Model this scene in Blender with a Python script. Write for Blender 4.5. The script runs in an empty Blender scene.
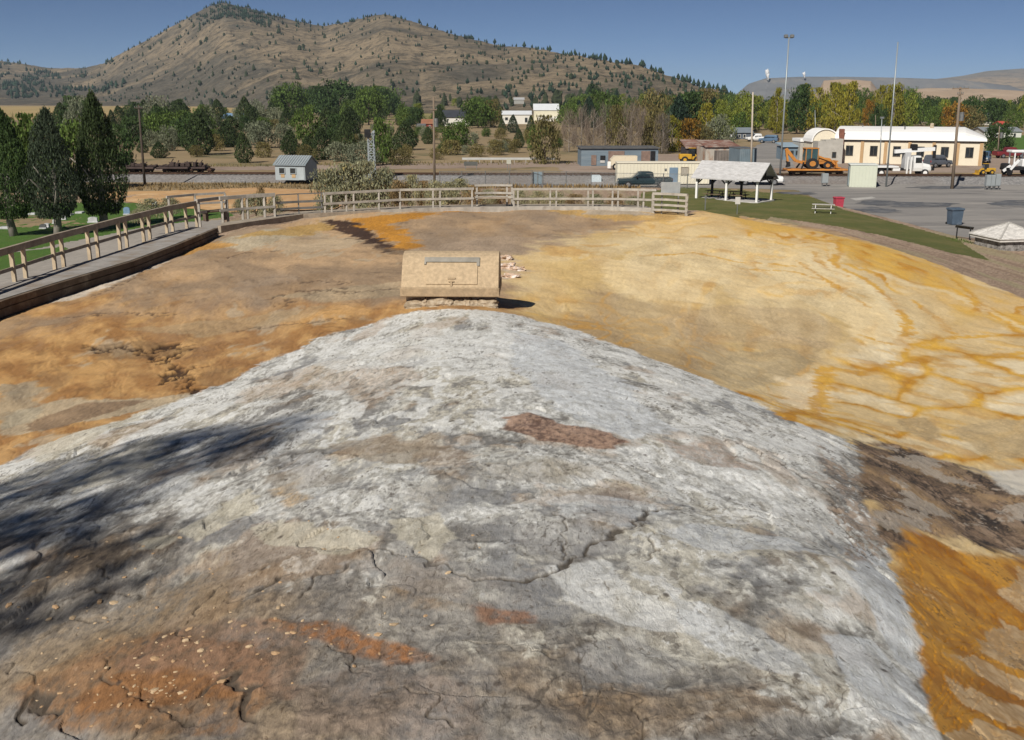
import bpy, math, random
import numpy as np
from mathutils import Vector, Matrix
R = math.radians
random.seed(7)
scene = bpy.context.scene
COL = scene.collection
# ------------------------------------------------------------------ camera
W, Hh, F = 1024, 740, 1040.0
CAMZ = 10.5
PITCH = math.atan(272.0 / F)
CP, SP = math.cos(PITCH), math.sin(PITCH)
cam_d = bpy.data.cameras.new("camera")
cam = bpy.data.objects.new("camera", cam_d); COL.objects.link(cam)
cam.location = (0, 0, CAMZ); cam.rotation_euler = (math.pi / 2 - PITCH, 0, 0)
cam_d.sensor_fit = 'HORIZONTAL'; cam_d.sensor_width = 36.0; cam_d.lens = 36.0 * F / W
cam_d.clip_start = 0.1; cam_d.clip_end = 30000
scene.camera = cam

def ray(px, py):
    a, b = (px - 512.0) / F, (370.0 - py) / F
    return (a, CP + b * SP, -SP + b * CP)
def at(px, py, z=0.0):
    """real ground point seen at a pixel, for ground of height z"""
    d = ray(px, py); t = (z - CAMZ) / d[2]
    return (d[0] * t, d[1] * t, z)
def atd(px, py, dist):
    """point of a pixel's ray at forward distance dist"""
    d = ray(px, py); t = dist / d[1]
    return (d[0] * t, dist, CAMZ + d[2] * t)
def sx(px, py, dist):
    return atd(px, py, dist)[0]

# ------------------------------------------------------------------ numpy noise
def _hash(ix, iy, seed):
    h = (ix.astype(np.int64) * 374761393 + iy.astype(np.int64) * 668265263 + seed * 1274126177) & 0xffffffff
    h = ((h ^ (h >> 13)) * 1274126177) & 0xffffffff
    return ((h ^ (h >> 16)) & 0xffff) / 65535.0
def perlin(x, y, seed=0):
    ix, iy = np.floor(x), np.floor(y); fx, fy = x - ix, y - iy
    u = fx * fx * fx * (fx * (fx * 6 - 15) + 10); v = fy * fy * fy * (fy * (fy * 6 - 15) + 10)
    def g(dx, dy):
        a = _hash(ix + dx, iy + dy, seed) * 6.2831853
        return np.cos(a) * (fx - dx) + np.sin(a) * (fy - dy)
    a = g(0, 0) * (1 - u) + g(1, 0) * u; b = g(0, 1) * (1 - u) + g(1, 1) * u
    return (a * (1 - v) + b * v) * 1.5
def fbm(x, y, seed=0, octaves=4, gain=.5, lac=2.03):
    s, a, tot = 0, 1.0, 0
    for k in range(octaves):
        s = s + a * perlin(x, y, seed + 17 * k); tot += a; a *= gain
        x, y = x * lac + 3.1, y * lac - 1.7
    return s / tot * 1.35
def voronoi(x, y, seed=0):
    ix, iy = np.floor(x), np.floor(y)
    f1 = np.full(x.shape, 9.0); f2 = np.full(x.shape, 9.0); cid = np.zeros(x.shape)
    for dx in (-1, 0, 1):
        for dy in (-1, 0, 1):
            cx, cy = ix + dx, iy + dy
            px = cx + _hash(cx, cy, seed); py = cy + _hash(cx, cy, seed + 5)
            d = np.hypot(px - x, py - y); c = _hash(cx, cy, seed + 9)
            n = d < f1
            f2 = np.where(n, f1, np.minimum(f2, d)); cid = np.where(n, c, cid); f1 = np.where(n, d, f1)
    return f1, f2, cid
def sm(a, b, x):
    t = np.clip((x - a) / (b - a), 0, 1); return t * t * (3 - 2 * t)
def mix(c0, c1, m):
    c0 = np.asarray(c0, float); c1 = np.asarray(c1, float)
    return c0 * (1 - m[..., None]) + c1 * m[..., None]

# ------------------------------------------------------------------ materials
def mk(name):
    m = bpy.data.materials.new(name); m.use_nodes = True
    nt = m.node_tree; b = nt.nodes['Principled BSDF']
    b.inputs['Specular IOR Level'].default_value = .3
    return m, nt, b
def ramp(nt, fac, stops):
    r = nt.nodes.new('ShaderNodeValToRGB'); el = r.color_ramp.elements
    while len(el) < len(stops): el.new(.5)
    for e, (p, c) in zip(el, stops):
        e.position = p; e.color = (*c, 1)
    nt.links.new(fac, r.inputs[0]); return r.outputs[0]
def noise(nt, scale, detail=4, rough=.6, vec=None, dist=0):
    n = nt.nodes.new('ShaderNodeTexNoise'); n.inputs['Scale'].default_value = scale
    n.inputs['Detail'].default_value = detail; n.inputs['Roughness'].default_value = rough
    n.inputs['Distortion'].default_value = dist
    if vec is None:
        vec = nt.nodes.new('ShaderNodeTexCoord').outputs['Object']
    nt.links.new(vec, n.inputs['Vector']); return n.outputs['Fac']
def mapped(nt, sc, coord='Object'):
    t = nt.nodes.new('ShaderNodeTexCoord'); m = nt.nodes.new('ShaderNodeMapping')
    m.inputs['Scale'].default_value = sc; nt.links.new(t.outputs[coord], m.inputs['Vector'])
    return m.outputs['Vector']
def bump(nt, b, h, strength=.4, dist=.02):
    n = nt.nodes.new('ShaderNodeBump'); n.inputs['Strength'].default_value = strength
    n.inputs['Distance'].default_value = dist
    nt.links.new(h, n.inputs['Height']); nt.links.new(n.outputs[0], b.inputs['Normal'])
def mixc(nt, a, b, f, mode='MIX'):
    m = nt.nodes.new('ShaderNodeMix'); m.data_type = 'RGBA'; m.blend_type = mode
    for s, v in ((m.inputs[0], f), (m.inputs[6], a), (m.inputs[7], b)):
        if hasattr(v, 'is_output'): nt.links.new(v, s)
        elif isinstance(v, (int, float)): s.default_value = v
        else: s.default_value = (*v, 1)
    return m.outputs[2]
_M = {}
def surf(name, col, rough=.6, var=.25, scale=1.5, metal=0, dirt=None, bmp=0, stretch=None, island=0, dirt_at=.62):
    """plain weathered surface: colour broken up by noise, optional second colour in patches"""
    if name in _M: return _M[name]
    m, nt, b = mk(name)
    vec = mapped(nt, stretch or (1, 1, 1))
    n = noise(nt, scale, 6, .65, vec)
    lo = [c * (1 - var) for c in col]; hi = [min(1, c * (1 + var)) for c in col]
    c = ramp(nt, n, [(.3, lo), (.7, hi)])
    if dirt:
        n2 = noise(nt, scale * .6 + .3, 8, .7, vec, .3)
        r = ramp(nt, n2, [(dirt_at - .08, (0, 0, 0)), (dirt_at + .08, (1, 1, 1))])
        c = mixc(nt, c, dirt, r)
    if island:
        g = nt.nodes.new('ShaderNodeNewGeometry')
        r = ramp(nt, g.outputs['Random Per Island'], [(0, (1 - island,) * 3), (1, (1 + island * .6,) * 3)])
        c = mixc(nt, c, r, 1.0, 'MULTIPLY')
    nt.links.new(c, b.inputs['Base Color']); b.inputs['Roughness'].default_value = rough
    b.inputs['Metallic'].default_value = metal
    if bmp: bump(nt, b, noise(nt, scale * 6, 5, .7, vec), .5, bmp)
    _M[name] = m; return m
def glassy(name, col=(.02, .025, .03)):
    if name in _M: return _M[name]
    m, nt, b = mk(name)
    n = noise(nt, .8, 2)
    nt.links.new(ramp(nt, n, [(.3, [c * .6 for c in col]), (.7, [c * 1.5 for c in col])]), b.inputs['Base Color'])
    b.inputs['Roughness'].default_value = .08; b.inputs['Specular IOR Level'].default_value = .6
    _M[name] = m; return m
def leafm(name, col, var=.5, trans=.25, dead=None):
    """foliage: every leaf face its own shade, each plant a slightly different green"""
    if name in _M: return _M[name]
    m, nt, b = mk(name)
    g = nt.nodes.new('ShaderNodeNewGeometry'); oi = nt.nodes.new('ShaderNodeObjectInfo')
    st = [(0, [c * (1 - var) for c in col]), (.6, col), (1, [c * (1 + var) for c in col])]
    if dead: st += [(.9, col)]; st = sorted(st[:2] + [(.86, [c * (1 + var) for c in col]), (.97, dead)])
    c = ramp(nt, g.outputs['Random Per Island'], st)
    r = ramp(nt, oi.outputs['Random'], [(0, (.78, .8, .78)), (1, (1.2, 1.15, 1.1))])
    c = mixc(nt, c, r, 1.0, 'MULTIPLY')
    nt.links.new(c, b.inputs['Base Color']); b.inputs['Roughness'].default_value = .75
    b.inputs['Specular IOR Level'].default_value = .15
    if trans:
        t = nt.nodes.new('ShaderNodeBsdfTranslucent'); nt.links.new(c, t.inputs[0])
        mx = nt.nodes.new('ShaderNodeMixShader'); mx.inputs[0].default_value = trans
        nt.links.new(b.outputs[0], mx.inputs[1]); nt.links.new(t.outputs[0], mx.inputs[2])
        nt.links.new(mx.outputs[0], nt.nodes['Material Output'].inputs['Surface'])
    _M[name] = m; return m

# ------------------------------------------------------------------ mesh building and tagging
class MB:
    def __init__(s): s.v = []; s.f = []; s.sm = False
    def add(s, vs, fs):
        o = len(s.v); s.v += [tuple(v) for v in vs]; s.f += [tuple(i + o for i in f) for f in fs]; return s
    def box(s, c, d, rz=0, taper=1.0, ry=0):
        x, y, z = d[0] / 2, d[1] / 2, d[2] / 2
        vs = []
        M = Matrix.Rotation(rz, 3, 'Z') @ Matrix.Rotation(ry, 3, 'Y')
        for k, t in ((-z, 1), (z, taper)):
            for a, b in ((-x, -y), (x, -y), (x, y), (-x, y)):
                p = M @ Vector((a * t, b * t, k)); vs.append((c[0] + p.x, c[1] + p.y, c[2] + p.z))
        return s.add(vs, [(3, 2, 1, 0), (4, 5, 6, 7), (0, 1, 5, 4), (1, 2, 6, 5), (2, 3, 7, 6), (3, 0, 4, 7)])
    def bbox(s, c, d, bev=.02, rz=0):
        """box with chamfered edges"""
        x, y, z = d[0] / 2, d[1] / 2, d[2] / 2; bev = min(bev, x * .9, y * .9, z * .9)
        rings = []
        for (k, e) in ((-z, bev), (-z + bev, 0), (z - bev, 0), (z, bev)):
            X, Y = x - e, y - e; q = bev * .7
            rings.append([(-X + q, -Y, k), (X - q, -Y, k), (X, -Y + q, k), (X, Y - q, k), (X - q, Y, k), (-X + q, Y, k), (-X, Y - q, k), (-X, -Y + q, k)])
        cr, sr = math.cos(rz), math.sin(rz)
        vs = [(c[0] + a * cr - b * sr, c[1] + a * sr + b * cr, c[2] + k) for r in rings for a, b, k in r]
        fs = [tuple(range(7, -1, -1)), tuple(range(24, 32))]
        for j in range(3):
            for i in range(8): fs.append((j * 8 + i, j * 8 + (i + 1) % 8, j * 8 + 8 + (i + 1) % 8, j * 8 + 8 + i))
        return s.add(vs, fs)
    def beam(s, p, q, w, h):
        p, q = Vector(p), Vector(q); d = (q - p).normalized()
        up = Vector((0, 0, 1)) if abs(d.z) < .95 else Vector((0, 1, 0))
        a = d.cross(up).normalized() * w / 2; b = a.normalized().cross(d).normalized() * h / 2
        vs = [e + sa * a + sb * b for e in (p, q) for sa, sb in ((-1, -1), (1, -1), (1, 1), (-1, 1))]
        return s.add(vs, [(0, 1, 2, 3), (7, 6, 5, 4), (1, 0, 4, 5), (2, 1, 5, 6), (3, 2, 6, 7), (0, 3, 7, 4)])
    def tube(s, pts, rad, n=8, caps=True):
        pts = [Vector(p) for p in pts]
        rad = rad if isinstance(rad, (list, tuple)) else [rad] * len(pts)
        vs = []; fs = []
        for i, p in enumerate(pts):
            d = (pts[min(i + 1, len(pts) - 1)] - pts[max(i - 1, 0)]).normalized()
            up = Vector((0, 0, 1)) if abs(d.z) < .9 else Vector((1, 0, 0))
            a = d.cross(up).normalized(); b = a.cross(d)
            for k in range(n):
                t = 2 * math.pi * k / n; vs.append(p + (a * math.cos(t) + b * math.sin(t)) * rad[i])
        for i in range(len(pts) - 1):
            for k in range(n): fs.append((i * n + k, i * n + (k + 1) % n, (i + 1) * n + (k + 1) % n, (i + 1) * n + k))
        if caps: fs += [tuple(range(n - 1, -1, -1)), tuple(range((len(pts) - 1) * n, len(pts) * n))]
        return s.add(vs, fs)
    def prism(s, poly, y0, y1, axis='y'):
        """extrude a polygon given in (x,z) along y, or in (y,z) along x, or (x,y) along z"""
        n = len(poly)
        def P(a, b, t): return {'y': (a, t, b), 'x': (t, a, b), 'z': (a, b, t)}[axis]
        vs = [P(a, b, y0) for a, b in poly] + [P(a, b, y1) for a, b in poly]
        fs = [tuple(range(n)), tuple(range(2 * n - 1, n - 1, -1))] + [(i, i + n, (i + 1) % n + n, (i + 1) % n) for i in range(n)]
        return s.add(vs, fs)
    def wheel(s, c, r, w, axis='y', n=18):
        a = {'y': (0, 1, 0), 'x': (1, 0, 0)}[axis]; c = Vector(c); a = Vector(a)
        prof = [(-w / 2, r * .6), (-w / 2, r * .92), (-w * .36, r), (w * .36, r), (w / 2, r * .92), (w / 2, r * .6)]
        pts = [c + a * t for t, _ in prof]
        u = Vector((0, 0, 1)); v = a.cross(u); vs = []; fs = []
        for p, (t, rr) in zip(pts, prof):
            for k in range(n):
                q = 2 * math.pi * k / n; vs.append(p + (u * math.cos(q) + v * math.sin(q)) * rr)
        for i in range(len(prof) - 1):
            for k in range(n): fs.append((i * n + k, i * n + (k + 1) % n, (i + 1) * n + (k + 1) % n, (i + 1) * n + k))
        fs += [tuple(range(n - 1, -1, -1)), tuple(range((len(prof) - 1) * n, len(prof) * n))]
        return s.add(vs, fs)
    def mesh(s, name, mat, smooth=False):
        me = bpy.data.meshes.new(name); me.from_pydata([tuple(v) for v in s.v], [], s.f)
        for m in (mat if isinstance(mat, (list, tuple)) else [mat]): me.materials.append(m)
        if smooth: me.shade_smooth()
        me.update(); return me
    def build(s, name, mat, parent=None, smooth=False, loc=None):
        o = bpy.data.objects.new(name, s.mesh(name, mat, smooth)); COL.objects.link(o)
        # outward normals
        import bmesh
        bm = bmesh.new(); bm.from_mesh(o.data); bmesh.ops.recalc_face_normals(bm, faces=bm.faces); bm.to_mesh(o.data); bm.free()
        if parent: o.parent = parent
        if loc: o.location = loc
        return o
def tag(o, label, cat, group=None):
    o['label'] = label; o['category'] = cat
    if group: o['group'] = group
    return o
def thing(name, label, cat, loc=(0, 0, 0), rz=0, group=None):
    o = bpy.data.objects.new(name, None); COL.objects.link(o); o.empty_display_size = .3
    o.location = loc; o.rotation_euler = (0, 0, rz); return tag(o, label, cat, group)
def setting(o, kind='structure'):
    o['kind'] = kind; return o
def dup(o, loc, rz=0, label=None, sc=None, group=None, parent=None):
    c = o.copy(); COL.objects.link(c)
    if parent is None:
        c.location = loc; c.rotation_euler = (0, 0, rz)
        if sc is not None: c.scale = sc if isinstance(sc, (tuple, list)) else (sc,) * 3
        if label: c['label'] = label
        if group: c['group'] = group
    else: c.parent = parent
    for ch in list(o.children): dup(ch, None, parent=c)
    return c
# ------------------------------------------------------------------ height of the geyser mound and its slopes
CTRL = [  # (pixel x, pixel y, ground height there)
 (0,740,7.45),(250,740,7.9),(512,740,8.1),(750,740,8.05),(925,740,7.95),
 (0,600,7.3),(250,600,7.75),(512,600,7.95),(750,600,7.85),(890,600,7.68),
 (0,500,6.8),(120,500,7.1),(250,500,7.4),(512,500,7.75),(750,500,7.4),(850,500,7.15),
 (60,430,6.1),(250,420,6.75),(450,420,7.3),(620,420,7.2),(760,430,6.85),(825,440,6.72),
 (290,365,6.1),(420,360,6.7),(520,360,6.75),(600,360,6.55),(650,365,6.35),(720,392,6.45),
 (390,325,6.0),(480,318,6.25),(535,325,6.15),
 (450,306,6.05),(420,306,5.95),(490,306,6.0),
 (0,440,5.65),(0,400,5.45),(0,335,4.85),(120,380,5.6),(200,355,5.55),(200,300,5.2),(100,310,5.0),(205,245,4.72),(300,280,5.4),(300,225,4.72),
 (420,275,5.55),(400,240,5.1),(360,232,4.8),(500,215,4.75),(520,262,5.25),(600,262,5.2),(600,220,4.75),(680,216,4.7),(630,211.5,4.88),(590,210,4.88),(655,213,4.75),(450,211,4.86),(540,210.5,4.87),(400,212,4.86),(300,217.5,4.83),(250,225,4.8),
 (548,318,5.65),(620,332,5.55),(700,362,5.5),(790,405,5.8),(860,430,5.95),
 (1024,480,5.6),(1000,560,6.5),(1000,650,7.0),(980,740,7.6),(900,475,6.45),(960,515,6.2),(910,560,7.05),(930,640,7.5),
 (1024,400,4.6),(1024,350,3.8),(1024,308,2.9),(960,330,3.7),(900,256,3.5),(900,300,4.1),(800,229,4.05),(800,270,4.6),(740,219,4.35),(700,260,4.9),
 (990,268,1.35),(950,250,1.0),(900,233,.85),(1024,282,1.5),(850,220,1.0),(800,209,.7),(740,204,.45),(700,200,.6),(780,198,.2),
 (100,232,.15),(0,240,.15),(160,215,.15),(100,256,2.6),(20,278,3.4),(180,232,2.6),(150,205,.15),
]
WCTRL = [(0,0,8.3),(0,-4,8),(-6,-3,7.2),(-8,3,6.6),(5,-3,7.2),(6,3,6.6),(9,6,5.9),(12,10,5.1),(-12,8,5.6),(-14,16,5.1),(-20,20,3.6),(-30,28,1.5),(-45,50,.15),(-60,40,.15),(-60,80,.15),
 (16,18,4.4),(20,25,3.8),(28,30,2.0),(36,34,.8),(30,12,3.2),(40,20,.6),
 (0,57,4.75),(0,64,3.3),(0,76,1.2),(0,95,.15),(-14,60,3.0),(-14,75,.8),(-14,95,.15),(10,76,1.3),(10,95,.2),(10,57,4.6),(-8,56,4.75),(20,76,1.4),(17,62,2.8),(22,120,.15),(0,120,.15),(-20,120,.15),(-45,110,.15),(35,100,.15),(60,70,0.0),(45,60,.15)]
P = np.array([at(a, b, z) for a, b, z in CTRL] + [tuple(map(float, w)) for w in WCTRL])
def _tps(r2): return np.where(r2 > 1e-9, .5 * r2 * np.log(np.maximum(r2, 1e-9)), 0)
SC = 20.0
def _feat(x, y):
    # distances compressed with range so that near shapes stay crisp and far ones stay smooth
    r = np.hypot(x, y + 6) + 1e-6; k = np.log1p(r / 6.0) * 6.0 / r
    return x * k / 4, (y + 6) * k / 4
_px, _py = _feat(P[:, 0], P[:, 1])
_n = len(P)
_K = _tps((_px[:, None] - _px) ** 2 + (_py[:, None] - _py) ** 2) + np.eye(_n) * 2e-3
_A = np.zeros((_n + 3, _n + 3)); _A[:_n, :_n] = _K
_A[:_n, _n] = 1; _A[:_n, _n + 1] = _px; _A[:_n, _n + 2] = _py; _A[_n:, :_n] = _A[:_n, _n:].T
_w = np.linalg.solve(_A, np.concatenate([P[:, 2], np.zeros(3)]))
def H(x, y):
    x = np.asarray(x, float); y = np.asarray(y, float); sh = x.shape
    fx, fy = _feat(x.ravel(), y.ravel()); out = np.empty(fx.shape)
    for i in range(0, len(fx), 60000):
        a, b = fx[i:i + 60000], fy[i:i + 60000]
        k = _tps((a[:, None] - _px) ** 2 + (b[:, None] - _py) ** 2)
        out[i:i + 60000] = k @ _w[:_n] + _w[_n] + _w[_n + 1] * a + _w[_n + 2] * b
    return out.reshape(sh)
def hit(px, py, tmax=400):
    """where a pixel's ray first meets the terrain"""
    d = ray(px, py); t = 2.0 * (tmax / 2.0) ** (np.arange(600) / 599.0)
    h = H(d[0] * t, d[1] * t); z = CAMZ + d[2] * t
    w = np.nonzero(z <= h)[0]
    i = w[0] if len(w) else 599
    if i > 0:
        a, b = z[i - 1] - h[i - 1], z[i] - h[i]; f = a / (a - b) if a != b else 0
        tt = t[i - 1] + (t[i] - t[i - 1]) * f
    else: tt = t[0]
    return (d[0] * tt, d[1] * tt, CAMZ + d[2] * tt)
def hits(pts): return [hit(*p) for p in pts]
def sdist(poly, X, Y):
    """signed distance to a world polygon, positive inside"""
    d = np.full(X.shape, 1e9); ins = np.zeros(X.shape, bool); n = len(poly)
    for i in range(n):
        x0, y0 = poly[i][:2]; x1, y1 = poly[(i + 1) % n][:2]
        ex, ey = x1 - x0, y1 - y0; L = ex * ex + ey * ey + 1e-12
        t = np.clip(((X - x0) * ex + (Y - y0) * ey) / L, 0, 1)
        d = np.minimum(d, np.hypot(X - x0 - t * ex, Y - y0 - t * ey))
        c = (y0 > Y) != (y1 > Y)
        if y1 != y0: ins ^= c & (X < ex * (Y - y0) / (y1 - y0) + x0)
    return np.where(ins, d, -d)
def ldist(line, X, Y):
    d = np.full(X.shape, 1e9)
    for (x0, y0, *_), (x1, y1, *_) in zip(line[:-1], line[1:]):
        ex, ey = x1 - x0, y1 - y0; L = ex * ex + ey * ey + 1e-12
        t = np.clip(((X - x0) * ex + (Y - y0) * ey) / L, 0, 1)
        d = np.minimum(d, np.hypot(X - x0 - t * ex, Y - y0 - t * ey))
    return d

# polar grid of real ground round the viewing point, finer where it lies nearer
az = np.concatenate([np.linspace(-60, -29, 40)[:-1], np.linspace(-29, 29, 860), np.linspace(29, 60, 40)[1:]]) * math.pi / 180
# rows: about one to the apparent pixel on the near mound, never coarser than a fixed share of the range
_r = 1.6 * np.exp(np.linspace(0, math.log(150 / 1.6), 4000))
_th = np.arctan2(np.interp(_r, [1.6, 4, 8, 12, 20, 30, 50, 90, 150], [2.3, 2.5, 2.9, 3.3, 4.4, 5.0, 5.7, 10.2, 10.5]), _r)
_dn = np.concatenate([[0], np.abs(np.diff(_th)) * F / 1.35 + np.diff(np.log(_r)) / .0085]); _dn[_r < 3.4] *= .3; _cm = np.cumsum(_dn)
NR = int(_cm[-1]); rr = np.interp(np.linspace(0, _cm[-1], NR), _cm, _r)
A_, R_ = np.meshgrid(az, rr)
X = R_ * np.sin(A_); Y = R_ * np.cos(A_)
Z = H(X, Y)
PXM = R_ / F          # metres per pixel at this range, for edge softness
wx = fbm(X * .35, Y * .35, 11, 3); wy = fbm(X * .35, Y * .35, 23, 3)
YM = 6.0 * np.log1p(R_ / 3.5) * np.cos(A_)            # deposits are drawn out in the direction of flow, longer the farther they ran
_ra = np.hypot(X, Y - 1.0); YA = 6.6 * np.log1p(_ra / 6.0); XA = np.arctan2(X, Y - 1.0) * 19.0      # the apron fans out round the spring
XM = A_ * 9.0
w2x = fbm(X * 1.7, YM * 1.7, 31, 3); w2y = fbm(X * 1.7, YM * 1.7, 37, 3)
wax = fbm(XA * .35, YA * .35, 12, 3); way = fbm(XA * .35, YA * .35, 24, 3)
ED = [fbm(X / 1.3, Y / 1.3, 101 + k, 4) for k in range(3)]
EF = [fbm(X * 4, Y * 4, 131 + k, 3) for k in range(3)]
JX = [fbm(X * 3, Y * 3, 201 + k, 3) for k in range(3)]
JF = [fbm(X * 5.5, Y * 5.5, 221 + k, 2) for k in range(2)]
def window(poly, margin):
    q = np.array([p_[:2] for p_ in poly]); r_ = np.hypot(q[:, 0], q[:, 1]); a_ = np.arctan2(q[:, 0], q[:, 1])
    ma = margin / F; r0, r1 = r_.min() * (1 - 6 * ma), r_.max() * (1 + 8 * ma)
    i0, i1 = np.searchsorted(rr, [r0, r1]); j0, j1 = np.searchsorted(az, [a_.min() - ma, a_.max() + ma])
    return slice(max(0, i0 - 1), i1 + 1), slice(max(0, j0 - 1), j1 + 1)
def M(px, soft=6, wob=10, seed=0, fine=4):
    """mask of an outlined patch of ground with a ragged edge; sizes in apparent pixels"""
    poly = hits(px); w_ = window(poly, soft + wob + fine)
    out = np.zeros(X.shape)
    d = sdist(poly, X[w_], Y[w_]) / PXM[w_]
    sg = 1 if seed % 2 else -1
    d = d + sg * wob * ED[seed % 3][w_] + fine * EF[(seed // 2) % 3][w_]
    out[w_] = sm(-soft, soft, d); return out
def L(px, wid, jit=.15, seed=0, freq=3):
    """ragged line on the ground: 1 at its middle, 0 at half width wid (metres)"""
    poly = hits(px); w_ = window(poly, 30); out = np.zeros(X.shape)
    J = JX if freq < 4 else JF
    jx = X[w_] + jit * J[seed % 2][w_]; jy = Y[w_] + jit * J[(seed + 1) % 2][w_]
    wn = wid * (.55 + .9 * np.clip(JX[2][w_] + .5, 0, 1))
    out[w_] = 1 - sm(wn * .35, wn, ldist(poly, jx, jy)); return out
def field(pts, pw=60):
    """soft field through values at given places"""
    num = 0; den = 1e-9
    for a, b, v in pts:
        q = hit(a, b); s = math.hypot(q[0], q[1])
        w_ = np.exp(-(((A_ - math.atan2(q[0], q[1])) / .11) ** 2 + (np.log(R_ / s) / .22) ** 2)) + 1e-7
        num = num + w_ * v; den = den + w_
    return num / den

# regions ----------------------------------------------------------------------------
mound = M([(-300,900),(-300,560),(-60,500),(20,452),(110,425),(200,392),(280,356),(345,330),(400,314),(470,309),(505,313),(560,325),(630,350),(690,374),(740,394),(790,420),(848,441),(862,470),(880,535),(900,590),(925,660),(945,760),(960,900)], 4, 15, 1, 9)
right = M([(505,262),(560,240),(690,214),(760,218),(900,250),(1030,300),(1300,420),(1300,900),(700,900),(600,420),(540,345)], 18, 30, 2)
soil = 1 - M([(-200,360),(-40,318),(40,290),(215,238),(330,215),(420,209),(690,214),(740,216),(840,232),(905,253),(960,273),(1030,300),(1400,420),(1400,1000),(-800,1000)], 1.5, 3, 3, 1.5)

# strata of the mound run along its contours
cx0, cy0 = .3, 8.5
ang = np.arctan2(X - cx0, (Y - cy0) * .55); rad = np.hypot((X - cx0) * 1.25, (Y - cy0) * .6)
u_ = ang * 3.2 + .25 * wx; v_ = rad + .35 * wx + .10 * w2x
st1 = fbm(u_ * 1.1, v_ * 4.0, 41, 5)
st2 = fbm(u_ * 3.0, v_ * 13.0, 43, 4)
pat = fbm(X * 1.5 + .6 * w2x, YM * 1.5 + .6 * w2y, 47, 6)
blob = fbm(X * 3.2 + .3 * w2x, YM * 2.8 + .3 * w2y, 53, 4)
fine = fbm(X * 17, YM * 15, 59, 4, .65)
fine2 = fbm(X * 55, YM * 50, 61, 3, .7)
low = fbm(X * .5, YM * .5, 67, 4)
low2 = fbm(X * .9 + 9, Y * .9, 71, 4)

# relief -----------------------------------------------------------------------------
dz = .035 * low2 + .008 * pat + .003 * fine * mound
step = v_ * 2.2 + .9 * fbm(X * .8, Y * .8, 73, 3)
saw = step - np.floor(step)
ledge = (sm(.55, 1.0, saw) - .3) * sm(.0, .5, fbm(X * .7, Y * .7, 79, 3))
dz = dz + mound * (-.022 * ledge + .004 * st2 + .008 * st1)
cracks = np.zeros_like(X)
CR = [[(478,582),(520,579),(548,576),(575,556),(600,540),(625,530),(640,520),(656,509),(690,508)],[(225,606),(248,596),(272,582),(292,572)],[(196,700),(228,676),(238,686),(250,694),(246,726)],
      [(20,725),(24,700),(38,690)],[(40,690),(44,712),(50,720)],[(100,664),(112,672),(116,685)],[(180,640),(205,600),(222,585)],[(335,640),(352,668),(372,672)],[(0,664),(22,670),(36,684)],
      [(104,566),(108,578)],[(130,740),(140,722)],[(560,560),(566,530),(560,515)],[(470,640),(520,650),(560,655)],[(636,700),(642,740)],[(700,510),(740,515),(780,520),(810,530)],
      [(0,500),(80,492),(150,470),(180,460)],[(30,640),(70,622),(120,618)],[(290,560),(330,545),(372,548)],[(300,600),(318,574),(360,562)],[(560,470),(610,462),(670,478)],[(700,430),(760,452),(840,500)],[(120,690),(160,716),(200,722)],
      [(690,508),(730,506),(770,514)],[(640,520),(652,540),(648,560)],[(372,548),(420,556),(478,582)],[(560,700),(600,690),(640,700)],[(400,470),(440,462),(500,466)],[(60,600),(90,590),(140,596)],[(380,690),(430,700),(450,730)],[(240,460),(300,452),(360,456)],[(830,500),(850,540),(880,570)]]
for k, c in enumerate(CR):
    r0 = math.hypot(*hit(*c[0])[:2])
    cracks = np.maximum(cracks, L(c, .0040 * r0 * (1.3 if k in (0,1,2,3,4) else .5), .07, 300 + 7 * k, 5) * (1 if k < 5 else .7))
CB = [[(105,352),(122,346),(140,352),(158,350)],[(158,350),(172,344),(188,350)],[(140,352),(165,362),(180,372),(190,382)],[(165,362),(182,352)],[(172,372),(165,383)],[(88,344),(105,352)],[(190,382),(196,392)],[(182,372),(200,366)]]
cracks2 = np.zeros_like(X)
for k, c in enumerate(CB): cracks2 = np.maximum(cracks2, L(c, .13, .3, 500 + 7 * k, 2.2))
cracks2 = cracks2 * sm(-.5, .1, pat + .3)
CC = [[(265,300),(300,290),(360,292),(400,288)],[(300,283),(330,280),(345,284)],[(290,298),(286,306)],[(345,286),(338,294)],[(310,296),(316,290)],[(150,268),(120,284),(90,298)],[(215,262),(240,254),(290,250)],[(240,330),(300,322),(350,318)],[(60,318),(120,312),(170,316)]]
cracks3 = np.zeros_like(X)
for k, c in enumerate(CC): cracks3 = np.maximum(cracks3, L(c, .10, .35, 700 + 7 * k, 2.2) * .8)
dz = dz - .018 * cracks * mound - .05 * cracks2 - .03 * cracks3
apron = (1 - mound) * (1 - soil)
iso = fbm(XA * .50 + .5 * wax, YA * .55 + .5 * way, 115, 6)      # broad sheets of the apron
iso2 = fbm(XA * 1.7, YA * 1.8, 117, 5)
terr = iso * 6 + .4 * iso2; tf = terr - np.floor(terr)
dz = dz + apron * (.020 * (sm(.0, .25, tf) - .5) * .6 + .004 * iso2)
dz = dz + soil * .02 * pat
Z = Z + dz

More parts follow.
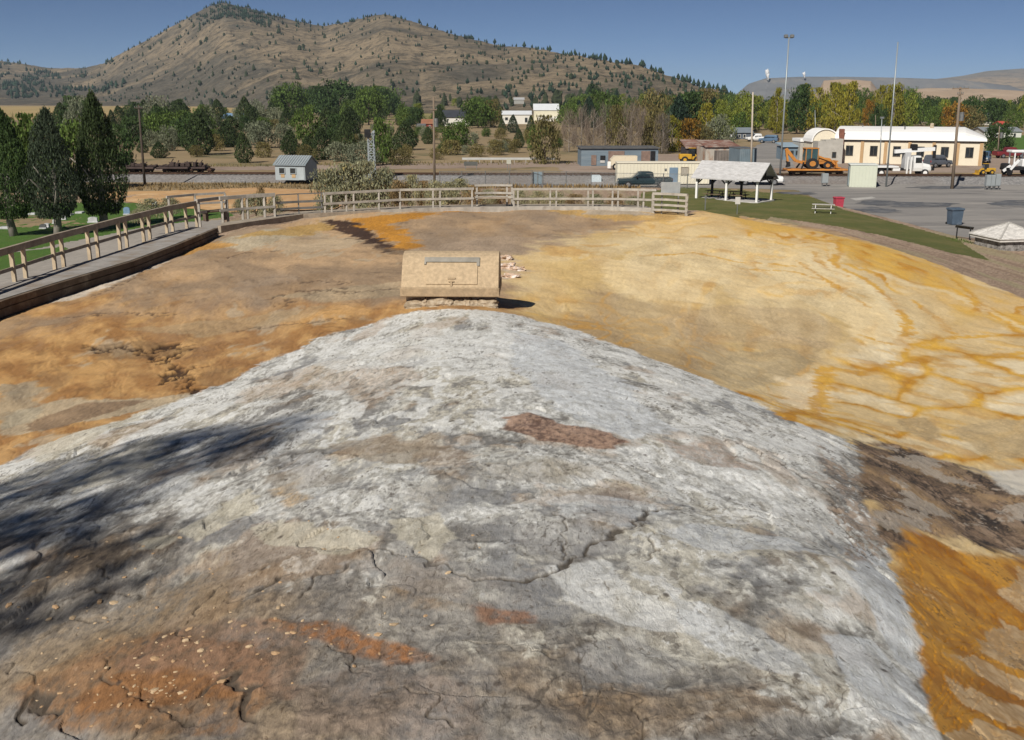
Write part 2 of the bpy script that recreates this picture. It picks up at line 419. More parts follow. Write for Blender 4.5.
# pigment ----------------------------------------------------------------------------
wf = field([(480,335,.85),(560,350,.8),(640,390,.72),(700,425,.6),(640,455,.95),(760,485,.98),(400,360,.62),(330,390,.6),(430,420,.5),(520,400,.72),(300,440,.62),(150,430,.8),(60,470,.72),(60,540,.5),
            (200,500,.6),(330,495,.72),(420,525,.8),(280,535,.55),(520,540,.42),(600,500,.35),(460,590,.36),(600,580,.58),(640,600,.75),(560,640,.42),(400,600,.25),(250,590,.2),(100,600,.1),(300,680,.02),(100,700,.0),(500,700,.15),
            (680,650,.45),(760,560,.58),(840,560,.66),(860,640,.72),(800,640,.58),(900,720,.68),(700,720,.35),(600,730,.18),(800,460,.8),(850,470,.5)])
RB = sm(.2, 2.2, X) * sm(14, 8, Y)
wn = (.24 + .35 * RB) * st1 + .52 * blob + (.68 - .25 * RB) * pat + (.16 + .2 * RB) * st2 + .24 * fine
wv = wn * .62 + (wf - .535 + .06 * RB) * 1.0
wm = sm(-.02, .07, wv)                                 # pale film with a crisp edge
wmh = sm(-.22, .05, wv) * .38                          # thin wash round it
wm2 = sm(.20, .27, wn * .7 + (wf - .56) * 1.1)
pads = sm(.20, .26, fbm(X * 2.4 + .15 * w2x, YM * 2.4 + .15 * w2y, 211, 2) + .10 * fine + .35 * (wf - .62)) * sm(.3, .5, wf) * (.25 + .75 * sm(8, 11, Y))
bl = fbm(X * .55 + 7, YM * .7, 213, 4)
grey = mix((.185, .180, .172), (.345, .335, .315), sm(-.55, .5, .7 * fine + .5 * st2 + .5 * pat))
grey = mix(grey, (.30, .31, .325), sm(-.15, .3, bl) * .65)
brown = mix((.185, .135, .09), (.37, .27, .17), sm(-.5, .6, fine + .3 * st2))
rockc = mix(grey, brown, sm(.02, .40, low2 + .4 * st1 - .30 * wf) * .8)
pale = mix((.49, .49, .465), (.63, .635, .615), sm(-.4, .5, fine + .3 * fine2))
cream = mix((.50, .46, .36), (.60, .57, .48), sm(-.4, .4, blob + .3 * fine))
pale = mix(pale, cream, sm(.02, .3, low + .3 * pat) * .65)
rockc = mix(rockc, pale, np.maximum(wm * (.72 + .28 * sm(-.3, .3, fine)), wmh))
rockc = mix(rockc, (.73, .74, .73), np.maximum(wm2 * .8, pads * .75))
dk = sm(.30, .40, fbm(X * 6, YM * 6, 107, 5, .7) + .15 * st1) * .55 * (1 - wm2) * (1 - pads)
rockc = mix(rockc, (.13, .115, .10), dk)
lines = .6 * sm(.46, .54, np.abs(st2) * .7 + .5 * st1) * (1 - .6 * wm2)
rockc = mix(rockc, (.19, .16, .125), lines * .5)
ff = field([(100,680,1),(300,680,1),(250,600,.7),(100,600,.8),(500,720,.7),(500,640,.4),(700,720,.3),(512,560,.1),(250,520,.1),(512,450,0),(800,600,.0),(900,700,0),(60,480,.1)])
rockc = mix(rockc, mix((.135, .105, .078), (.30, .235, .165), sm(-.6, .6, fine + .5 * pat)), np.clip(ff * (.45 + .55 * sm(-.2, .3, low2 + .5 * pat)), 0, 1) * .9 * (1 - .6 * wm))
warm = sm(.22, .42, fbm(X * .9 + 4, YM * 1.1, 109, 4) + .2 * st1 + .12 * fine)
rockc = mix(rockc, (.36, .23, .12), warm * .38)
pink = M([(505,418),(530,413),(570,425),(610,432),(628,442),(618,450),(580,447),(540,442),(508,428)], 3, 10, 9, 7)
rockc = mix(rockc, mix((.15, .085, .06), (.42, .27, .19), sm(-.5, .4, fine + pat)), pink * .92)
for k, (poly, c, s) in enumerate([
    ([(60,706),(95,690),(130,672),(190,664),(215,672),(250,686),(238,700),(190,706),(150,716),(90,716)], (.25, .085, .010), 1.0),
    ([(10,690),(120,640),(260,640),(280,700),(240,735),(30,735)], (.21, .115, .055), .8),
    ([(270,622),(330,618),(400,640),(430,660),(360,655),(310,640)], (.27, .12, .045), .9),
    ([(160,640),(250,620),(300,650),(290,700),(250,690),(200,668),(120,672)], (.20, .12, .08), .6),
    ([(480,606),(520,612),(530,620),(490,622)], (.20, .10, .055), .8),
    ([(250,380),(330,360),(420,372),(400,400),(340,395)], (.38, .28, .19), .5),
    ([(650,440),(720,446),(760,470),(700,468)], (.34, .25, .19), .7),
    ([(270,490),(300,480),(310,498),(290,506)], (.40, .27, .13), .7),
    ([(640,480),(780,505),(815,505),(770,480),(690,462),(630,445),(610,452)], (.66, .67, .66), .9),
    ([(300,690),(360,660),(470,690),(480,740),(300,740)], (.20, .155, .13), .5),
    ([(20,640),(140,600),(230,560),(240,600),(120,650),(20,690)], (.23, .17, .105), .5),
    ([(430,510),(470,480),(560,486),(600,470),(560,460),(480,466),(400,490)], (.27, .235, .19), .45),
    ([(295,455),(330,462),(318,478),(280,470)], (.60, .61, .64), .5),
    ]):
    m = M(poly, 7, 22, 20 + k, 11) * (.55 + .45 * sm(-.25, .2, fine + .6 * pat)); rockc = mix(rockc, np.array(c) * (1 + .5 * np.clip(fine + pat, -1, 1))[..., None], m * s)
LP = lambda pts: [(a / 1.6816, 300 + b / 1.6816) for a, b in pts]
RP = lambda pts: [(512 + a / 1.6816, 300 + b / 1.6816) for a, b in pts]
WT, CRM_, BLU = (.67, .68, .67), (.55, .515, .42), (.58, .61, .64)
for k, (poly, c, s_) in enumerate([
    (RP([(0,50),(90,70),(200,150),(270,220),(200,232),(90,190),(0,120)]), BLU, .75), (RP([(70,450),(150,440),(200,490),(330,540),(320,565),(200,545),(80,500)]), WT, .75), (RP([(520,560),(600,570),(700,680),(650,720),(560,640)]), BLU, .75),
    (RP([(560,400),(620,430),(660,540),(705,650),(640,600),(585,500)]), BLU, .8), (RP([(240,390),(340,380),(470,400),(520,430),(420,425),(300,420)]), BLU, .6), (RP([(270,500),(380,540),(480,600),(520,660),(420,620),(300,560)]), BLU, .5),
    (LP([(410,385),(470,370),(560,385),(640,400),(580,425),(450,410)]), CRM_, .72), (LP([(660,370),(740,355),(765,400),(720,432),(670,400)]), CRM_, .68), (LP([(680,165),(750,165),(742,186),(690,190)]), WT, .9),
    (LP([(520,90),(700,50),(861,60),(861,130),(700,110),(560,125)]), WT, .6), (LP([(300,390),(420,320),(440,350),(330,405)]), CRM_, .75), (LP([(545,315),(578,318),(572,342),(540,335)]), WT, .95), (LP([(510,312),(535,312),(532,324),(512,322)]), WT, .9),
    (LP([(240,405),(282,400),(275,420),(240,418)]), CRM_, .8), (LP([(100,300),(230,240),(300,230),(240,280),(120,330)]), CRM_, .6), (LP([(470,200),(550,190),(540,225),(480,225)]), BLU, .7), (LP([(40,250),(200,190),(330,150),(240,200),(80,270)]), CRM_, .7),
    (RP([(330,210),(420,230),(560,250),(520,265),(400,250)]), WT, .75), (RP([(60,330),(160,330),(250,350),(180,380),(80,370)]), BLU, .4), (RP([(100,590),(200,560),(300,610),(240,640),(140,640)]), (.30, .295, .29), .6),
    (LP([(560,240),(660,230),(760,245),(700,275),(600,270)]), (.29, .235, .175), .6), (LP([(440,300),(520,280),(600,300),(560,312),(470,330)]), (.33, .30, .26), .6), (LP([(560,440),(700,430),(860,450),(860,520),(700,500)]), (.31, .305, .30), .55), (RP([(0,380),(120,370),(200,400),(150,440),(40,450)]), (.32, .31, .30), .5)]):
    m = M(poly, 3, 16, 110 + k, 10); rockc = mix(rockc, np.array(c) * (1 + .10 * np.clip(fine + .5 * st2, -1, 1))[..., None], m * s_)
h1_, h2_, hid = voronoi(X * 6.5, YM * 6.5, 229)
pits = sm(.16, .07, h1_ + .05 * fine2) * (hid > .80) * sm(-.1, .25, low2)
rockc = mix(rockc, (.07, .055, .045), pits * .8)
lay = np.abs(fbm(u_ * 1.6 + .2 * w2x, v_ * 2.6 + .25 * w2y, 233, 5)); layl = (1 - sm(.006, .022, lay)) * sm(-.05, .25, fbm(X * .8, YM * .8, 239, 3))
rockc = mix(rockc, (.10, .085, .07), layl * .75)
rockc = mix(rockc, (.03, .025, .02), cracks * .85)
halo = np.clip(sm(.0, .5, cracks) * .3, 0, 1); rockc = mix(rockc, (.16, .13, .10), halo)
# left and back apron: tan and orange sheets
tan = mix((.31, .22, .14), (.47, .32, .185), sm(-.4, .4, iso + .35 * iso2))
edge_l = 1 - sm(.0, .07, np.abs(tf - .5) * .3 + .02 * np.abs(iso2)); 
orf = field([(60,360,.95),(150,365,1),(230,360,.9),(320,325,.85),(60,320,.75),(150,310,.6),(250,300,.35),(330,275,.1),(150,275,.35),(420,310,.8),(250,250,.2),(400,270,.15),(560,230,.15),(480,215,.4),(600,270,.2),(600,222,.5),(350,250,.1),(20,400,.9),(640,240,.3)])
tan = mix(tan, mix((.335, .165, .05), (.49, .285, .105), sm(-.4, .4, iso2 + .5 * pat)), np.clip(sm(-.2, .35, orf - .5 + .5 * iso + .2 * pat), 0, 1) * .9)
tan = mix(tan, (.46, .375, .26), sm(.22, .36, iso + .35 * pat - .25 * orf) * .7)
tan = mix(tan, (.27, .215, .165), sm(.05, .3, fbm(XA * .25, YA * .4, 139, 5) + .2 * iso2) * .6 * (1 - orf))
tan = mix(tan, (.25, .15, .07), sm(.25, .4, fbm(XA * .8, YA * .9, 141, 5) + .2 * fine) * .55 * np.clip(orf + .25, 0, 1))
tan = mix(tan, tan * .62, edge_l * sm(.0, .4, low2) * .8)
tan = tan * (1 + .16 * np.clip(fine + iso2, -1, 1))[..., None]
for k, (poly, c, s) in enumerate([
    ([(0,412),(60,400),(160,398),(235,388),(180,402),(100,420),(0,440)], (.44, .37, .26), .8),
    ([(0,385),(40,380),(40,420),(0,430)], (.34, .30, .22), .7),
    ([(20,425),(90,400),(140,402),(60,430)], (.17, .10, .055), .7),
    ([(40,305),(140,270),(165,262),(120,282),(70,300)], (.52, .47, .40), .85),
    ([(215,243),(275,228),(310,234),(240,252)], (.44, .38, .27), .8),
    ([(160,250),(215,240),(230,246),(180,256)], (.44, .23, .05), .8),
    ([(235,238),(320,222),(345,226),(300,236)], (.40, .25, .07), .8),
    ([(322,222),(345,220),(372,230),(392,246),(388,252),(360,240)], (.045, .022, .014), .97),
    ([(350,219),(400,214),(520,209),(560,209),(420,219),(392,224),(420,244),(430,250),(400,250),(385,240),(366,228)], (.47, .215, .025), .95),
    ([(372,246),(430,252),(440,258),(390,254)], (.12, .08, .05), .7),
    ([(500,206),(600,207),(680,214),(720,222),(650,222),(560,214)], (.50, .31, .09), .75),
    ([(575,210),(640,211),(655,216),(590,215)], (.40, .35, .29), .8),
    ([(80,346),(150,340),(200,350),(170,358),(100,358)], (.20, .125, .06), .6),
    ([(500,255),(530,262),(528,275),(505,280)], (.54, .47, .40), .8),
    ([(120,330),(240,318),(330,305),(300,320),(200,338)], (.42, .31, .18), .5),
    ([(270,296),(400,282),(402,296),(330,302)], (.40, .32, .21), .6),
    ([(410,250),(500,236),(600,240),(660,250),(560,262),(505,258)], (.36, .275, .20), .6),
    ]):
    m = M(poly, 4, 14, 40 + k, 7); tan = mix(tan, np.array(c) * (1 + .35 * np.clip(fine + iso2, -1, 1))[..., None], m * s)
tan = mix(tan, (.07, .045, .03), cracks3 * .8)
# right apron: smooth cream sheets with thin orange rims, netted pans lower down
bx_, by_ = XA * .13 + .34 * wax + .05 * iso2, YA * .17 + .34 * way + .05 * iso2
va = fbm(bx_, by_, 149, 4)
lev = va * 4.0; lf = lev - np.floor(lev)
rimw = .11 + .14 * np.clip(pat + .3, 0, 1)
contour = (1 - sm(rimw * .3, rimw, np.minimum(lf, 1 - lf))) * sm(-.35, .05, fbm(XA * .3, YA * .3, 153, 3))
vb = fbm(XA * .42 + .5 * wax, YA * .5 + .5 * way, 151, 4); lv2 = vb * 3; l2 = lv2 - np.floor(lv2)
contour2 = (1 - sm(.06, .20, np.minimum(l2, 1 - l2))) * sm(-.1, .2, fbm(XA * .45 + 3, YA * .45, 155, 3))
yel = mix((.72, .515, .245), (.80, .64, .375), sm(-.4, .4, va + .4 * iso2))
yel = mix(yel, (.66, .455, .17), sm(.0, .3, iso + .2 * iso2) * .6)
yel = yel * (1 - .10 * np.floor(np.clip((lev + 3), 0, 6)) % 2 * .6)[..., None]
edge = M([(690,205),(760,216),(900,248),(1030,297),(1300,420),(1300,520),(1000,330),(860,262),(740,230)], 10, 12, 4)
yel = mix(yel, (.62, .38, .08), edge * sm(-.5, .3, iso2 + iso) * .8)
netz = M([(650,380),(760,395),(840,350),(900,335),(1040,330),(1300,400),(1300,620),(1000,470),(860,440),(720,420)], 22, 24, 5)
veinz = M([(700,240),(800,225),(1040,300),(1040,360),(880,350),(760,300)], 20, 20, 6)
yel = mix(yel, mix((.56, .27, .03), (.66, .40, .08), sm(-.3, .3, iso2)), np.clip(contour * (.45 + .55 * veinz) + contour2 * .8 * veinz, 0, 1) * .95)
c1, c2, ccid = voronoi(XA * .52 + .16 * iso2 + .7 * wax, YA * 1.25 + .14 * iso + .6 * way, 157)
ce = c2 - c1
nt_ = 1 - sm(.02, .15, ce + .08 * pat)
cellc = mix((.64, .48, .25), (.74, .63, .43), sm(.2, .8, ccid + .3 * iso2))
cellc = mix(cellc, (.62, .40, .13), sm(.30, .16, ce) * .6)
net_col = mix(cellc, mix((.50, .23, .02), (.66, .39, .06), sm(-.4, .4, iso2)), np.clip(nt_ + .45 * sm(.05, .3, low2 + .2 * pat), 0, 1))
yel = mix(yel, net_col, netz * .97)
brz = M([(520,330),(600,285),(640,300),(700,310),(730,350),(700,385),(640,365),(580,345)], 16, 18, 7)
brc = mix((.29, .20, .115), (.40, .29, .17), sm(-.4, .4, pat + iso)); brc = mix(brc, (.52, .27, .05), np.clip(contour2 + .8 * (1 - sm(.02, .12, ce)), 0, 1) * .8)
yel = mix(yel, brc, brz * (.35 + .4 * sm(-.3, .3, iso + .4 * iso2)))
for k, (poly, c, s) in enumerate([([(735,345),(780,330),(830,345),(820,360),(770,352)], (.44, .33, .19), .6), ([(705,372),(730,352),(790,348),(815,362),(790,378),(740,388)], (.46, .36, .21), .8),
    ([(660,318),(720,305),(800,308),(845,330),(830,350),(760,340),(690,345)], (.46, .345, .205), .5), ([(950,432),(985,420),(1030,420),(1040,460),(990,458)], (.50, .38, .21), .85),
    ([(640,240),(760,236),(900,300),(860,330),(800,300),(700,280),(620,262)], (.72, .59, .36), .5), ([(900,420),(925,418),(945,438),(930,444),(905,432)], (.46, .34, .18), .9)]):
    yel = mix(yel, np.array(c) * (1 + .2 * np.clip(fine + iso2, -1, 1))[..., None], M(poly, 3, 7, 60 + k, 3) * s)
yel = yel * (1 + .12 * np.clip(fine + iso2, -1, 1))[..., None]
ZP = lambda pts: [(600 + a / 2.415, 200 + b / 2.415) for a, b in pts]
for k, (poly, c, s_) in enumerate([([(430,430),(520,420),(545,450),(530,520),(500,510),(440,480)], (.80, .66, .44), .8), ([(600,240),(690,250),(735,300),(720,345),(640,350),(590,300)], (.80, .64, .38), .7), ([(20,140),(200,180),(260,250),(120,240),(10,200)], (.80, .64, .38), .6),
    ([(450,110),(540,105),(560,150),(640,215),(520,210),(440,160)], (.78, .61, .34), .6), ([(300,180),(420,190),(440,240),(330,240)], (.76, .58, .31), .5)]):
    yel = mix(yel, np.array(c) * (1 + .12 * np.clip(fine + iso2, -1, 1))[..., None], M(ZP(poly), 6, 12, 80 + k, 5) * s_)
rimc = np.zeros_like(X)
for k, (ln_, wd) in enumerate([([(575,100),(582,130),(560,147),(580,165),(640,190),(690,230),(715,260),(742,290),(745,320),(715,350)], .26), ([(520,125),(525,145),(545,165),(600,185)], .22), ([(820,130),(880,160),(920,195),(960,205)], .40), ([(690,170),(760,200),(850,215),(960,270),(1024,300)], .25),
    ([(760,245),(820,290),(845,320)], .22), ([(530,420),(560,405),(620,420),(700,400),(800,380),(1024,370)], .30), ([(545,420),(530,480),(522,530)], .25), ([(480,150),(600,230),(650,260)], .14), ([(100,135),(230,128),(330,150),(470,160)], .18), ([(330,165),(470,175),(560,200),(640,235)], .14), ([(850,190),(900,230),(915,270)], .2), ([(900,250),(990,300),(1024,330)], .2), ([(640,330),(700,350),(760,350),(860,330),(1000,325)], .2)]):
    rimc = np.maximum(rimc, L(ZP(ln_), wd * .9, .16, 900 + 3 * k, 2))
    if k < 4: yel = mix(yel, (.80, .68, .44), L(ZP([(a - 8, b + 7) for a, b in ln_]), wd * 1.8, .16, 900 + 3 * k, 2) * .5)
yel = mix(yel, mix((.50, .24, .025), (.66, .38, .06), sm(-.3, .3, iso2)), rimc * (.3 + .6 * sm(-.35, .05, iso2 + .3 * pat)))
deep = M([(890,545),(910,530),(960,552),(1030,560),(1400,600),(1400,1000),(930,1000),(915,640)], 9, 16, 10, 8)
q1, q2, qid = voronoi(XM * .95 + .25 * w2x, YM * 1.9 + .2 * w2y, 163)
dc = mix((.33, .135, .012), (.56, .28, .035), sm(-.5, .45, pat + .6 * low2 + .35 * fine))
pl_ = sm(.12, .18, q2 - q1 + .05 * fine) * (qid > .45)
dc = mix(dc, mix((.44, .29, .14), (.58, .43, .25), sm(-.4, .4, fine + blob)), pl_ * .85)
dc = mix(dc, (.10, .05, .015), sm(.30, .42, fine * .6 + .5 * low2 + .3 * pat) * .65)
yel = mix(yel, dc, deep)
crust = M([(845,448),(880,440),(930,456),(985,472),(1040,500),(1060,560),(960,548),(905,530),(880,540),(866,500),(830,485)], 14, 34, 12, 18)
cc = mix((.05, .038, .03), (.24, .165, .11), sm(-.25, .4, .7 * fine + .8 * fbm(XM * 2.0, YM * 3.0, 177, 5))); cc = mix(cc, (.36, .26, .18), sm(.08, .25, blob + .4 * fine) * .75); cc = mix(cc, (.035, .028, .024), sm(.2, .3, np.abs(fbm(X * 1.6, Y * 1.6, 167, 4)) * -1 + .3) * .7)
yel = mix(yel, mix((.16, .105, .07), (.32, .21, .12), sm(-.2, .3, low2 + .5 * pat)), crust * .85)
yel = mix(yel, cc, crust * sm(-.40, -.05, fbm(XM * 1.5, YM * 2.2, 173, 5) + .6 * fine))
yel = mix(yel, (.45, .40, .34), crust * sm(.16, .24, fbm(XM * 2.4, YM * 3.2, 171, 4) + .3 * fine) * .7)
tipz = M([(985,470),(1040,468),(1060,500),(1010,495)], 4, 9, 13, 5); yel = mix(yel, (.58, .57, .53), tipz * .8)
darkrim = M([(815,445),(870,465),(905,545),(850,560),(820,490)], 12, 26, 14, 12); rockc = mix(rockc, cc, darkrim * .8 * sm(-.3, .2, pat + fine + .3 * st1))
ap = mix(tan, yel, right)
ap = mix(ap, (.035, .018, .010), cracks2 * .9)
soilc = mix((.24, .17, .12), (.37, .275, .20), sm(-.4, .4, pat + fine)); soilc = mix(soilc, (.28, .26, .14), sm(.1, .4, low + .3 * pat) * .5)
CL = mix(mix(ap, soilc, soil), rockc, mound)
WET = np.clip(deep * .8 + .35 * right * (1 - soil) * (1 - mound) + .5 * orf * apron * (1 - right), 0, 1) * (1 - mound)

CRUST = np.clip(mound * (.85 - .35 * wm2) + .12 * apron + .6 * crust * (1 - mound), 0, 1)
# classes of ground: rock mound, soil, lawn, path — each its own sheet, no overlaps
lawn_r = M([(640,193),(690,186.5),(794,189),(816,198),(845,210.5),(903,225.2),(956,239.6),(990,261),(950,253),(900,240),(830,226),(770,217),(700,212),(640,208)], .6, 1.5, 15, 1) > .5
lawn_l = M([(-120,205),(60,203),(135,203),(215,206),(235,216),(190,222),(150,226),(80,240),(30,250),(-120,262)], .6, 1.5, 16, 1) > .5
lawn_l2 = M([(-120,262),(0,254),(60,247),(75,250),(40,262),(0,272),(-120,300)], .6, 1.5, 26, 1) > .5
path_l = (M([(-150,330),(0,298),(130,250),(210,232),(222,220),(150,226),(80,240),(0,252),(-120,262)], .6, 1.5, 17, 1) > .5) & ~lawn_l2
cls = np.zeros(X.shape, int); cls[soil > .5] = 1; cls[path_l & (soil > .5)] = 3; cls[(lawn_r | lawn_l | lawn_l2) & (soil > .5)] = 2
foot = sdist([at(-200,262,0)[:2], at(-200,196,0)[:2], at(130,196,0)[:2], at(300,192,0)[:2], at(560,188,0)[:2], at(690,187,0)[:2], at(795,190,0)[:2], at(842,211,0)[:2], at(900,226,0)[:2], at(955,240,0)[:2], (46,72), (60,40), (40,-10), (-70,-10)], X, Y)
Z = Z - .9 * sm(.2, -1.6, foot)

def sheet_from_grid(name, mask, mat):
    nr, nc = X.shape
    q = mask[:-1, :-1]
    i, j = np.nonzero(q)
    a = i * nc + j
    quads = np.stack([a, a + 1, a + nc + 1, a + nc], 1)
    used = np.unique(quads); remap = np.full(nr * nc, -1); remap[used] = np.arange(len(used))
    quads = remap[quads]
    me = bpy.data.meshes.new(name)
    co = np.stack([X.ravel()[used], Y.ravel()[used], Z.ravel()[used]], 1)
    me.vertices.add(len(used)); me.vertices.foreach_set('co', co.ravel().astype(np.float32))
    me.loops.add(quads.size); me.loops.foreach_set('vertex_index', quads.ravel().astype(np.int32))
    me.polygons.add(len(quads)); me.polygons.foreach_set('loop_start', np.arange(0, quads.size, 4, dtype=np.int32))
    me.update(calc_edges=True); me.validate()
    at_ = me.color_attributes.new('pigment', 'FLOAT_COLOR', 'POINT')
    c4 = np.ones((len(used), 4), np.float32); c4[:, :3] = np.clip(CL.reshape(-1, 3)[used], .004, .85); c4[:, 3] = 1
    at_.data.foreach_set('color', c4.ravel())
    a2 = me.attributes.new('wet', 'FLOAT', 'POINT'); a2.data.foreach_set('value', WET.ravel()[used].astype(np.float32))
    a3 = me.attributes.new('crust', 'FLOAT', 'POINT'); a3.data.foreach_set('value', CRUST.ravel()[used].astype(np.float32))
    me.shade_smooth(); me.materials.append(mat)
    o = bpy.data.objects.new(name, me); COL.objects.link(o); setting(o); return o

def rock_mat():
    m, nt, b = mk('travertine')
    a = nt.nodes.new('ShaderNodeAttribute'); a.attribute_name = 'pigment'
    w = nt.nodes.new('ShaderNodeAttribute'); w.attribute_name = 'wet'
    k = nt.nodes.new('ShaderNodeAttribute'); k.attribute_name = 'crust'
    n1 = noise(nt, 9, 9, .68, mapped(nt, (1, .40, 1)), .4); n2 = noise(nt, 70, 6, .75, mapped(nt, (1, .5, 1))); n3 = noise(nt, 26, 8, .7, mapped(nt, (1, .38, 1)), .6)
    c0 = a.outputs['Color']
    c = mixc(nt, c0, ramp(nt, n1, [(.30, (.66, .64, .60)), (.44, (.93, .92, .90)), (.50, (1, 1, 1)), (.64, (1.16, 1.16, 1.16))]), 1.0, 'MULTIPLY')
    c = mixc(nt, c, ramp(nt, n2, [(.32, (.74, .72, .69)), (.46, (.98, .98, .97)), (.60, (1.03, 1.03, 1.03)), (.74, (1.18, 1.17, 1.15))]), 1.0, 'MULTIPLY')
    kk = nt.nodes.new('ShaderNodeMapRange'); nt.links.new(k.outputs['Fac'], kk.inputs[0]); kk.inputs[1].default_value = .1; kk.inputs[2].default_value = .5; kk.inputs[3].default_value = .38; kk.inputs[4].default_value = 1
    c = mixc(nt, c0, c, kk.outputs[0])
    fl_ = ramp(nt, n3, [(.36, (.50, .46, .42)), (.41, (1, 1, 1)), (.60, (1, 1, 1)), (.64, (1.22, 1.22, 1.22))])     # flaking edges of the crust
    c = mixc(nt, c, mixc(nt, c, fl_, 1.0, 'MULTIPLY'), k.outputs['Fac'])
    nt.links.new(c, b.inputs['Base Color'])
    mr = nt.nodes.new('ShaderNodeMapRange'); nt.links.new(w.outputs['Fac'], mr.inputs[0]); mr.inputs[3].default_value = .85; mr.inputs[4].default_value = .5
    nt.links.new(mr.outputs[0], b.inputs['Roughness'])
    ad = nt.nodes.new('ShaderNodeMath'); ad.operation = 'MULTIPLY_ADD'; nt.links.new(n2, ad.inputs[0]); ad.inputs[1].default_value = .16; nt.links.new(n3, ad.inputs[2])
    ad2 = nt.nodes.new('ShaderNodeMath'); ad2.operation = 'MULTIPLY_ADD'; nt.links.new(n1, ad2.inputs[0]); ad2.inputs[1].default_value = .8; nt.links.new(ad.outputs[0], ad2.inputs[2])
    bump(nt, b, ad2.outputs[0], .45, .015); nt.links.new(kk.outputs[0], [n for n in nt.nodes if n.type == 'BUMP'][0].inputs['Strength'])
    return m
def grass_mat(name, lo, hi, dry):
    m, nt, b = mk(name)
    n1 = noise(nt, .35, 6, .7); n2 = noise(nt, 7, 5, .8)
    c = ramp(nt, n2, [(.25, lo), (.75, hi)]); c = mixc(nt, c, dry, ramp(nt, n1, [(.45, (0, 0, 0)), (.72, (1, 1, 1))]))
    nt.links.new(c, b.inputs['Base Color']); b.inputs['Roughness'].default_value = .9
    bump(nt, b, n2, 1.0, .12); return m
ROCK = rock_mat()
sheet_from_grid('geyser_mound', cls == 0, ROCK)
sheet_from_grid('soil_bank', cls == 1, ROCK)
LAWN = grass_mat('lawn_grass', (.075, .09, .022), (.155, .165, .045), (.20, .17, .065))
LAWN_L = grass_mat('cemetery_grass', (.05, .11, .016), (.10, .205, .032), (.10, .15, .035))
right_side = X > 0
sheet_from_grid('lawn', (cls == 2) & right_side, LAWN)
sheet_from_grid('cemetery_lawn', (cls == 2) & ~right_side, LAWN_L)
PATH = surf('path_gravel', (.30, .275, .245), .9, .2, 1.5, bmp=.02)
sheet_from_grid('path', cls == 3, PATH)
# ------------------------------------------------------------------ flat land, roads, railway, hills
def zat(py, d): return atd(512, py, d)[2]
def dist0(py, z=0.0): return at(512, py, z)[1]
def U(d): return d / F
rng = random.Random(5)
def sheet(name, pts, z, mat, px=True, rag=0.0, n=6):
    """flat irregular patch of ground laid a little above the one below"""
    q = [at(a, b, z) for a, b in pts] if px else [(a, b, z) for a, b in pts]
    out = []
    for i in range(len(q)):
        a, b = q[i], q[(i + 1) % len(q)]
        for k in range(n):
            t = k / n; j = rag if k else 0
            out.append((a[0] + (b[0] - a[0]) * t + rng.uniform(-j, j) * 2, a[1] + (b[1] - a[1]) * t + rng.uniform(-j, j), z))
    mb = MB(); mb.add(out, [tuple(range(len(out)))]); o = mb.build(name, mat)
    if o.data.polygons[0].normal.z < 0: o.data.flip_normals()
    return setting(o)
def dryland(name, a, b, c, d, s1, s2, st=(1, 1, 1)):
    m, nt, bb = mk(name); v = mapped(nt, st)
    n1 = noise(nt, s1, 7, .68, v); n2 = noise(nt, s2, 5, .75, v); n3 = noise(nt, s1 * 3.3, 5, .7, v)
    k = mixc(nt, a, b, ramp(nt, n1, [(.38, (0, 0, 0)), (.62, (1, 1, 1))]))
    k = mixc(nt, k, c, ramp(nt, n3, [(.52, (0, 0, 0)), (.66, (1, 1, 1))]))
    k = mixc(nt, k, d, ramp(nt, n2, [(.55, (0, 0, 0)), (.75, (1, 1, 1))]))
    nt.links.new(k, bb.inputs['Base Color']); bb.inputs['Roughness'].default_value = .95
    return m
GROUND = dryland('dry_ground', (.235, .175, .10), (.30, .225, .13), (.125, .115, .055), (.16, .13, .085), .02, .3)
mb = MB()
xs = [-7000, -3000, -800, -200, 200, 800, 3000, 7000]; ys = [-600, -100, 100, 300, 700, 1500, 4000, 9000]
mb.add([(a, b, 0) for b in ys for a in xs], [(j * 8 + i, j * 8 + i + 1, j * 8 + i + 9, j * 8 + i + 8) for j in range(7) for i in range(7)])
setting(mb.build('ground', GROUND))
FIELD = dryland('stubble_field', (.40, .29, .13), (.33, .245, .11), (.22, .19, .075), (.42, .33, .18), .006, .05)
sheet('field', [(-500, 120), (0, 120), (120, 119), (250, 117), (290, 112), (280, 106.5), (-500, 106)], .02, FIELD)
sheet('meadow', [(390, 119), (470, 121), (560, 116), (520, 109), (400, 108)], .02, dryland('meadow_grass', (.17, .16, .055), (.26, .22, .09), (.12, .13, .04), (.3, .24, .12), .01, .1))
GRAVEL = dryland('grey_gravel', (.245, .23, .22), (.30, .275, .255), (.20, .185, .175), (.33, .31, .29), .06, .6)
DIRT = dryland('brown_gravel', (.27, .205, .165), (.32, .25, .20), (.22, .165, .13), (.36, .30, .25), .05, .5)
ASPH = dryland('worn_asphalt', (.20, .192, .185), (.285, .27, .255), (.155, .15, .148), (.36, .33, .30), .09, .7, (.22, 1, 1))
DARK = surf('dark_asphalt', (.10, .105, .115), .7, .3, .35, dirt=(.22, .21, .20), dirt_at=.56)
sheet('parking_lot', [(560, 189.5), (640, 189), (692, 187.5), (795, 190), (842, 211), (900, 226), (955, 240), (1010, 262), (1500, 330), (1500, 181), (1000, 181), (700, 182.5), (400, 182), (380, 186)], .02, ASPH, rag=.25)
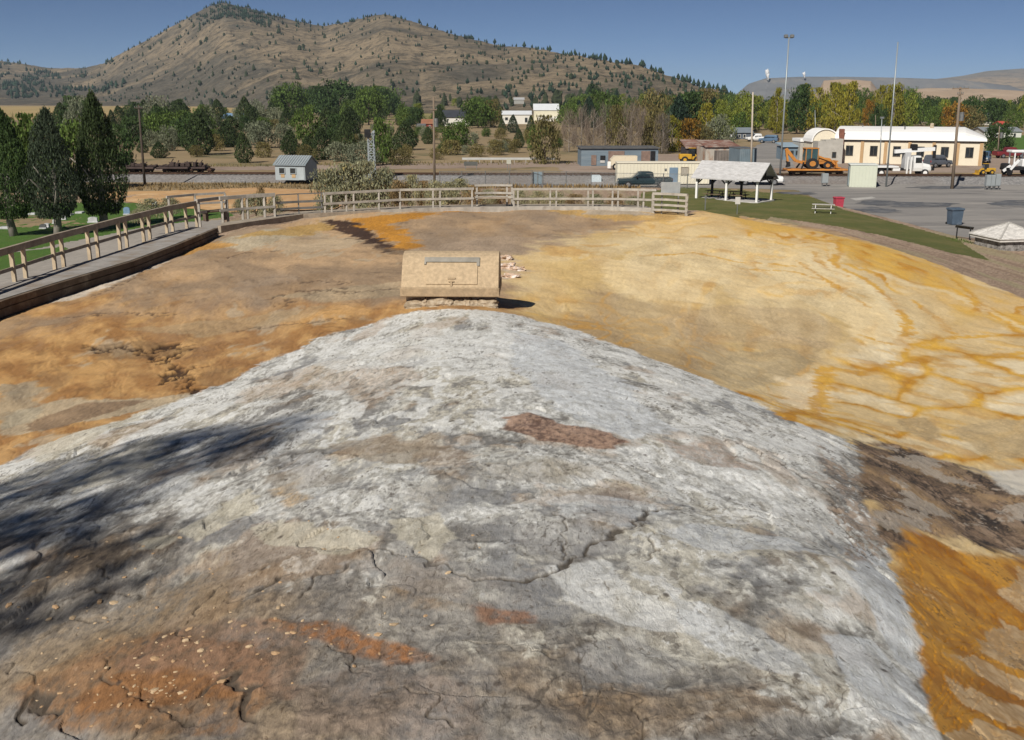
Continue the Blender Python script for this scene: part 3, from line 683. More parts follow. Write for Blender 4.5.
sheet('gravel_road', [(-700, 172), (0, 171), (300, 170), (440, 168.6), (640, 166), (640, 163), (560, 162), (440, 163), (250, 166.5), (0, 168), (-700, 168)], .015, DIRT, rag=.8)
sheet('rail_yard', [(560, 172.5), (1500, 172.5), (1500, 160), (1000, 158), (850, 158), (800, 150), (640, 155), (560, 164)], .01, DIRT, rag=.6)
sheet('access_road', [(700, 168), (795, 168), (792, 152), (790, 146), (760, 139), (752, 134), (735, 131), (738, 135), (762, 143), (745, 150), (735, 158)], .022, ASPH, rag=.3)
sheet('sandy_flat', [(90, 198), (160, 206), (230, 212), (335, 209), (330, 190), (250, 187.5), (190, 190), (110, 192)], .18, dryland('orange_sand', (.50, .31, .145), (.42, .25, .12), (.58, .40, .22), (.33, .22, .14), .08, .8), rag=.4)
for i, pl in enumerate([[(856, 203), (872, 200), (915, 202), (955, 203), (948, 206.5), (905, 207), (876, 205.5)], [(850, 209), (872, 206.5), (903, 211), (885, 213), (862, 212)], [(988, 203), (1010, 200), (1060, 200.5), (1060, 206), (1000, 206.5)],
                        [(905, 187.3), (930, 185.8), (985, 186.5), (980, 188.5), (930, 189)], [(775, 191.5), (815, 192), (812, 194.5), (785, 194)]]):
    sheet('asphalt_patch', pl, .035, DARK, rag=.35)
sheet('concrete_strip', [(850, 198.5), (872, 196.6), (876, 198.2), (856, 200.6)], .04, surf('old_concrete', (.4, .39, .37), .9, .2, 1), n=2)
sheet('far_lawn', [(985, 146), (1000, 136), (1100, 133), (1100, 150), (1010, 150)], .02, LAWN_L)
# track bed: a low ballast bank with sleepers and two rails, running right across
def ballast():
    m, nt, b = mk('ballast')
    n = noise(nt, 3, 5, .8); n2 = noise(nt, .08, 4)
    c = ramp(nt, n, [(.3, (.10, .10, .105)), (.5, (.21, .205, .205)), (.72, (.36, .35, .34))])
    c = mixc(nt, c, (.16, .13, .11), ramp(nt, n2, [(.45, (0, 0, 0)), (.7, (.7, .7, .7))]))
    nt.links.new(c, b.inputs['Base Color']); b.inputs['Roughness'].default_value = .95; bump(nt, b, n, 1, .1); return m
BAL = ballast()
# the line lies slightly askew: nearer on the right
TRK_RZ = math.atan2(-4.5, 900 * 138 / F)
mb = MB(); mb.prism([(-4.6, -.02), (-2.4, .75), (2.3, .75), (4.4, -.02)], -360, 360, 'x'); tb = mb.build('track_bed', BAL); setting(tb); tb.location = (0, 138.45, 0); tb.rotation_euler = (0, 0, TRK_RZ)
RUST = surf('rusty_steel', (.075, .042, .028), .6, .4, .5, metal=.4)
SLEEP = surf('creosote_wood', (.06, .045, .035), .9, .3, .3)
t = thing('railway_track', 'long rusty railway track on grey ballast crossing behind the gravel lot', 'railway track', (0, 138.45, .75), TRK_RZ)
for s in (-.72, .72):
    mb = MB(); mb.box((0, s, .14), (720, .09, .18)); mb.build('rail', RUST, t)
mb = MB(); x = -350
while x < 350: mb.box((x, 0, .02), (.25, 2.5, .13)); x += .7
mb.build('sleepers', SLEEP, t)['kind'] = 'stuff'

# ------------------------------------------------------------------ hills
SKY = [(-700, 80), (-300, 66), (-60, 62), (0, 61), (20, 63), (50, 68), (85, 68), (105, 63), (125, 52), (150, 40), (175, 27), (200, 13), (215, 5), (228, 2), (245, 6), (270, 13), (300, 21), (325, 26), (345, 23), (368, 17), (385, 14), (402, 18), (425, 25),
       (450, 33), (480, 41), (505, 47), (520, 46), (545, 50), (575, 55), (610, 61), (640, 66), (670, 76), (700, 86), (730, 95), (760, 103), (900, 108), (1500, 108)]
_sx = np.array([a for a, _ in SKY], float); _sy = np.array([b for _, b in SKY], float)
RID = [(-700, 3600), (-60, 3400), (60, 3000), (120, 2500), (230, 2200), (320, 2150), (390, 1900), (470, 1700), (540, 1500), (640, 1250), (720, 1000), (760, 900), (1500, 900)]
FOOT = [(-700, 1750), (0, 1600), (200, 1350), (280, 900), (400, 760), (560, 640), (700, 560), (1500, 540)]
def ip(t, x): return np.interp(x, [a for a, _ in t], [b for _, b in t])
pxs = np.concatenate([np.linspace(-500, -20, 80)[:-1], np.linspace(-20, 800, 420), np.linspace(800, 1300, 40)[1:]])
NT = 150; tv = np.linspace(0, 1.5, NT)
PX, T = np.meshgrid(pxs, tv)
slope = (PX - 512) / F
rd = ip(RID, PX); ft = ip(FOOT, PX)
D = ft + (rd - ft) * T
HX = D * slope * .962; HY = D
HZr = np.array([zat(py, d) for py, d in zip(np.interp(pxs, _sx, _sy), ip(RID, pxs))])
HZr = np.maximum(HZr, -3)
prof = np.where(T < 1, T ** 1.5 * (1 - .0 * T), np.maximum(0, 1 - (T - 1) * 1.6))
g = np.abs(fbm(HX / 240, HY / 330, 301, 5)); g2 = fbm(HX / 70, HY / 90, 307, 4)
env = np.clip(4 * T * np.clip(1.02 - T, 0, 1), 0, 1) * (HZr[None, :] > 3)
HZ = HZr[None, :] * prof - env * (g * .16 * HZr[None, :] - 2.5 * g2 - .05 * HZr[None, :])
HZ = HZ + 1.8 * (T > .9) * (T < 1.1) * fbm(HX / 25, HY / 25, 309, 3)
HZ = np.where(T < .01, -1.5, HZ)
def hill_mat(name, grass, sage, dark, k=1.0):
    m, nt, b = mk(name)
    v = mapped(nt, (1, 1, 1))
    n1 = noise(nt, .0045 * k, 9, .66, v, .5); n2 = noise(nt, .035 * k, 8, .85, v); n3 = noise(nt, .11 * k, 6, .85, v)
    at_ = nt.nodes.new('ShaderNodeAttribute'); at_.attribute_name = 'scrub'
    sh = nt.nodes.new('ShaderNodeMath'); sh.operation = 'MULTIPLY_ADD'; nt.links.new(at_.outputs['Fac'], sh.inputs[0]); sh.inputs[1].default_value = -.14; nt.links.new(n1, sh.inputs[2])
    c = mixc(nt, sage, grass, ramp(nt, sh.outputs[0], [(.40, (0, 0, 0)), (.54, (1, 1, 1))]))
    c = mixc(nt, c, [x * .55 for x in sage], ramp(nt, n2, [(.48, (0, 0, 0)), (.58, (.85, .85, .85))]))
    c = mixc(nt, c, dark, ramp(nt, n3, [(.55, (0, 0, 0)), (.61, (.9, .9, .9))]))
    c = mixc(nt, c, [min(1, x * 1.25) for x in grass], ramp(nt, n3, [(.36, (.6, .6, .6)), (.42, (0, 0, 0))]))
    nt.links.new(c, b.inputs['Base Color']); b.inputs['Roughness'].default_value = 1
    b.inputs['Specular IOR Level'].default_value = 0
    bump(nt, b, n2, .6, 5 / k); return m
def grid_mesh(name, X, Y, Z, mat, attr=None):
    nr, nc = X.shape
    mb = MB(); me = bpy.data.meshes.new(name)
    i, j = np.meshgrid(np.arange(nr - 1), np.arange(nc - 1), indexing='ij'); a = (i * nc + j).ravel()
    q = np.stack([a, a + 1, a + nc + 1, a + nc], 1)
    me.vertices.add(nr * nc); me.vertices.foreach_set('co', np.stack([X, Y, Z], -1).ravel().astype(np.float32))
    me.loops.add(q.size); me.loops.foreach_set('vertex_index', q.ravel().astype(np.int32))
    me.polygons.add(len(q)); me.polygons.foreach_set('loop_start', np.arange(0, q.size, 4, dtype=np.int32))
    me.update(calc_edges=True); me.validate(); me.shade_smooth(); me.materials.append(mat)
    if attr is not None:
        at_ = me.attributes.new('scrub', 'FLOAT', 'POINT'); at_.data.foreach_set('value', attr.ravel().astype(np.float32))
    o = bpy.data.objects.new(name, me); COL.objects.link(o); return setting(o)
peak = np.exp(-(((PX - 236) / 34) ** 2)) * sm(.8, .97, T)            # juniper cap on the summit
low_sage = 1.3 * sm(.62, .2, T) * (PX < 420) + sm(.3, .05, T) * .5 + np.clip((120 - PX) / 120, 0, .8)
scrub = np.clip(peak * 1.5 + .75 * low_sage * sm(-.35, .25, fbm(HX / 160, HY / 160, 311, 4) + .3), 0, 1)
grid_mesh('hills', HX, HY, HZ, hill_mat('hillside', (.245, .195, .134), (.112, .101, .082), (.055, .052, .038)), scrub)
def hill_z(px, t):
    j = int(np.clip(np.searchsorted(pxs, px), 0, len(pxs) - 1)); i = int(np.clip(t / 1.5 * (NT - 1), 0, NT - 1))
    return float(HX[i, j]), float(HY[i, j]), float(HZ[i, j])
# far terraces of the slag tip and the ranges behind it
def far_range(name, sky, d, depth, mat, steps=0, foot=200.0):
    xs_ = np.linspace(sky[0][0], sky[-1][0], 200); t = np.linspace(0, 1.3, 40)
    PXf, Tf = np.meshgrid(xs_, t); Df = d - depth * (1 - Tf)
    top = np.array([zat(q, d) for q in np.interp(xs_, [a for a, _ in sky], [b for _, b in sky])])
    pr = np.clip(Tf, 0, 1)
    if steps: pr = (np.floor(pr * steps) + sm(.25, .75, pr * steps - np.floor(pr * steps))) / steps
    Zf = top[None, :] * np.where(Tf <= 1, pr, np.maximum(0, 1 - (Tf - 1) * (1 if steps else 2)))
    Xf = Df * (PXf - 512) / F * .966; nf = fbm(Xf / 300, Df / 300, 401, 5)
    Zf = Zf + top[None, :] * .10 * nf * np.clip(3 * Tf * np.clip(1 - Tf, 0, 1), 0, 1) * (1 if not steps else .25) - 2 * (Tf < .02)
    return grid_mesh(name, Xf, Df, Zf, mat, Tf * 0)
SLAG = dryland('slag', (.115, .12, .13), (.16, .16, .165), (.20, .185, .17), (.10, .10, .11), .003, .02)
CLAY = dryland('tip_clay', (.40, .29, .19), (.33, .24, .16), (.44, .33, .23), (.25, .19, .14), .004, .03)
far_range('slag_heap', [(725, 99), (738, 93), (748, 84), (765, 78.5), (800, 77), (842, 77), (900, 78), (960, 80), (1010, 86), (1040, 96)], 3600, 420, SLAG, 2)
far_range('tip_slope', [(806, 99), (818, 92), (823, 80.5), (845, 79), (870, 81), (876, 88), (884, 97)], 3150, 260, CLAY, 0)
far_range('far_hills', [(600, 100), (800, 96), (890, 84), (930, 79.5), (960, 76), (985, 71), (1020, 68.5), (1070, 66), (1150, 70), (1300, 82), (1500, 95)], 6500, 1900, hill_mat('far_hillside', (.36, .27, .18), (.21, .18, .15), (.15, .14, .12), .3))
far_range('tan_bench', [(860, 97), (900, 90), (930, 88), (990, 89), (1060, 93)], 2600, 300, CLAY, 0)
# ------------------------------------------------------------------ trees and shrubs
def crown_mesh(name, seed, kind, n, leaf, mat):
    """crown of unit height and unit half-width: many leaf faces gathered in clumps, gaps between the clumps"""
    r = np.random.RandomState(seed)
    def prof(h):
        if kind == 'cone': return np.clip((1 - h) ** .75, 0, 1) * np.clip(.35 + h * 5, 0, 1)
        if kind == 'yew': return np.clip(1 - h, 0, 1) ** .62 * np.clip(.42 + h * 2.2, 0, 1) * 1.12
        if kind == 'column': return np.clip(1.02 - h, 0, 1) ** .42 * np.clip(.4 + h * 2.2, 0, 1)
        if kind == 'bush': return np.sqrt(np.clip(1 - (h * 1.0) ** 2, 0, 1))
        return np.sqrt(np.clip(1 - ((h - .46) / .56) ** 2, 0, 1)) * .98
    K = {'round': 34, 'column': 40, 'cone': 46, 'yew': 60, 'bush': 26, 'bare': 30}[kind]
    ch = r.rand(K) ** (.9 if kind != 'cone' else 1.4); ca = r.rand(K) * 6.283; cr = np.sqrt(r.rand(K)) * .25 + .68
    if kind in ('round', 'bare'): ch = .04 + .92 * ch
    wob = 1 + .16 * np.sin(ca * 2 + seed) + .10 * np.sin(ca * 3 + 2 * seed)
    pr = prof(ch) * cr * wob * (.86 + .22 * r.rand(K))
    cx, cy = pr * np.cos(ca), pr * np.sin(ca)
    cs = (.15 + .13 * r.rand(K)) * {'cone': .9, 'yew': .95, 'column': .95, 'bush': 1.5, 'round': 1.35, 'bare': 1.2}[kind]
    k = r.randint(0, K, n); q = r.normal(size=(n, 3)); q /= np.linalg.norm(q, axis=1)[:, None]; q *= (r.rand(n) ** .4)[:, None]
    if seed == 77: q[:, 2] *= .35
    P_ = np.stack([cx[k], cy[k], ch[k]], 1) + q * cs[k][:, None] * np.array([1.35, 1.35, .8 if kind not in ('yew', 'cone', 'column') else .62])
    if kind in ('yew', 'cone'):                        # close evergreen: a bumpy shell of sprays rather than open clumps
        h = r.rand(n) ** 1.15; a = r.rand(n) * 6.283
        bumpy = 1 + (.30 if n > 10000 else .18) * fbm(a * 1.6 + seed * 3.1, h * 7.0, seed, 3) + .10 * np.sin(a * 3 + seed)
        rr_ = prof(h) * bumpy * (1 - .30 * r.rand(n) ** 2.2)
        P_ = np.stack([rr_ * np.cos(a), rr_ * np.sin(a), h + .02 * r.normal(size=n)], 1)
    m = r.rand(n) < .18                                # some leaves deep inside
    h = r.rand(n); a = r.rand(n) * 6.283; rad_ = prof(h) * np.sqrt(r.rand(n)) * .8
    P_[m] = np.stack([rad_ * np.cos(a), rad_ * np.sin(a), h], 1)[m]
    P_[:, 2] = np.clip(P_[:, 2], 0.0, 1.04)
    d = r.normal(size=(n, 3)); d[:, 2] = np.abs(d[:, 2]) * (1.6 if kind in ('bare', 'bush') else .6) + .1; d /= np.linalg.norm(d, axis=1)[:, None]
    e = np.cross(d, r.normal(size=(n, 3))); e /= np.linalg.norm(e, axis=1)[:, None]
    s = leaf * (.6 + .8 * r.rand(n))[:, None]; asp = .12 if kind == 'bare' else (.35 if kind == 'bush' else .62)
    el = 2.4 if kind == 'bare' else 1.0
    V = np.empty((n, 4, 3)); V[:, 0] = P_ - d * s * el; V[:, 1] = P_ + e * s * asp; V[:, 2] = P_ + d * s * el; V[:, 3] = P_ - e * s * asp
    me = bpy.data.meshes.new(name)
    me.vertices.add(n * 4); me.vertices.foreach_set('co', V.ravel().astype(np.float32))
    me.loops.add(n * 4); me.loops.foreach_set('vertex_index', np.arange(n * 4, dtype=np.int32))
    me.polygons.add(n); me.polygons.foreach_set('loop_start', np.arange(0, n * 4, 4, dtype=np.int32))
    me.update(calc_edges=True); me.materials.append(mat); return me
def trunk_mesh(name, seed, mat, top=.8, r0=.035, limbs=5, start=.15):
    r = random.Random(seed); mb = MB()
    j = lambda s: r.uniform(-s, s)
    mb.tube([(0, 0, -.02), (j(.02), j(.02), .12), (j(.03), j(.03), .4), (j(.04), j(.04), top)], [r0 * 1.3, r0, r0 * .7, r0 * .15], 7)
    for i in range(limbs):
        h = start + (top - start) * (i + .5) / limbs; a = r.uniform(0, 6.28); l = r.uniform(.25, .6) * (1.1 - h)
        mb.tube([(0, 0, h), (math.cos(a) * l * .5, math.sin(a) * l * .5, h + .1), (math.cos(a) * l, math.sin(a) * l, h + .2)], [r0 * .5, r0 * .3, r0 * .08], 5)
    return mb.mesh(name, mat, True)
BARK = surf('bark', (.12, .09, .065), .95, .35, 4, stretch=(1, 1, .2))
BARKG = surf('grey_bark', (.24, .215, .19), .95, .3, 4, stretch=(1, 1, .2))
LM = {'juniper': leafm('juniper_leaf', (0.054, 0.080, 0.031), .55), 'grey_juniper': leafm('grey_juniper_leaf', (0.061, 0.084, 0.052), .5), 'broad': leafm('broad_leaf', (0.090, 0.141, 0.033), .55),
      'dark': leafm('dark_leaf', (0.051, 0.088, 0.029), .5), 'olive': leafm('silver_leaf', (0.196, 0.217, 0.145), .45), 'yellow': leafm('yellow_leaf', (.23, .215, .03), .5), 'lime': leafm('lime_leaf', (0.190, 0.226, 0.040), .5),
      'orange': leafm('orange_leaf', (.27, .145, .025), .5), 'bare': leafm('bare_twig', (.17, .14, .115), .5, 0), 'drab': leafm('drab_leaf', (0.167, 0.145, 0.058), .5), 'spruce': leafm('spruce_leaf', (0.026, 0.049, 0.032), .5),
      'sage': leafm('sage_leaf', (.27, .275, .175), .45, .15, (.36, .30, .13)), 'weed': leafm('weed_leaf', (.24, .17, .085), .5, .1), 'rust': leafm('rust_leaf', (.20, .105, .045), .5, .1)}
SPEC = {  # kind: crown shape, leaves, leaf size, crown base, variants, bark
 'juniper': ('yew', 2600, .046, .03, 4, BARK), 'grey_juniper': ('yew', 2600, .046, .04, 2, BARK), 'broad': ('round', 2600, .052, .08, 4, BARK), 'dark': ('round', 2600, .052, .07, 3, BARK), 'olive': ('round', 2400, .05, .02, 3, BARK),
 'yellow': ('column', 2200, .042, .04, 4, BARKG), 'lime': ('column', 2200, .044, .04, 3, BARKG), 'orange': ('round', 1900, .05, .03, 2, BARK), 'bare': ('bare', 1700, .05, .02, 4, BARKG), 'drab': ('round', 2000, .05, .02, 3, BARK), 'spruce': ('cone', 2600, .046, .03, 3, BARK)}
WORDS = {'juniper': 'dark green conical juniper', 'grey_juniper': 'grey green conical juniper', 'broad': 'mid green broadleaf tree', 'dark': 'dark green rounded tree', 'olive': 'silvery grey green rounded tree', 'yellow': 'tall yellow green poplar',
         'lime': 'slim lime green tree', 'orange': 'orange autumn tree', 'bare': 'leafless grey brown tree', 'drab': 'drab olive brown tree', 'spruce': 'blackish green pointed spruce'}
NM = {'juniper': 'juniper_tree', 'grey_juniper': 'juniper_tree', 'broad': 'broadleaf_tree', 'dark': 'broadleaf_tree', 'olive': 'silverleaf_tree', 'yellow': 'poplar_tree', 'lime': 'poplar_tree', 'orange': 'autumn_tree', 'bare': 'bare_tree', 'drab': 'scrub_tree', 'spruce': 'spruce_tree'}
_tp = {}
def tree_meshes(kind, v):
    if (kind, v) not in _tp:
        sh, n, lf, cb, nv, bk = SPEC[kind]
        _tp[(kind, v)] = (crown_mesh(NM[kind] + '_crown', 60 + 7 * v + len(kind), sh, n, lf, LM[kind]), trunk_mesh(NM[kind] + '_trunk', v, BARKG if kind == 'bare' else bk, .85 if kind in ('bare', 'yellow', 'lime') else .6, .022 if kind != 'bare' else .02, {'bare': 9, 'yellow': 4, 'lime': 4, 'juniper': 0, 'grey_juniper': 0, 'spruce': 0}.get(kind, 3), .15 if kind != 'bare' else .08), cb)
    return _tp[(kind, v)]
trees_made = []
def tree(kind, x, y, z, h, w, label, group=None, v=None, small=False):
    v = rng.randrange(SPEC[kind][4]) if v is None else v
    cm, tm, cb = tree_meshes(kind, v)
    t = thing(NM[kind], label, 'tree', (x, y, z), rng.uniform(0, 6.28), group)
    c = bpy.data.objects.new('crown', cm); COL.objects.link(c); c.parent = t; c.location = (0, 0, h * cb); c.scale = (w / 2, w / 2, h * (1 - cb))
    k = bpy.data.objects.new('trunk', tm); COL.objects.link(k); k.parent = t; k.scale = (h * .8, h * .8, h)
    trees_made.append((x, y)); return t
def ptree(kind, px, py, hp, wp, where, group=None, z=0.0, v=None):
    q = at(px, py, z); h = zat(py - hp, q[1]) - z
    return tree(kind, q[0], q[1], z, h, wp * U(q[1]) * 1.08, WORDS[kind] + ' ' + where, group, v)
# --- trees with a place of their own
for a in [
 ('juniper', 244, 163, 30, 19, 'alone on dry grass left of the grey shed'), ('olive', 260, 148, 26, 26, 'up the bank left of the grey shed'), ('olive', 284, 147, 22, 19, 'behind the grey shed roof'),
 ('juniper', 291, 155, 25, 20, 'directly above the grey shed'), ('juniper', 307, 156, 20, 13, 'just right above the grey shed'), ('juniper', 322, 160, 32, 24, 'right of the shed, thickest of three'),
 ('juniper', 346, 154, 33, 21, 'right of the shed, tallest of three'), ('broad', 383, 165, 45, 19, 'tall and narrow beside the lattice mast'), ('juniper', 405, 150, 28, 26, 'right of the lattice mast'),
 ('olive', 362, 166, 24, 26, 'at the foot of the lattice mast'), ('drab', 399, 165, 15, 20, 'low behind the far fence right of the mast'),
 ('broad', 369, 125, 38, 24, 'brightest of the grove below the hill'), ('broad', 352, 122, 22, 19, 'left of the brightest grove tree'), ('dark', 378, 104, 24, 30, 'right end of the dark grove below the hill'),
 ('broad', 457, 150, 28, 26, 'in front of the white house'), ('juniper', 428, 144, 17, 13, 'below the red shed'), ('dark', 416, 128, 20, 18, 'left of the red shed'), ('lime', 456, 112, 13, 14, 'behind the white house roof'),
 ('broad', 478, 128, 28, 30, 'touching the right end of the white house'), ('drab', 491, 127, 25, 18, 'between the white house and white bungalow'), ('spruce', 504, 110, 20, 15, 'above the white bungalow roof'),
 ('juniper', 502, 134, 15, 9, 'left of the white bungalow front'), ('grey_juniper', 513, 133, 18, 12, 'in front of the white bungalow'), ('juniper', 519, 148, 19, 12, 'leaning below the white bungalow'),
 ('juniper', 531, 136, 20, 10, 'right end of the white bungalow'), ('drab', 545, 164, 46, 26, 'tallest below the white barn'), ('broad', 535, 152, 26, 14, 'below the white barn, its smaller neighbour'), ('broad', 570, 127, 24, 24, 'touching the right side of the white barn'),
 ('dark', 797, 134, 47, 22, 'tall and narrow right of the light mast'), ('yellow', 776, 134, 44, 15, 'left of the tall light mast'), ('yellow', 848, 132, 48, 22, 'highest above the warehouse roof'), ('yellow', 834, 131, 43, 20, 'second highest above the warehouse roof'),
 ('yellow', 892, 131, 46, 25, 'behind the white mast above the warehouse'), ('lime', 908, 131, 38, 20, 'right of the white mast above the warehouse'), ('orange', 868, 131, 30, 13, 'between the poplars above the warehouse'),
 ('dark', 998, 154, 29, 27, 'at the right end of the warehouse'), ('orange', 955, 131, 28, 24, 'behind the warehouse, reddest of the row'), ('drab', 968, 131, 24, 24, 'behind the right end of the warehouse'),
 ('orange', 690, 152, 32, 24, 'brightest orange behind the yellow loader'), ('yellow', 672, 152, 36, 20, 'left of the orange tree above the yard'), ('drab', 703, 152, 26, 20, 'right of the orange tree above the yard'),
 ('olive', 718, 148, 32, 24, 'beside the white tank up the slope'), ('drab', 640, 131, 25, 20, 'behind the leafless trees above the blue shed'),
 ('dark', 878, 132, 28, 16, 'between two poplars above the warehouse')]:
    ptree(a[0], a[1], a[2], a[3], a[4], a[5])
for i, (px, h, w) in enumerate([(569, 42, 16), (581, 46, 18), (593, 44, 17), (605, 47, 20), (618, 45, 20), (630, 48, 20), (642, 44, 18), (654, 46, 20), (662, 40, 16)]):
    ptree('bare' if i not in (4, 7) else 'drab', px, 152 + (i % 3), h, w, 'in the row behind the blue shed', 'leafless trees behind the blue shed' if i not in (4, 7) else 'olive trees behind the blue shed')
# --- the three clipped cemetery trees with trunks showing, each with far more foliage
def big_tree(name, px, base, top, half, kind, label, seed, cb, n=15000, leaf=.021):
    q = at(px, base, .15); h = zat(top, q[1]) - .15
    t = thing(name, label, 'tree', q, seed)
    c = bpy.data.objects.new('crown', crown_mesh('crown', seed, 'yew', n, leaf, LM[kind])); COL.objects.link(c); c.parent = t
    c.location = (0, 0, h * cb); c.scale = (half * U(q[1]), half * U(q[1]), h * (1 - cb))
    k = bpy.data.objects.new('trunk', trunk_mesh('trunk', seed, BARKG, .5, .035, 4, .14)); COL.objects.link(k); k.parent = t; k.scale = (h * .85, h * .85, h)
    return t
big_tree('cemetery_tree', 104, 229, 95, 27, 'juniper', 'tall dark pointed evergreen on the cemetery lawn, rightmost of three', 3, .12)
big_tree('cemetery_tree', 58, 235, 110, 28, 'grey_juniper', 'grey green evergreen on the cemetery lawn, middle of three', 5, .15)
big_tree('cemetery_tree', 14, 235, 112, 30, 'dark', 'dark evergreen at the left edge of the cemetery lawn', 8, .15)
for a in [('broad', 42, 196, 78, 46, 'behind the middle cemetery evergreen'), ('broad', 78, 190, 70, 44, 'between the two right cemetery evergreens'), ('dark', 12, 192, 74, 44, 'behind the left edge cemetery evergreen'), ('dark', 122, 176, 50, 30, 'right behind the tallest cemetery evergreen')]:
    ptree(*a)
# --- filler on the valley floor: each tree stands on its own spot
def filler(n, poly, kinds, hm, wr, group, where, mind=7):
    xs_ = [p[0] for p in poly]; ys_ = [p[1] for p in poly]; k = 0; tries = 0
    P_ = np.array(poly, float)
    while k < n and tries < n * 60:
        tries += 1
        x, y = rng.uniform(min(xs_), max(xs_)), rng.uniform(min(ys_), max(ys_))
        if sdist(poly, np.array([x]), np.array([y]))[0] < 0: continue
        q = at(x, y, 0)
        if 108 < y < 132 and (440 < x < 475 or 499 < x < 562 or 419 < x < 436): continue       # keeps the houses clear
        if any((q[0] - a) ** 2 + (q[1] - b) ** 2 < (mind * (q[1] / 300) ** .5) ** 2 for a, b in trees_made): continue
        kd = rng.choice(kinds); h = rng.uniform(*hm)
        tree(kd, q[0], q[1], 0, h, h * rng.uniform(*wr), WORDS[kd] + ' ' + where, WORDS[kd] + 's ' + group); k += 1
filler(46, [(108, 163), (215, 160), (240, 140), (350, 150), (400, 140), (420, 128), (400, 119), (110, 122)], ['juniper', 'juniper', 'dark', 'olive', 'broad', 'juniper', 'juniper'], (4.5, 8.5), (.75, 1.1), 'on the valley floor', 'on the dry valley floor left of the white house', 6)
filler(34, [(60, 136), (280, 128), (290, 121), (60, 122)], ['juniper', 'dark', 'juniper', 'olive'], (6, 11), (.55, .95), 'at the field edge', 'along the lower edge of the far field', 8)
filler(26, [(274, 120), (395, 120), (395, 110), (274, 108)], ['dark', 'dark', 'broad', 'olive'], (12, 19), (.9, 1.25), 'of the grove', 'in the grove at the foot of the hill', 11)
filler(60, [(560, 125), (700, 140), (760, 128), (760, 114), (560, 110)], ['broad', 'drab', 'dark', 'lime', 'broad', 'spruce'], (8, 13), (.6, 1.0), 'behind the yard', 'in the wood behind the blue shed', 9)
filler(50, [(700, 146), (735, 140), (800, 127), (830, 121), (830, 114), (700, 114)], ['broad', 'yellow', 'lime', 'lime', 'dark', 'yellow'], (6, 11), (.5, .9), 'of the middle wood', 'in the wood left of the warehouse', 8)
filler(30, [(800, 132), (920, 131), (920, 121), (800, 120)], ['yellow', 'lime', 'yellow', 'broad', 'dark'], (9, 15), (.4, .75), 'behind the warehouse', 'in the row behind the warehouse', 7)
filler(75, [(900, 130), (1060, 132), (1100, 112), (900, 112)], ['dark', 'spruce', 'broad', 'dark', 'lime', 'broad'], (6.5, 11.5), (.6, 1.05), 'of the far right wood', 'in the dark wood right of the warehouse', 9)
filler(22, [(470, 122), (560, 118), (560, 108), (470, 110)], ['juniper', 'broad', 'dark', 'drab'], (7, 12), (.6, .95), 'behind the houses', 'behind the white houses', 9)
filler(14, [(535, 112), (620, 114), (620, 107), (535, 107)], ['spruce', 'spruce', 'dark'], (14, 22), (.5, .8), 'above the barn', 'above the white barn', 12)
filler(40, [(400, 160), (560, 160), (560, 130), (400, 128)], ['drab', 'olive', 'drab', 'broad'], (1.2, 3.0), (1.0, 1.6), 'low on the slope below the white houses', 'low on the slope below the white houses', 4)
filler(50, [(100, 164), (400, 164), (400, 128), (110, 128)], ['drab', 'olive', 'broad', 'juniper'], (1.2, 3.5), (1.0, 1.5), 'low among the valley junipers', 'low among the valley junipers', 4)
filler(24, [(400, 128), (560, 128), (560, 118), (400, 118)], ['broad', 'lime', 'juniper', 'broad'], (4, 8), (.8, 1.1), 'close about the white houses', 'close about the white houses', 9)
# --- junipers dotted over the hillside: one mesh each, too small to show parts
hj = []
def spiky(seed, wide):
    """small dense evergreen: ragged tiers round one stem, a single closed shape"""
    r = np.random.RandomState(seed); mb = MB(); n = 9; lv = 7; vs = [(0, 0, -.06)]
    for i in range(lv):
        h = .06 + .86 * i / (lv - 1); w_ = ((1 - h) ** .7 if not wide else math.sqrt(max(.05, 1 - ((h - .45) / .6) ** 2))) * .95 + .04
        for k in range(n): a = 6.283 * k / n + .35 * i; q = w_ * (.62 + .62 * r.rand()); vs.append((q * math.cos(a), q * math.sin(a), h + .07 * r.normal()))
    vs.append((.06 * r.normal(), .06 * r.normal(), 1.04))
    fs = [(0, 1 + (k + 1) % n, 1 + k) for k in range(n)] + [(1 + i * n + k, 1 + i * n + (k + 1) % n, 1 + (i + 1) * n + (k + 1) % n, 1 + (i + 1) * n + k) for i in range(lv - 1) for k in range(n)] + [(len(vs) - 1, 1 + (lv - 1) * n + k, 1 + (lv - 1) * n + (k + 1) % n) for k in range(n)]
    mb.add(vs, fs); return mb.mesh('hill_juniper', surf('juniper_mass', (.034, .044, .02), .95, .5, 3))
for v in range(6): hj.append(spiky(800 + v, v % 3 == 2))
def hill_tree(px, t, h, label, grp):
    x, y, z = hill_z(px, t)
    o = bpy.data.objects.new('hill_juniper', rng.choice(hj)); COL.objects.link(o)
    o.location = (x, y, z - .2); o.scale = (h * rng.uniform(.3, .42), h * .36, h); o.rotation_euler = (0, 0, rng.uniform(0, 6.28)); return tag(o, label, 'tree', grp)
for px, t in [(416, .10), (442, .11), (459, .11), (475, .10), (488, .13), (535, .12), (556, .16), (568, .14), (580, .2), (545, .2)]:
    hill_tree(px, t, rng.uniform(8, 12), 'dark pointed juniper at the foot of the hill above the houses', 'junipers at the foot of the hill')
cnt = 0; tries = 0
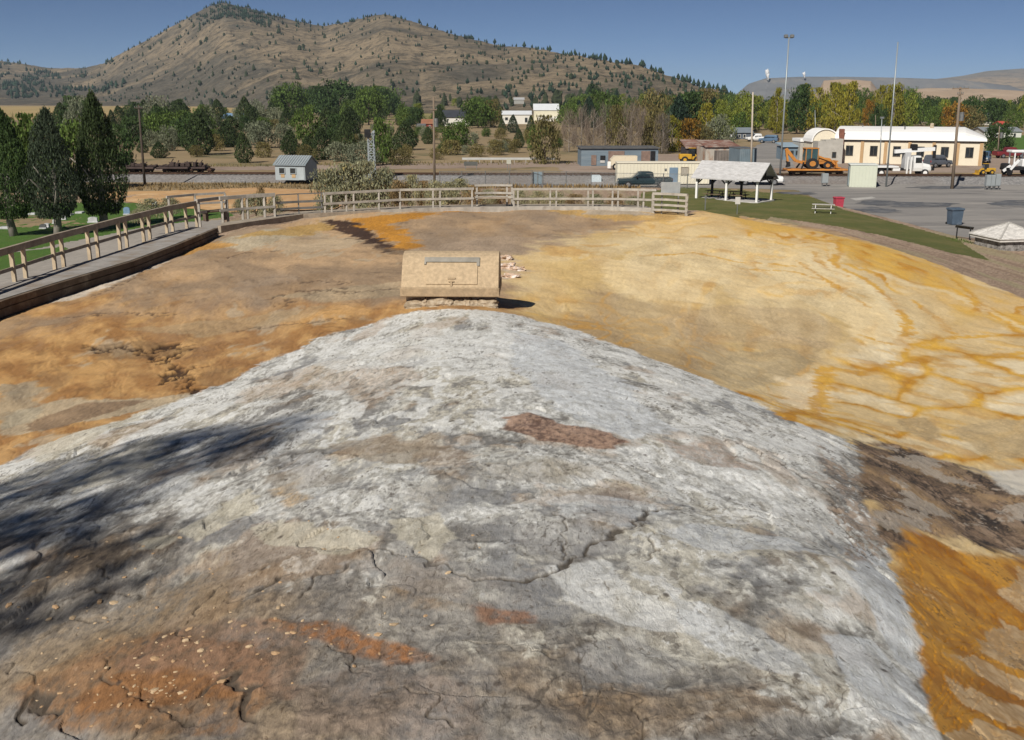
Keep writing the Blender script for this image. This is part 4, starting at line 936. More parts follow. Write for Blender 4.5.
while cnt < 285 and tries < 9000:
    tries += 1
    px = rng.uniform(60, 735); t = rng.uniform(.03, 1.0)
    dens = .25 + .75 * sm(-.1, .5, fbm(np.array([px / 45.0]), np.array([t * 5.0]), 511, 3))[0]
    if px > 480: dens = .9 if t > .5 else .45
    if rng.random() > dens: continue
    hill_tree(px, t, rng.uniform(4, 8) * (1.15 if px < 350 else .7), 'small dark juniper dotted over the dry hillside' if px < 330 else 'small dark juniper on the right shoulder of the hill', 'junipers on the hillside' if px < 330 else 'junipers on the right shoulder'); cnt += 1
# the rest of the hillside junipers and the wooded far left ridge, read as one mass
mb = MB()
def tiny(px, t, h):
    x, y, z = hill_z(px, t); r_ = h * .33; k = rng.uniform(0, 6)
    ring = [(x + r_ * math.cos(k + i * 1.256) * rng.uniform(.7, 1.2), y + r_ * math.sin(k + i * 1.256), z + h * rng.uniform(.2, .4)) for i in range(5)]
    mb.add([(x, y, z - .5), *ring, (x + rng.uniform(-.1, .1) * h, y, z + h)], [(0, 1 + (i + 1) % 5, 1 + i) for i in range(5)] + [(6, 1 + i, 1 + (i + 1) % 5) for i in range(5)])
for i in range(1500):
    px = rng.uniform(-120, 125); t = rng.uniform(.2, 1.02)
    if fbm(np.array([px / 30.0]), np.array([t * 6.0]), 521, 3)[0] > -.15 + .5 * (px > 60): tiny(px, t, rng.uniform(6, 12))
for i in range(260):
    px = rng.gauss(240, 22); t = rng.uniform(.84, 1.03); tiny(px, t, rng.uniform(5, 9))
for i in range(1700):
    px = rng.uniform(60, 735); t = rng.uniform(.1, 1.03)
    if fbm(np.array([px / 25.0]), np.array([t * 9.0]), 531, 3)[0] > .05 - .2 * (px > 500): tiny(px, t, rng.uniform(3, 6))
for i in range(160):
    px = rng.uniform(110, 735); tiny(px, rng.uniform(.97, 1.02), rng.uniform(4, 9))
setting(mb.build('hillside_woodland', LM['spruce']), 'stuff')
# --- the tree outside the picture to the left whose shadow falls on the mound
t = thing('cottonwood_tree', 'tall loose cottonwood behind the viewer that shades the left of the mound', 'tree', (-11.6, -5.6, 0))
c = bpy.data.objects.new('crown', crown_mesh('crown', 77, 'column', 12000, .017, LM['broad'])); COL.objects.link(c); c.parent = t; c.location = (0, 0, 11.2); c.scale = (2.9, 2.9, 12.0)
k = bpy.data.objects.new('trunk', trunk_mesh('trunk', 21, BARKG, .6, .012, 2, .3)); COL.objects.link(k); k.parent = t; k.scale = (17, 17, 24)
# ------------------------------------------------------------------ on and round the mound
def h1(x, y): return float(H(np.array([x]), np.array([y]))[0])
CONC = surf('tan_concrete', (.425, .325, .21), .95, .22, 12, dirt=(.35, .27, .18), bmp=.012, dirt_at=.63)
CONCD = surf('old_concrete', (.4, .39, .37), .9, .2, 1)
STONE = surf('rubble_stone', (.30, .235, .16), .95, .35, 3, dirt=(.46, .40, .31), bmp=.03, dirt_at=.55)
STEEL = surf('grey_steel', (.22, .225, .22), .5, .25, 3, metal=.6)
WOOD = surf('weathered_wood', (.31, .262, .205), .9, .28, 2.5, dirt=(.22, .18, .14), bmp=.01, stretch=(1, 1, 1), dirt_at=.58)
WOODL = surf('pale_wood', (.44, .36, .255), .9, .22, 2.5, dirt=(.33, .26, .18), bmp=.01)
WOODG = surf('grey_wood', (.36, .335, .295), .9, .25, 2.5, dirt=(.25, .22, .19), bmp=.01)
WOODD = surf('dark_timber', (.115, .085, .06), .92, .4, 1.5, dirt=(.24, .19, .14), bmp=.02)
BLK = surf('black_paint', (.015, .015, .016), .5, .4, 2)
WHT = surf('white_paint', (.74, .74, .72), .55, .08, 1.2, dirt=(.55, .52, .47), dirt_at=.68)
def rock(seed, r, sq=(1, 1, 1), n=2, amp=1.0):
    import bmesh
    bm = bmesh.new(); bmesh.ops.create_icosphere(bm, subdivisions=n, radius=1)
    R_ = np.random.RandomState(seed); off = R_.rand(3) * 50
    for v in bm.verts:
        p = v.co; k = 1 + amp * .32 * (perlin(np.array([p.x * 1.3 + off[0]]), np.array([p.y * 1.3 + p.z * 1.7 + off[1]]), seed)[0]) + amp * .14 * perlin(np.array([p.x * 3.3 + off[2]]), np.array([p.y * 3.3 - p.z * 2.7]), seed + 3)[0]
        q = p * k; m = max(abs(q.x), abs(q.y), abs(q.z)); q = q * (.75 + .25 / max(m, .3) * .8)
        v.co = Vector((q.x * sq[0], q.y * sq[1], q.z * sq[2])) * r
    mb = MB(); mb.add([v.co[:] for v in bm.verts], [[v.index for v in f.verts] for f in bm.faces]); bm.free(); return mb

# concrete cover of the geyser pipe, on a course of rubble
q = hit(450, 305); VZ = h1(q[0], q[1]); vx, vy = q[0], q[1]; u = U(vy)
t = thing('vent_housing', 'tan concrete geyser cover with curved roof and hatch on the crest of the mound', 'vent cover', (vx, vy, VZ - .10), R(-1.5))
HW = 50 * u * .99
prof = [(0, .30), (0, .50), (.11, .68), (.21, .84), (.30, .97), (.38, 1.06), (.47, 1.13), (.60, 1.18), (.76, 1.20), (.95, 1.18), (1.15, 1.10), (1.32, .96), (1.44, .76), (1.5, .5), (1.5, .30)]
mb = MB(); mb.prism(prof, -HW, HW, 'x'); o = mb.build('roof', CONC, t)
bv = o.modifiers.new('bevel', 'BEVEL'); bv.width = .015; bv.segments = 2; bv.limit_method = 'ANGLE'; bv.angle_limit = R(50)
def along(p, off):
    out = []
    for i in range(len(p)):
        a = p[max(i - 1, 0)]; b = p[min(i + 1, len(p) - 1)]; n = Vector((-(b[1] - a[1]), b[0] - a[0])).normalized(); out.append((p[i][0] + n.x * off, p[i][1] + n.y * off))
    return out
mb = MB(); mb.bbox((0, .735, .39), (HW * 2.03, 1.56, .20), .012); mb.build('lip', surf('lip_concrete', (.345, .26, .165), .95, .25, 10, dirt=(.30, .23, .15), bmp=.012, dirt_at=.6), t)
seg = [(.035, .557), (.11, .68), (.21, .84), (.30, .97)]
mb = MB(); mb.prism(along(seg, .024) + along(seg, -.01)[::-1], -HW * .49, HW * .56, 'x'); hatch = mb.build('hatch', CONC, t)
mb = MB(); mb.box((HW * .03, .03, .585), (.045, .06, .12)); mb.box((HW * .03, .085, .69), (.17, .06, .025)); mb.box((HW * .03, .04, .63), (.12, .06, .022)); mb.build('handle', CONC, hatch)
hp = [(.33, 1.003), (.38, 1.06), (.42, 1.092)]
mb = MB(); mb.prism(along(hp, .03) + along(hp, -.01)[::-1], -HW * .54, HW * .60, 'x'); mb.prism(along([(.27, .927), (.33, 1.003)], .032) + along([(.27, .927), (.33, 1.003)], .0)[::-1], HW * .54, HW * .60, 'x'); mb.prism(along([(.29, .955), (.33, 1.003)], .032) + along([(.29, .955), (.33, 1.003)], .0)[::-1], -HW * .54, -HW * .50, 'x'); mb.build('hinge_bar', surf('dusty_steel', (.24, .225, .195), .7, .2, 4), t)
mb = MB(); mb.box((0, .80, .05), (HW * 1.84, 1.25, .40)); fd = mb.build('footing', STONE, t)
x = -HW * .92; k = 0
while x < HW * .84:
    w_ = rng.uniform(.16, .52); hgt = rng.uniform(.11, .16); mb = rock(900 + k, 1, (w_ * .62, rng.uniform(.13, .2), hgt), 3); s_ = mb.build('stone', STONE, t); s_.location = (x + w_ / 2, .14 + rng.uniform(-.03, .04), .10 + rng.uniform(-.03, .03)); s_.rotation_euler = (0, rng.uniform(-.12, .12), rng.uniform(-.2, .2)); x += w_ * .84; k += 1
for x in (-.8, -.35, .1, .62, .9): w_ = rng.uniform(.14, .24); s_ = rock(960 + k, 1, (w_, .12, .08), 3).build('stone', STONE, t); s_.location = (x, .02, .02 + rng.uniform(-.02, .03)); k += 1
q2 = hit(468, 252); o = MB(); o.bbox((0, 0, .12), (.17, .15, .62), .03); o.bbox((-.17, .02, -.02), (.24, .16, .18), .03)
o = o.build('concrete_stub', surf('pale_concrete', (.62, .50, .40), .9, .15, 4, bmp=.01), None, False, (vx + .38, vy + 1.9, VZ + .55)); 
o.location.z = h1(o.location.x, o.location.y) + .45; tag(o, 'small pale concrete stub just behind the geyser cover', 'block')
CRUSTW = surf('pink_crust', (.52, .37, .26), .9, .3, 5, dirt=(.66, .63, .62), bmp=.03, dirt_at=.56)
for i, (px, py, r_, sq) in enumerate([(507, 268, .34, (1.0, 1.2, .42)), (517, 270, .22, (1.3, .8, .40)), (511, 277, .22, (1.2, .9, .40)), (506, 259, .27, (.9, 1.3, .45))]):
    q2 = hit(px, py); o = rock(40 + i, r_, sq, 4, 2.0).build('crust_lump', CRUSTW, None, False, (q2[0], q2[1], q2[2] + .02))
    tag(o, ['largest pinkish mineral lump right of the geyser cover', 'long pale mineral lump at the right tip of the heap beside the geyser cover', 'nearest pinkish mineral lump beside the geyser cover', 'mineral lump behind the right end of the geyser cover'][i], 'rock', 'mineral lumps beside the geyser cover')

# loose stones at the near left
PEB = [surf('tan_pebble', (.42, .28, .16), .9, .25, 20, dirt=(.36, .22, .12), bmp=.004), surf('pale_pebble', (.48, .36, .23), .9, .25, 20, bmp=.004)]
pr_ = [rock(70 + i, 1, (1, .8, .5), 1).mesh('stone', PEB[i % 2]) for i in range(6)]
spots = []
for cx_, cy_, sx_, sy_, n in [(150, 690, 55, 16, 46), (185, 648, 40, 12, 34), (60, 650, 50, 40, 24), (250, 600, 90, 40, 26), (340, 630, 60, 14, 30), (120, 600, 80, 30, 18), (390, 545, 60, 25, 7), (470, 560, 40, 20, 3), (155, 695, 18, 8, 18), (60, 590, 50, 30, 10)]:
    for i in range(n): spots.append((rng.gauss(cx_, sx_), rng.gauss(cy_, sy_)))
spots = [s for s in spots if 0 < s[0] < 620 and 480 < s[1] < 745]
loose = MB()
for i, (px, py) in enumerate(spots):
    q2 = hit(px, py); r_ = min(.042, .0125 * math.exp(rng.gauss(.15, .5))) * (math.hypot(q2[0], q2[1]) / 6.5)
    me = pr_[i % 6]
    gz = q2[2] - .055 * 0
    # drop onto the real relief of the mound
    ii = np.searchsorted(rr, math.hypot(q2[0], q2[1])); jj = np.searchsorted(az, math.atan2(q2[0], q2[1])); gz = float(Z[ii, jj])
    if i < 70 or True:
        o = bpy.data.objects.new('stone', me); COL.objects.link(o); o.location = (X[ii, jj], Y[ii, jj], gz + r_ * rng.uniform(-.05, .22)); o.scale = (r_, r_ * rng.uniform(.7, 1.1), r_ * rng.uniform(.6, 1)); o.rotation_euler = (rng.uniform(-.3, .3), rng.uniform(-.3, .3), rng.uniform(0, 6.3))
        tag(o, 'small loose tan stone lying on the grey and rust crust at the near left', 'stone', 'loose stones on the near crust')

# walkway with its timber edge
WZ = 5.12
inner = [at(a, b, WZ) for a, b in [(-120, 345), (-40, 315), (0, 299.5), (60, 281), (130, 260.5), (175, 244), (215, 227.5)]]
outer = [(p[0] - 1.4, p[1] + .25, WZ) for p in inner]
mb = MB(); n = len(inner); mb.add(inner + outer, [(i, i + n, i + n + 1, i + 1) for i in range(n - 1)])
mb.add([(p[0], p[1], WZ - 1.2) for p in outer] + outer, [(i, i + 1, i + 1 + n, i + n) for i in range(n - 1)])
WALK = surf('walkway_gravel', (.29, .275, .26), .9, .22, 2, dirt=(.24, .205, .17), bmp=.01, dirt_at=.54)
setting(mb.build('walkway', WALK))
back_in = [at(a, b, 5.0) for a, b in [(219, 226.5), (250, 222), (284, 217), (302, 214.5), (330, 213), (380, 210.5), (440, 208), (512, 207), (560, 206.6), (610, 207), (655, 208.5)]]
back_out = [(p[0] - .3, p[1] + 1.7, 4.98) for p in back_in]
mb = MB(); n = len(back_in); mb.add([(p[0], p[1], 4.98) for p in back_in] + back_out, [(i, i + 1, i + n + 1, i + n) for i in range(n - 1)])
mb.add([(p[0], p[1], 3.5) for p in back_out] + back_out, [(i, i + n, i + 1 + n, i + 1) for i in range(n - 1)])
setting(mb.build('walkway', surf('walkway_timber', (.30, .26, .21), .9, .25, 2, bmp=.01)))
t = thing('timber_edging', 'dark timber kerb along the pale walkway on the left', 'edging', inner[0])
for a, b in zip(inner[:-1], inner[1:]):
    mb = MB(); L0 = Vector(inner[0]); a2 = Vector(a) - L0; b2 = Vector(b) - L0; e = (b2 - a2).normalized() * .01
    for zz, hh in ((-.11, .2), (-.34, .24), (-.62, .3)): mb.beam(a2 + Vector((.06 + .01 * (zz < -.2), 0, zz)), b2 - e + Vector((.06 + .01 * (zz < -.2), 0, zz)), .14, hh - .012)
    mb.build('timber', WOODD, t)
t = thing('timber_edging', 'grey timber kerb along the far side of the orange terrace below the back fence', 'edging', back_in[0])
for a, b in zip(back_in[:-1], back_in[1:]):
    L0 = Vector(back_in[0]); mb = MB(); a2 = Vector(a) - L0; b2 = Vector(b) - L0; mb.beam(a2 + Vector((0, 0, -.12)), b2 + Vector((0, 0, -.12)), .22, .30); mb.build('timber', WOODG if a[0] > -8 else WOOD, t)

def fence(label, base, posts, z, hgt, wood=WOOD, post_wood=None, mid=(.45,), top=(.16, .07), postw=.10, lean=.0, name='wooden_fence', flat_top=True):
    """rails follow the pixels of the base line; each post stands by itself"""
    bx = [b[0] for b in base]; by = [b[1] for b in base]
    B = lambda px: Vector(at(px, float(np.interp(px, bx, by)), z))
    p0 = B(base[0][0]); t = thing(name, label, 'fence', p0)
    for px in posts:
        p = B(px) - p0; mb = MB(); l = rng.uniform(-lean, lean)
        mb.beam(p + Vector((0, 0, -.45)), p + Vector((l, 0, hgt - .02)), postw, postw); mb.build('post', post_wood or wood, t)
    hr = MB(); ml = MB()
    for (xa, ya), (xb, yb) in zip(base[:-1], base[1:]):
        a, b = B(xa) - p0, B(xb) - p0; o_ = Vector((0, -.075, 0))
        hr.beam(a + Vector((0, 0, hgt)), b + Vector((0, 0, hgt)), top[0], top[1])
        for m_ in mid: ml.beam(a + o_ + Vector((0, 0, hgt * m_)), b + o_ + Vector((0, 0, hgt * m_)), (.04), .11)
    hr.build('handrail', wood, t); ml.build('mid_rail', wood, t); return t
fence('brown wooden fence with paired pale posts along the left walkway', [(-90, 319), (-40, 301), (0, 287), (57, 267), (95, 255), (123, 246), (148, 238.5), (172, 231.5), (197, 226)], [-75, -62, -34, -22, 15, 26, 55, 64, 90, 98, 120, 127, 144, 150, 167, 173, 187, 197], WZ, .98, WOOD, WOODL, (.42,), (.12, .2), .11, .02)
fence('short weathered fence across the far left corner of the walkway', [(198, 223), (214, 220.5), (229, 218.5)], [200, 228], 5.0, 1.0, WOODG, None, (.45,), (.12, .14), .1)
fence('weathered fence panel behind the bench left of the pipe railing', [(221, 220.5), (247, 218), (276, 216)], [223, 243, 248, 265, 275], 5.0, 1.02, WOODG, None, (.45,), (.12, .16), .1)
fence('low wooden fence behind the tan sand at the far left corner', [(168, 216), (195, 213), (226, 211)], [170, 196, 226], 4.4, 1.0, WOODG, None, (.5,), (.1, .12), .1)
fence('thin grey pipe railing between two wooden fences', [(277, 215.5), (300, 214), (324, 213)], [299, 322], 5.0, .98, STEEL, None, (.62, .3), (.05, .05), .055, 0, 'pipe_railing')
fence('pale wooden fence along the back of the terrace, in front of the silvery bushes', [(324, 213.2), (354, 211.3), (379, 209.8), (400, 208.5), (433, 207.8), (474, 207)], [325, 332, 347, 354, 379, 400, 433, 440, 472], 5.0, .95, WOODG, None, (.48,), (.12, .11), .085, .03)
fence('pale wooden fence at the back right of the terrace, from the bay to the sign', [(513, 207), (550, 206.7), (590, 206.8), (618, 207), (640, 207.6), (656, 208.2)], [514, 518, 550, 556, 588, 593, 612, 618, 638, 643], 5.0, .92, WOODG, None, (.46,), (.12, .11), .085, .03)
t = fence('recessed fence bay with a plank seat in the middle of the back fence', [(475, 205.5), (493, 205), (513, 205.5)], [477, 507, 512], 5.0, 1.05, WOODG, None, (.42, .62), (.2, .1), .1)
a, b = Vector(at(478, 205.8, 5.0)), Vector(at(508, 205.8, 5.0)); mb = MB(); mb.beam(a - t.location + Vector((0, -.3, .45)), b - t.location + Vector((0, -.3, .45)), .34, .07); mb.build('seat', WOOD, t)
fence('square end panel of wooden rails behind the grey sign', [(652, 213.5), (668, 214), (687, 215.5)], [652.5, 686], 4.75, 1.02, WOODG, None, (.72, .45, .2), (.16, .12), .13)
a, b = at(203, 221.5, 5.0), at(227, 219.5, 5.0)
t = thing('bench', 'dark weathered timber bench at the far corner of the walkway', 'bench', a, math.atan2(b[1] - a[1], b[0] - a[0])); ln = math.dist(a[:2], b[:2])
mb = MB(); mb.bbox((ln / 2, 0, .44), (ln, .42, .09), .02); mb.build('seat', WOODD, t)
for x in (.15, ln - .15): mb = MB(); mb.bbox((x, 0, .2), (.12, .36, .4), .02); mb.build('leg', WOODD, t)
# interpretive sign before the end panel
q = at(668, 212.5, 4.75); u = U(q[1]); t = thing('sign', 'blank faded grey sign board on two posts at the right end of the back fence', 'sign', (q[0], q[1] - .6, h1(q[0], q[1] - .6)))
mb = MB(); mb.bbox((0, 0, 1.35), (.98, .04, .56), .01); mb.build('board', surf('sign_grey', (.28, .30, .31), .5, .15, 2, dirt=(.36, .37, .36)), t)
for x in (-.42, .42): mb = MB(); mb.box((x, .045, .6), (.07, .05, 1.8)); mb.build('post', STEEL, t)

# small stone well house with a shingled pyramid roof at the lower right, and the panel beside it
q = at(1009, 249.5, 0.45); u = U(q[1]); t = thing('stone_wellhouse', 'small rubble stone structure with a white shingled pyramid roof', 'well house', (q[0] + .4, q[1] + 1.3, .2), R(10))
w2 = 1.72; mb = MB(); mb.box((0, 0, .38), (w2 * 1.72, w2 * 1.72, .9)); mb.build('wall', surf('cobble_wall', (.27, .26, .25), .95, .5, 4, dirt=(.08, .07, .065), bmp=.08, dirt_at=.55), t)
mb = MB(); mb.box((0, 0, .94), (w2 * 2, w2 * 2, .22)); mb.build('fascia', surf('pale_board', (.55, .53, .5), .8, .2, 2), t)
mb = MB(); e = w2 * 1.04; mb.add([(-e, -e, 1.05), (e, -e, 1.05), (e, e, 1.05), (-e, e, 1.05), (0, 0, 1.95), (-e, -e, 1.0), (e, -e, 1.0), (e, e, 1.0), (-e, e, 1.0)], [(0, 1, 4), (1, 2, 4), (2, 3, 4), (3, 0, 4), (5, 6, 1, 0), (6, 7, 2, 1), (7, 8, 3, 2), (8, 5, 0, 3), (8, 7, 6, 5)])
mb.build('roof', surf('white_shingle', (.56, .545, .52), .9, .3, 3, dirt=(.38, .36, .34), bmp=.04, stretch=(1, 1, 3)), t)
for k in range(4):
    a = math.pi / 4 + k * math.pi / 2; mb = MB(); mb.beam((math.cos(a) * e * 1.41, math.sin(a) * e * 1.41, 1.09), (0, 0, 1.98), .11, .04); mb.build('hip_cap', surf('hip_grey', (.36, .35, .33), .9, .3, 2), t)
q = at(962, 240.5, .35); t = thing('info_panel', 'black slanted information panel on two legs beside the stone well house', 'information panel', q, R(-20))
mb = MB(); mb.bbox((0, 0, 1.02), (1.25, .62, .06), .01); o = mb.build('panel', BLK, t); o.rotation_euler = (R(-22), R(6), 0)
for x in (-.4, .5): mb = MB(); mb.box((x, .05, .45), (.09, .07, 1.1)); mb.build('leg', BLK, t)
# bins
def bin_(px, py, hp, mat, label, wheels):
    q = at(px, py, .02); h = zat(py - hp, q[1]); t = thing('rubbish_bin', label, 'bin', q, R(8)); w = h * .72
    mb = MB(); mb.prism([(-w * .42, .04), (w * .42, .04), (w * .5, h * .86), (-w * .5, h * .86)], -w * .42, w * .42, 'y'); mb.build('body', mat, t)
    mb = MB(); mb.bbox((0, 0, h * .93), (w * 1.12, w * 1.0, h * .13), .03); mb.build('lid' if wheels else 'rim', mat, t)
    if wheels:
        for s in (-1, 1): mb = MB(); mb.wheel((s * w * .46, w * .42, .1), .1, .06, 'x', 12); mb.build('wheel', BLK, t)
    return t
bin_(954, 224.5, 16.5, surf('blue_plastic', (.07, .10, .14), .5, .2, 2, dirt=(.13, .16, .2)), 'dark blue grey plastic wheeled bin on the gravel lot', True)
bin_(838, 208.5, 11.5, surf('red_plastic', (.40, .05, .08), .5, .2, 2), 'red plastic bin at the edge of the lawn', False)
# picnic table on the lawn
def picnic(loc, rz, label, mat, top=None):
    t = thing('picnic_table', label, 'picnic table', loc, rz)
    mb = MB(); 
    for k in range(5): mb.box((0, (k - 2) * .15, .74), (1.9, .14, .04))
    mb.build('tabletop', top or mat, t)
    for s in (-1, 1): mb = MB(); mb.box((0, s * .72, .44), (1.9, .26, .04)); mb.build('bench', top or mat, t)
    for x in (-.65, .65):
        mb = MB(); mb.beam((x, -.3, .72), (x, -.62, 0), .05, .09); mb.beam((x, .3, .72), (x, .62, 0), .05, .09); mb.beam((x + .05, -.8, .4), (x + .05, .8, .4), .04, .09); mb.build('trestle', mat, t)
    return t
q = hit(823, 213); picnic((q[0], q[1], q[2]), R(-18), 'pale picnic table standing alone on the lawn', STEEL, surf('silver_board', (.40, .38, .35), .7, .2, 3))
# pavilion
FLc, FRc, BRc = at(696.3, 199.3, .38), at(756.5, 203.2, .38), at(767, 200.4, .38); gz = .36
Wd = math.dist(FLc[:2], FRc[:2]) / 2; Dp = max(1.5, math.dist(FRc[:2], BRc[:2]) / 2); PRZ = math.atan2(FRc[1] - FLc[1], FRc[0] - FLc[0]); eh = 2.2
mid_ = Vector(((FLc[0] + FRc[0]) / 2, (FLc[1] + FRc[1]) / 2)) + Vector((-math.sin(PRZ), math.cos(PRZ))) * Dp
t = thing('picnic_pavilion', 'open picnic shelter with grey shingled gable roof on white posts', 'pavilion', (mid_.x, mid_.y, gz), PRZ)
mb = MB(); mb.bbox((0, 0, .02), (Wd * 2 + .5, Dp * 2 + .5, .2), .03); mb.build('slab', CONCD, t)
DKW = surf('dark_wood_and_shade', (.035, .028, .024), .8, .3, 2)
for i, x in enumerate((-Wd, 0, Wd)):
    for s in (-1, 1):
        mb = MB(); mb.box((x, s * Dp, eh / 2), (.2, .2, eh)); p_ = mb.build('post', WHT if s < 0 or x > 0 else DKW, t)  # back left and middle posts coloured dark to stand for shade under the roof
        mb = MB()
        for k in (-1, 1):
            if abs(x + k * .7) < Wd + .1: mb.beam((x, s * Dp, eh - .62), (x + k * .62, s * Dp, eh - .02), .1, .12)
        mb.beam((x, s * Dp, eh - .62), (x, s * Dp - s * .6, eh - .02), .1, .12); mb.build('brace', DKW, p_)
mb = MB()
for s in (-1, 1): mb.box((0, s * Dp, eh + .1), (Wd * 2 + .9, .16, .22))
for x in (-Wd, 0, Wd): mb.box((x, 0, eh + .08), (.14, Dp * 2, .2)); mb.box((x, 0, eh + .8), (.12, .14, 1.3))
mb.build('frame', DKW, t)
SHING = surf('grey_shingle', (.44, .44, .445), .95, .22, 3, dirt=(.29, .28, .27), bmp=.03, stretch=(.6, 1, 3))
rh = 1.7
for s in (-1, 1):
    mb = MB(); mb.add([(-Wd - .45, s * (Dp + .5), eh + .08), (Wd + .45, s * (Dp + .5), eh + .08), (Wd + .45, 0, eh + rh), (-Wd - .45, 0, eh + rh)] + [(-Wd - .45, s * (Dp + .5), eh - .04), (Wd + .45, s * (Dp + .5), eh - .04), (Wd + .45, 0, eh + rh - .12), (-Wd - .45, 0, eh + rh - .12)], [(0, 1, 2, 3), (7, 6, 5, 4), (0, 4, 5, 1), (1, 5, 6, 2), (3, 2, 6, 7), (0, 3, 7, 4)]); mb.build('roof', SHING, t)
for k, (dx, dy) in enumerate(((-Wd * .6, -.2), (Wd * .1, .2))):
    M_ = Matrix.Rotation(PRZ, 4, 'Z') @ Vector((dx, dy, .12)); picnic(t.location + M_, PRZ, ['brown picnic table under the shelter, nearer the front', 'brown picnic table under the shelter, farther back'][k], DKW, surf('brown_plank', (.16, .11, .075), .8, .3, 3))
# little posts and signs on the lawn
q = hit(705, 210); t = thing('sign', 'plain low grey metal post with a small narrow plate on the lawn', 'sign', q); mb = MB(); mb.box((0, 0, .6), (.09, .07, 1.4)); mb.build('post', STEEL, t); mb = MB(); mb.box((0, -.05, 1.15), (.2, .02, .3)); mb.build('plate', STEEL, t)
q = hit(737, 214); t = thing('sign', 'small pale rectangular notice on a thin post in front of the pavilion', 'sign', q); mb = MB(); mb.box((0, 0, .6), (.07, .06, 1.5)); mb.build('post', STEEL, t); mb = MB(); mb.bbox((0, -.05, 1.15), (.44, .03, .62), .01); mb.build('plate', surf('notice_grey', (.52, .50, .47), .6, .1, 3), t)
# gravestones on the cemetery lawn
GR = surf('grave_granite', (.42, .43, .44), .6, .25, 3); GRD = surf('grave_dark', (.10, .105, .11), .4, .3, 3); GRB = surf('grave_blue', (.17, .27, .40), .4, .2, 3)
for i, (px, py, wp, hp, m_, lb) in enumerate([(127, 214, 6, 8, GRB, 'blue grey upright gravestone, rightmost on the cemetery lawn'), (93, 221, 9, 6, GR, 'broad pale gravestone between the two right evergreens'), (63, 218, 6, 5, GR, 'pale gravestone just right of the middle evergreen'), (55, 222, 4, 5, GR, 'small pale gravestone touching the middle evergreen'),
        (43, 227, 6, 5, GRD, 'dark squat gravestone left of the middle evergreen'), (47, 226, 5, 5, GR, 'pale gravestone close behind the dark squat one'), (155, 206, 4, 5, GR, 'small distant gravestone behind the sagebrush'), (33, 213, 7, 2, GR, 'flat pale grave slab near the left evergreen'), (80, 212, 7, 2, GR, 'flat pale grave slab behind the right evergreens'), (5, 227, 10, 2.5, GR, 'flat pale grave slab at the left picture edge'), (70, 214, 5, 2, GR, 'small flat grave marker right of the middle evergreen'), (116, 206, 5, 3, GR, 'low pale grave marker far back on the cemetery lawn')]):
    q = at(px, py, .15); h = max(.15, zat(py - hp, q[1]) - .15); w = wp * U(q[1]); q = (q[0], q[1], h1(q[0], q[1]) - .03)
    if hp > 3:
        t = thing('gravestone', lb, 'gravestone', q, R(rng.uniform(-15, 15)))
        mb = MB(); mb.bbox((0, 0, .06), (w * 1.15, .4, .14), .02); mb.build('plinth', GR, t)
        mb = MB(); pts = [(-w / 2, .12), (w / 2, .12), (w / 2, h * .82), (w * .3, h * .96), (0, h), (-w * .3, h * .96), (-w / 2, h * .82)]; mb.prism(pts, -.1, .1, 'y'); mb.build('headstone', m_, t)
    else:
        mb = MB(); mb.bbox((0, 0, h / 2), (w, .8, h), .03); o = mb.build('grave_slab', m_, None, False, q); tag(o, lb, 'gravestone')
# shrubs behind the fences
def shrub(kind, px, py, hp, wp, z, label, group=None, seed=0, n=3000, leaf=.055):
    key = (kind, seed % 4)
    if key not in _tp: _tp[key] = crown_mesh('shrub', 300 + 11 * seed + len(kind), 'bush', n, leaf, LM[kind])
    q = at(px, py, z); t = thing('shrub', label, 'shrub', q, rng.uniform(0, 6.28), group)
    h = zat(py - hp, q[1]) - z
    c = bpy.data.objects.new('foliage', _tp[key]); COL.objects.link(c); c.parent = t; c.scale = (wp / 2 * U(q[1]), wp / 2 * U(q[1]), h)
    mb = MB()
    for k in range(5): a = rng.uniform(0, 6.28); mb.tube([(0, 0, -.1), (math.cos(a) * h * .3, math.sin(a) * h * .3, h * .7)], [.03, .01], 5)
    mb.build('stems', BARK, t)
for i, (px, py, hp, wp) in enumerate([(328, 208, 37, 36), (346, 207, 41, 40), (366, 206, 42, 42), (385, 205, 36, 32)]):
    shrub('sage', px, py, hp, wp, 3.9, ['silvery green sagebrush, leftmost of the large clump behind the back fence', 'silvery green sagebrush in the large clump, second from the left', 'silvery green sagebrush, broadest of the large clump', 'silvery green sagebrush, right end of the large clump'][i], 'large sagebrush behind the back fence', i)
for i, (px, hp, wp) in enumerate([(400, 24, 22), (412, 28, 22), (424, 22, 20), (436, 24, 22), (448, 22, 22), (460, 24, 24), (474, 19, 20), (488, 15, 20), (502, 14, 18), (520, 14, 20), (538, 13, 20), (556, 12, 22), (575, 11, 20), (595, 10, 22), (615, 10, 20), (635, 9, 20)]):
    k = ['weed', 'sage', 'weed', 'sage', 'sage', 'sage'][i % 6]
    shrub(k, px, 205.5 - (i % 3) * .6, hp, wp, 4.0, ('straw brown dry weed' if k == 'weed' else 'pale green dry sagebrush') + ' behind the rails of the back fence', ('dry weeds' if k == 'weed' else 'pale sagebrush') + ' behind the back fence', i)
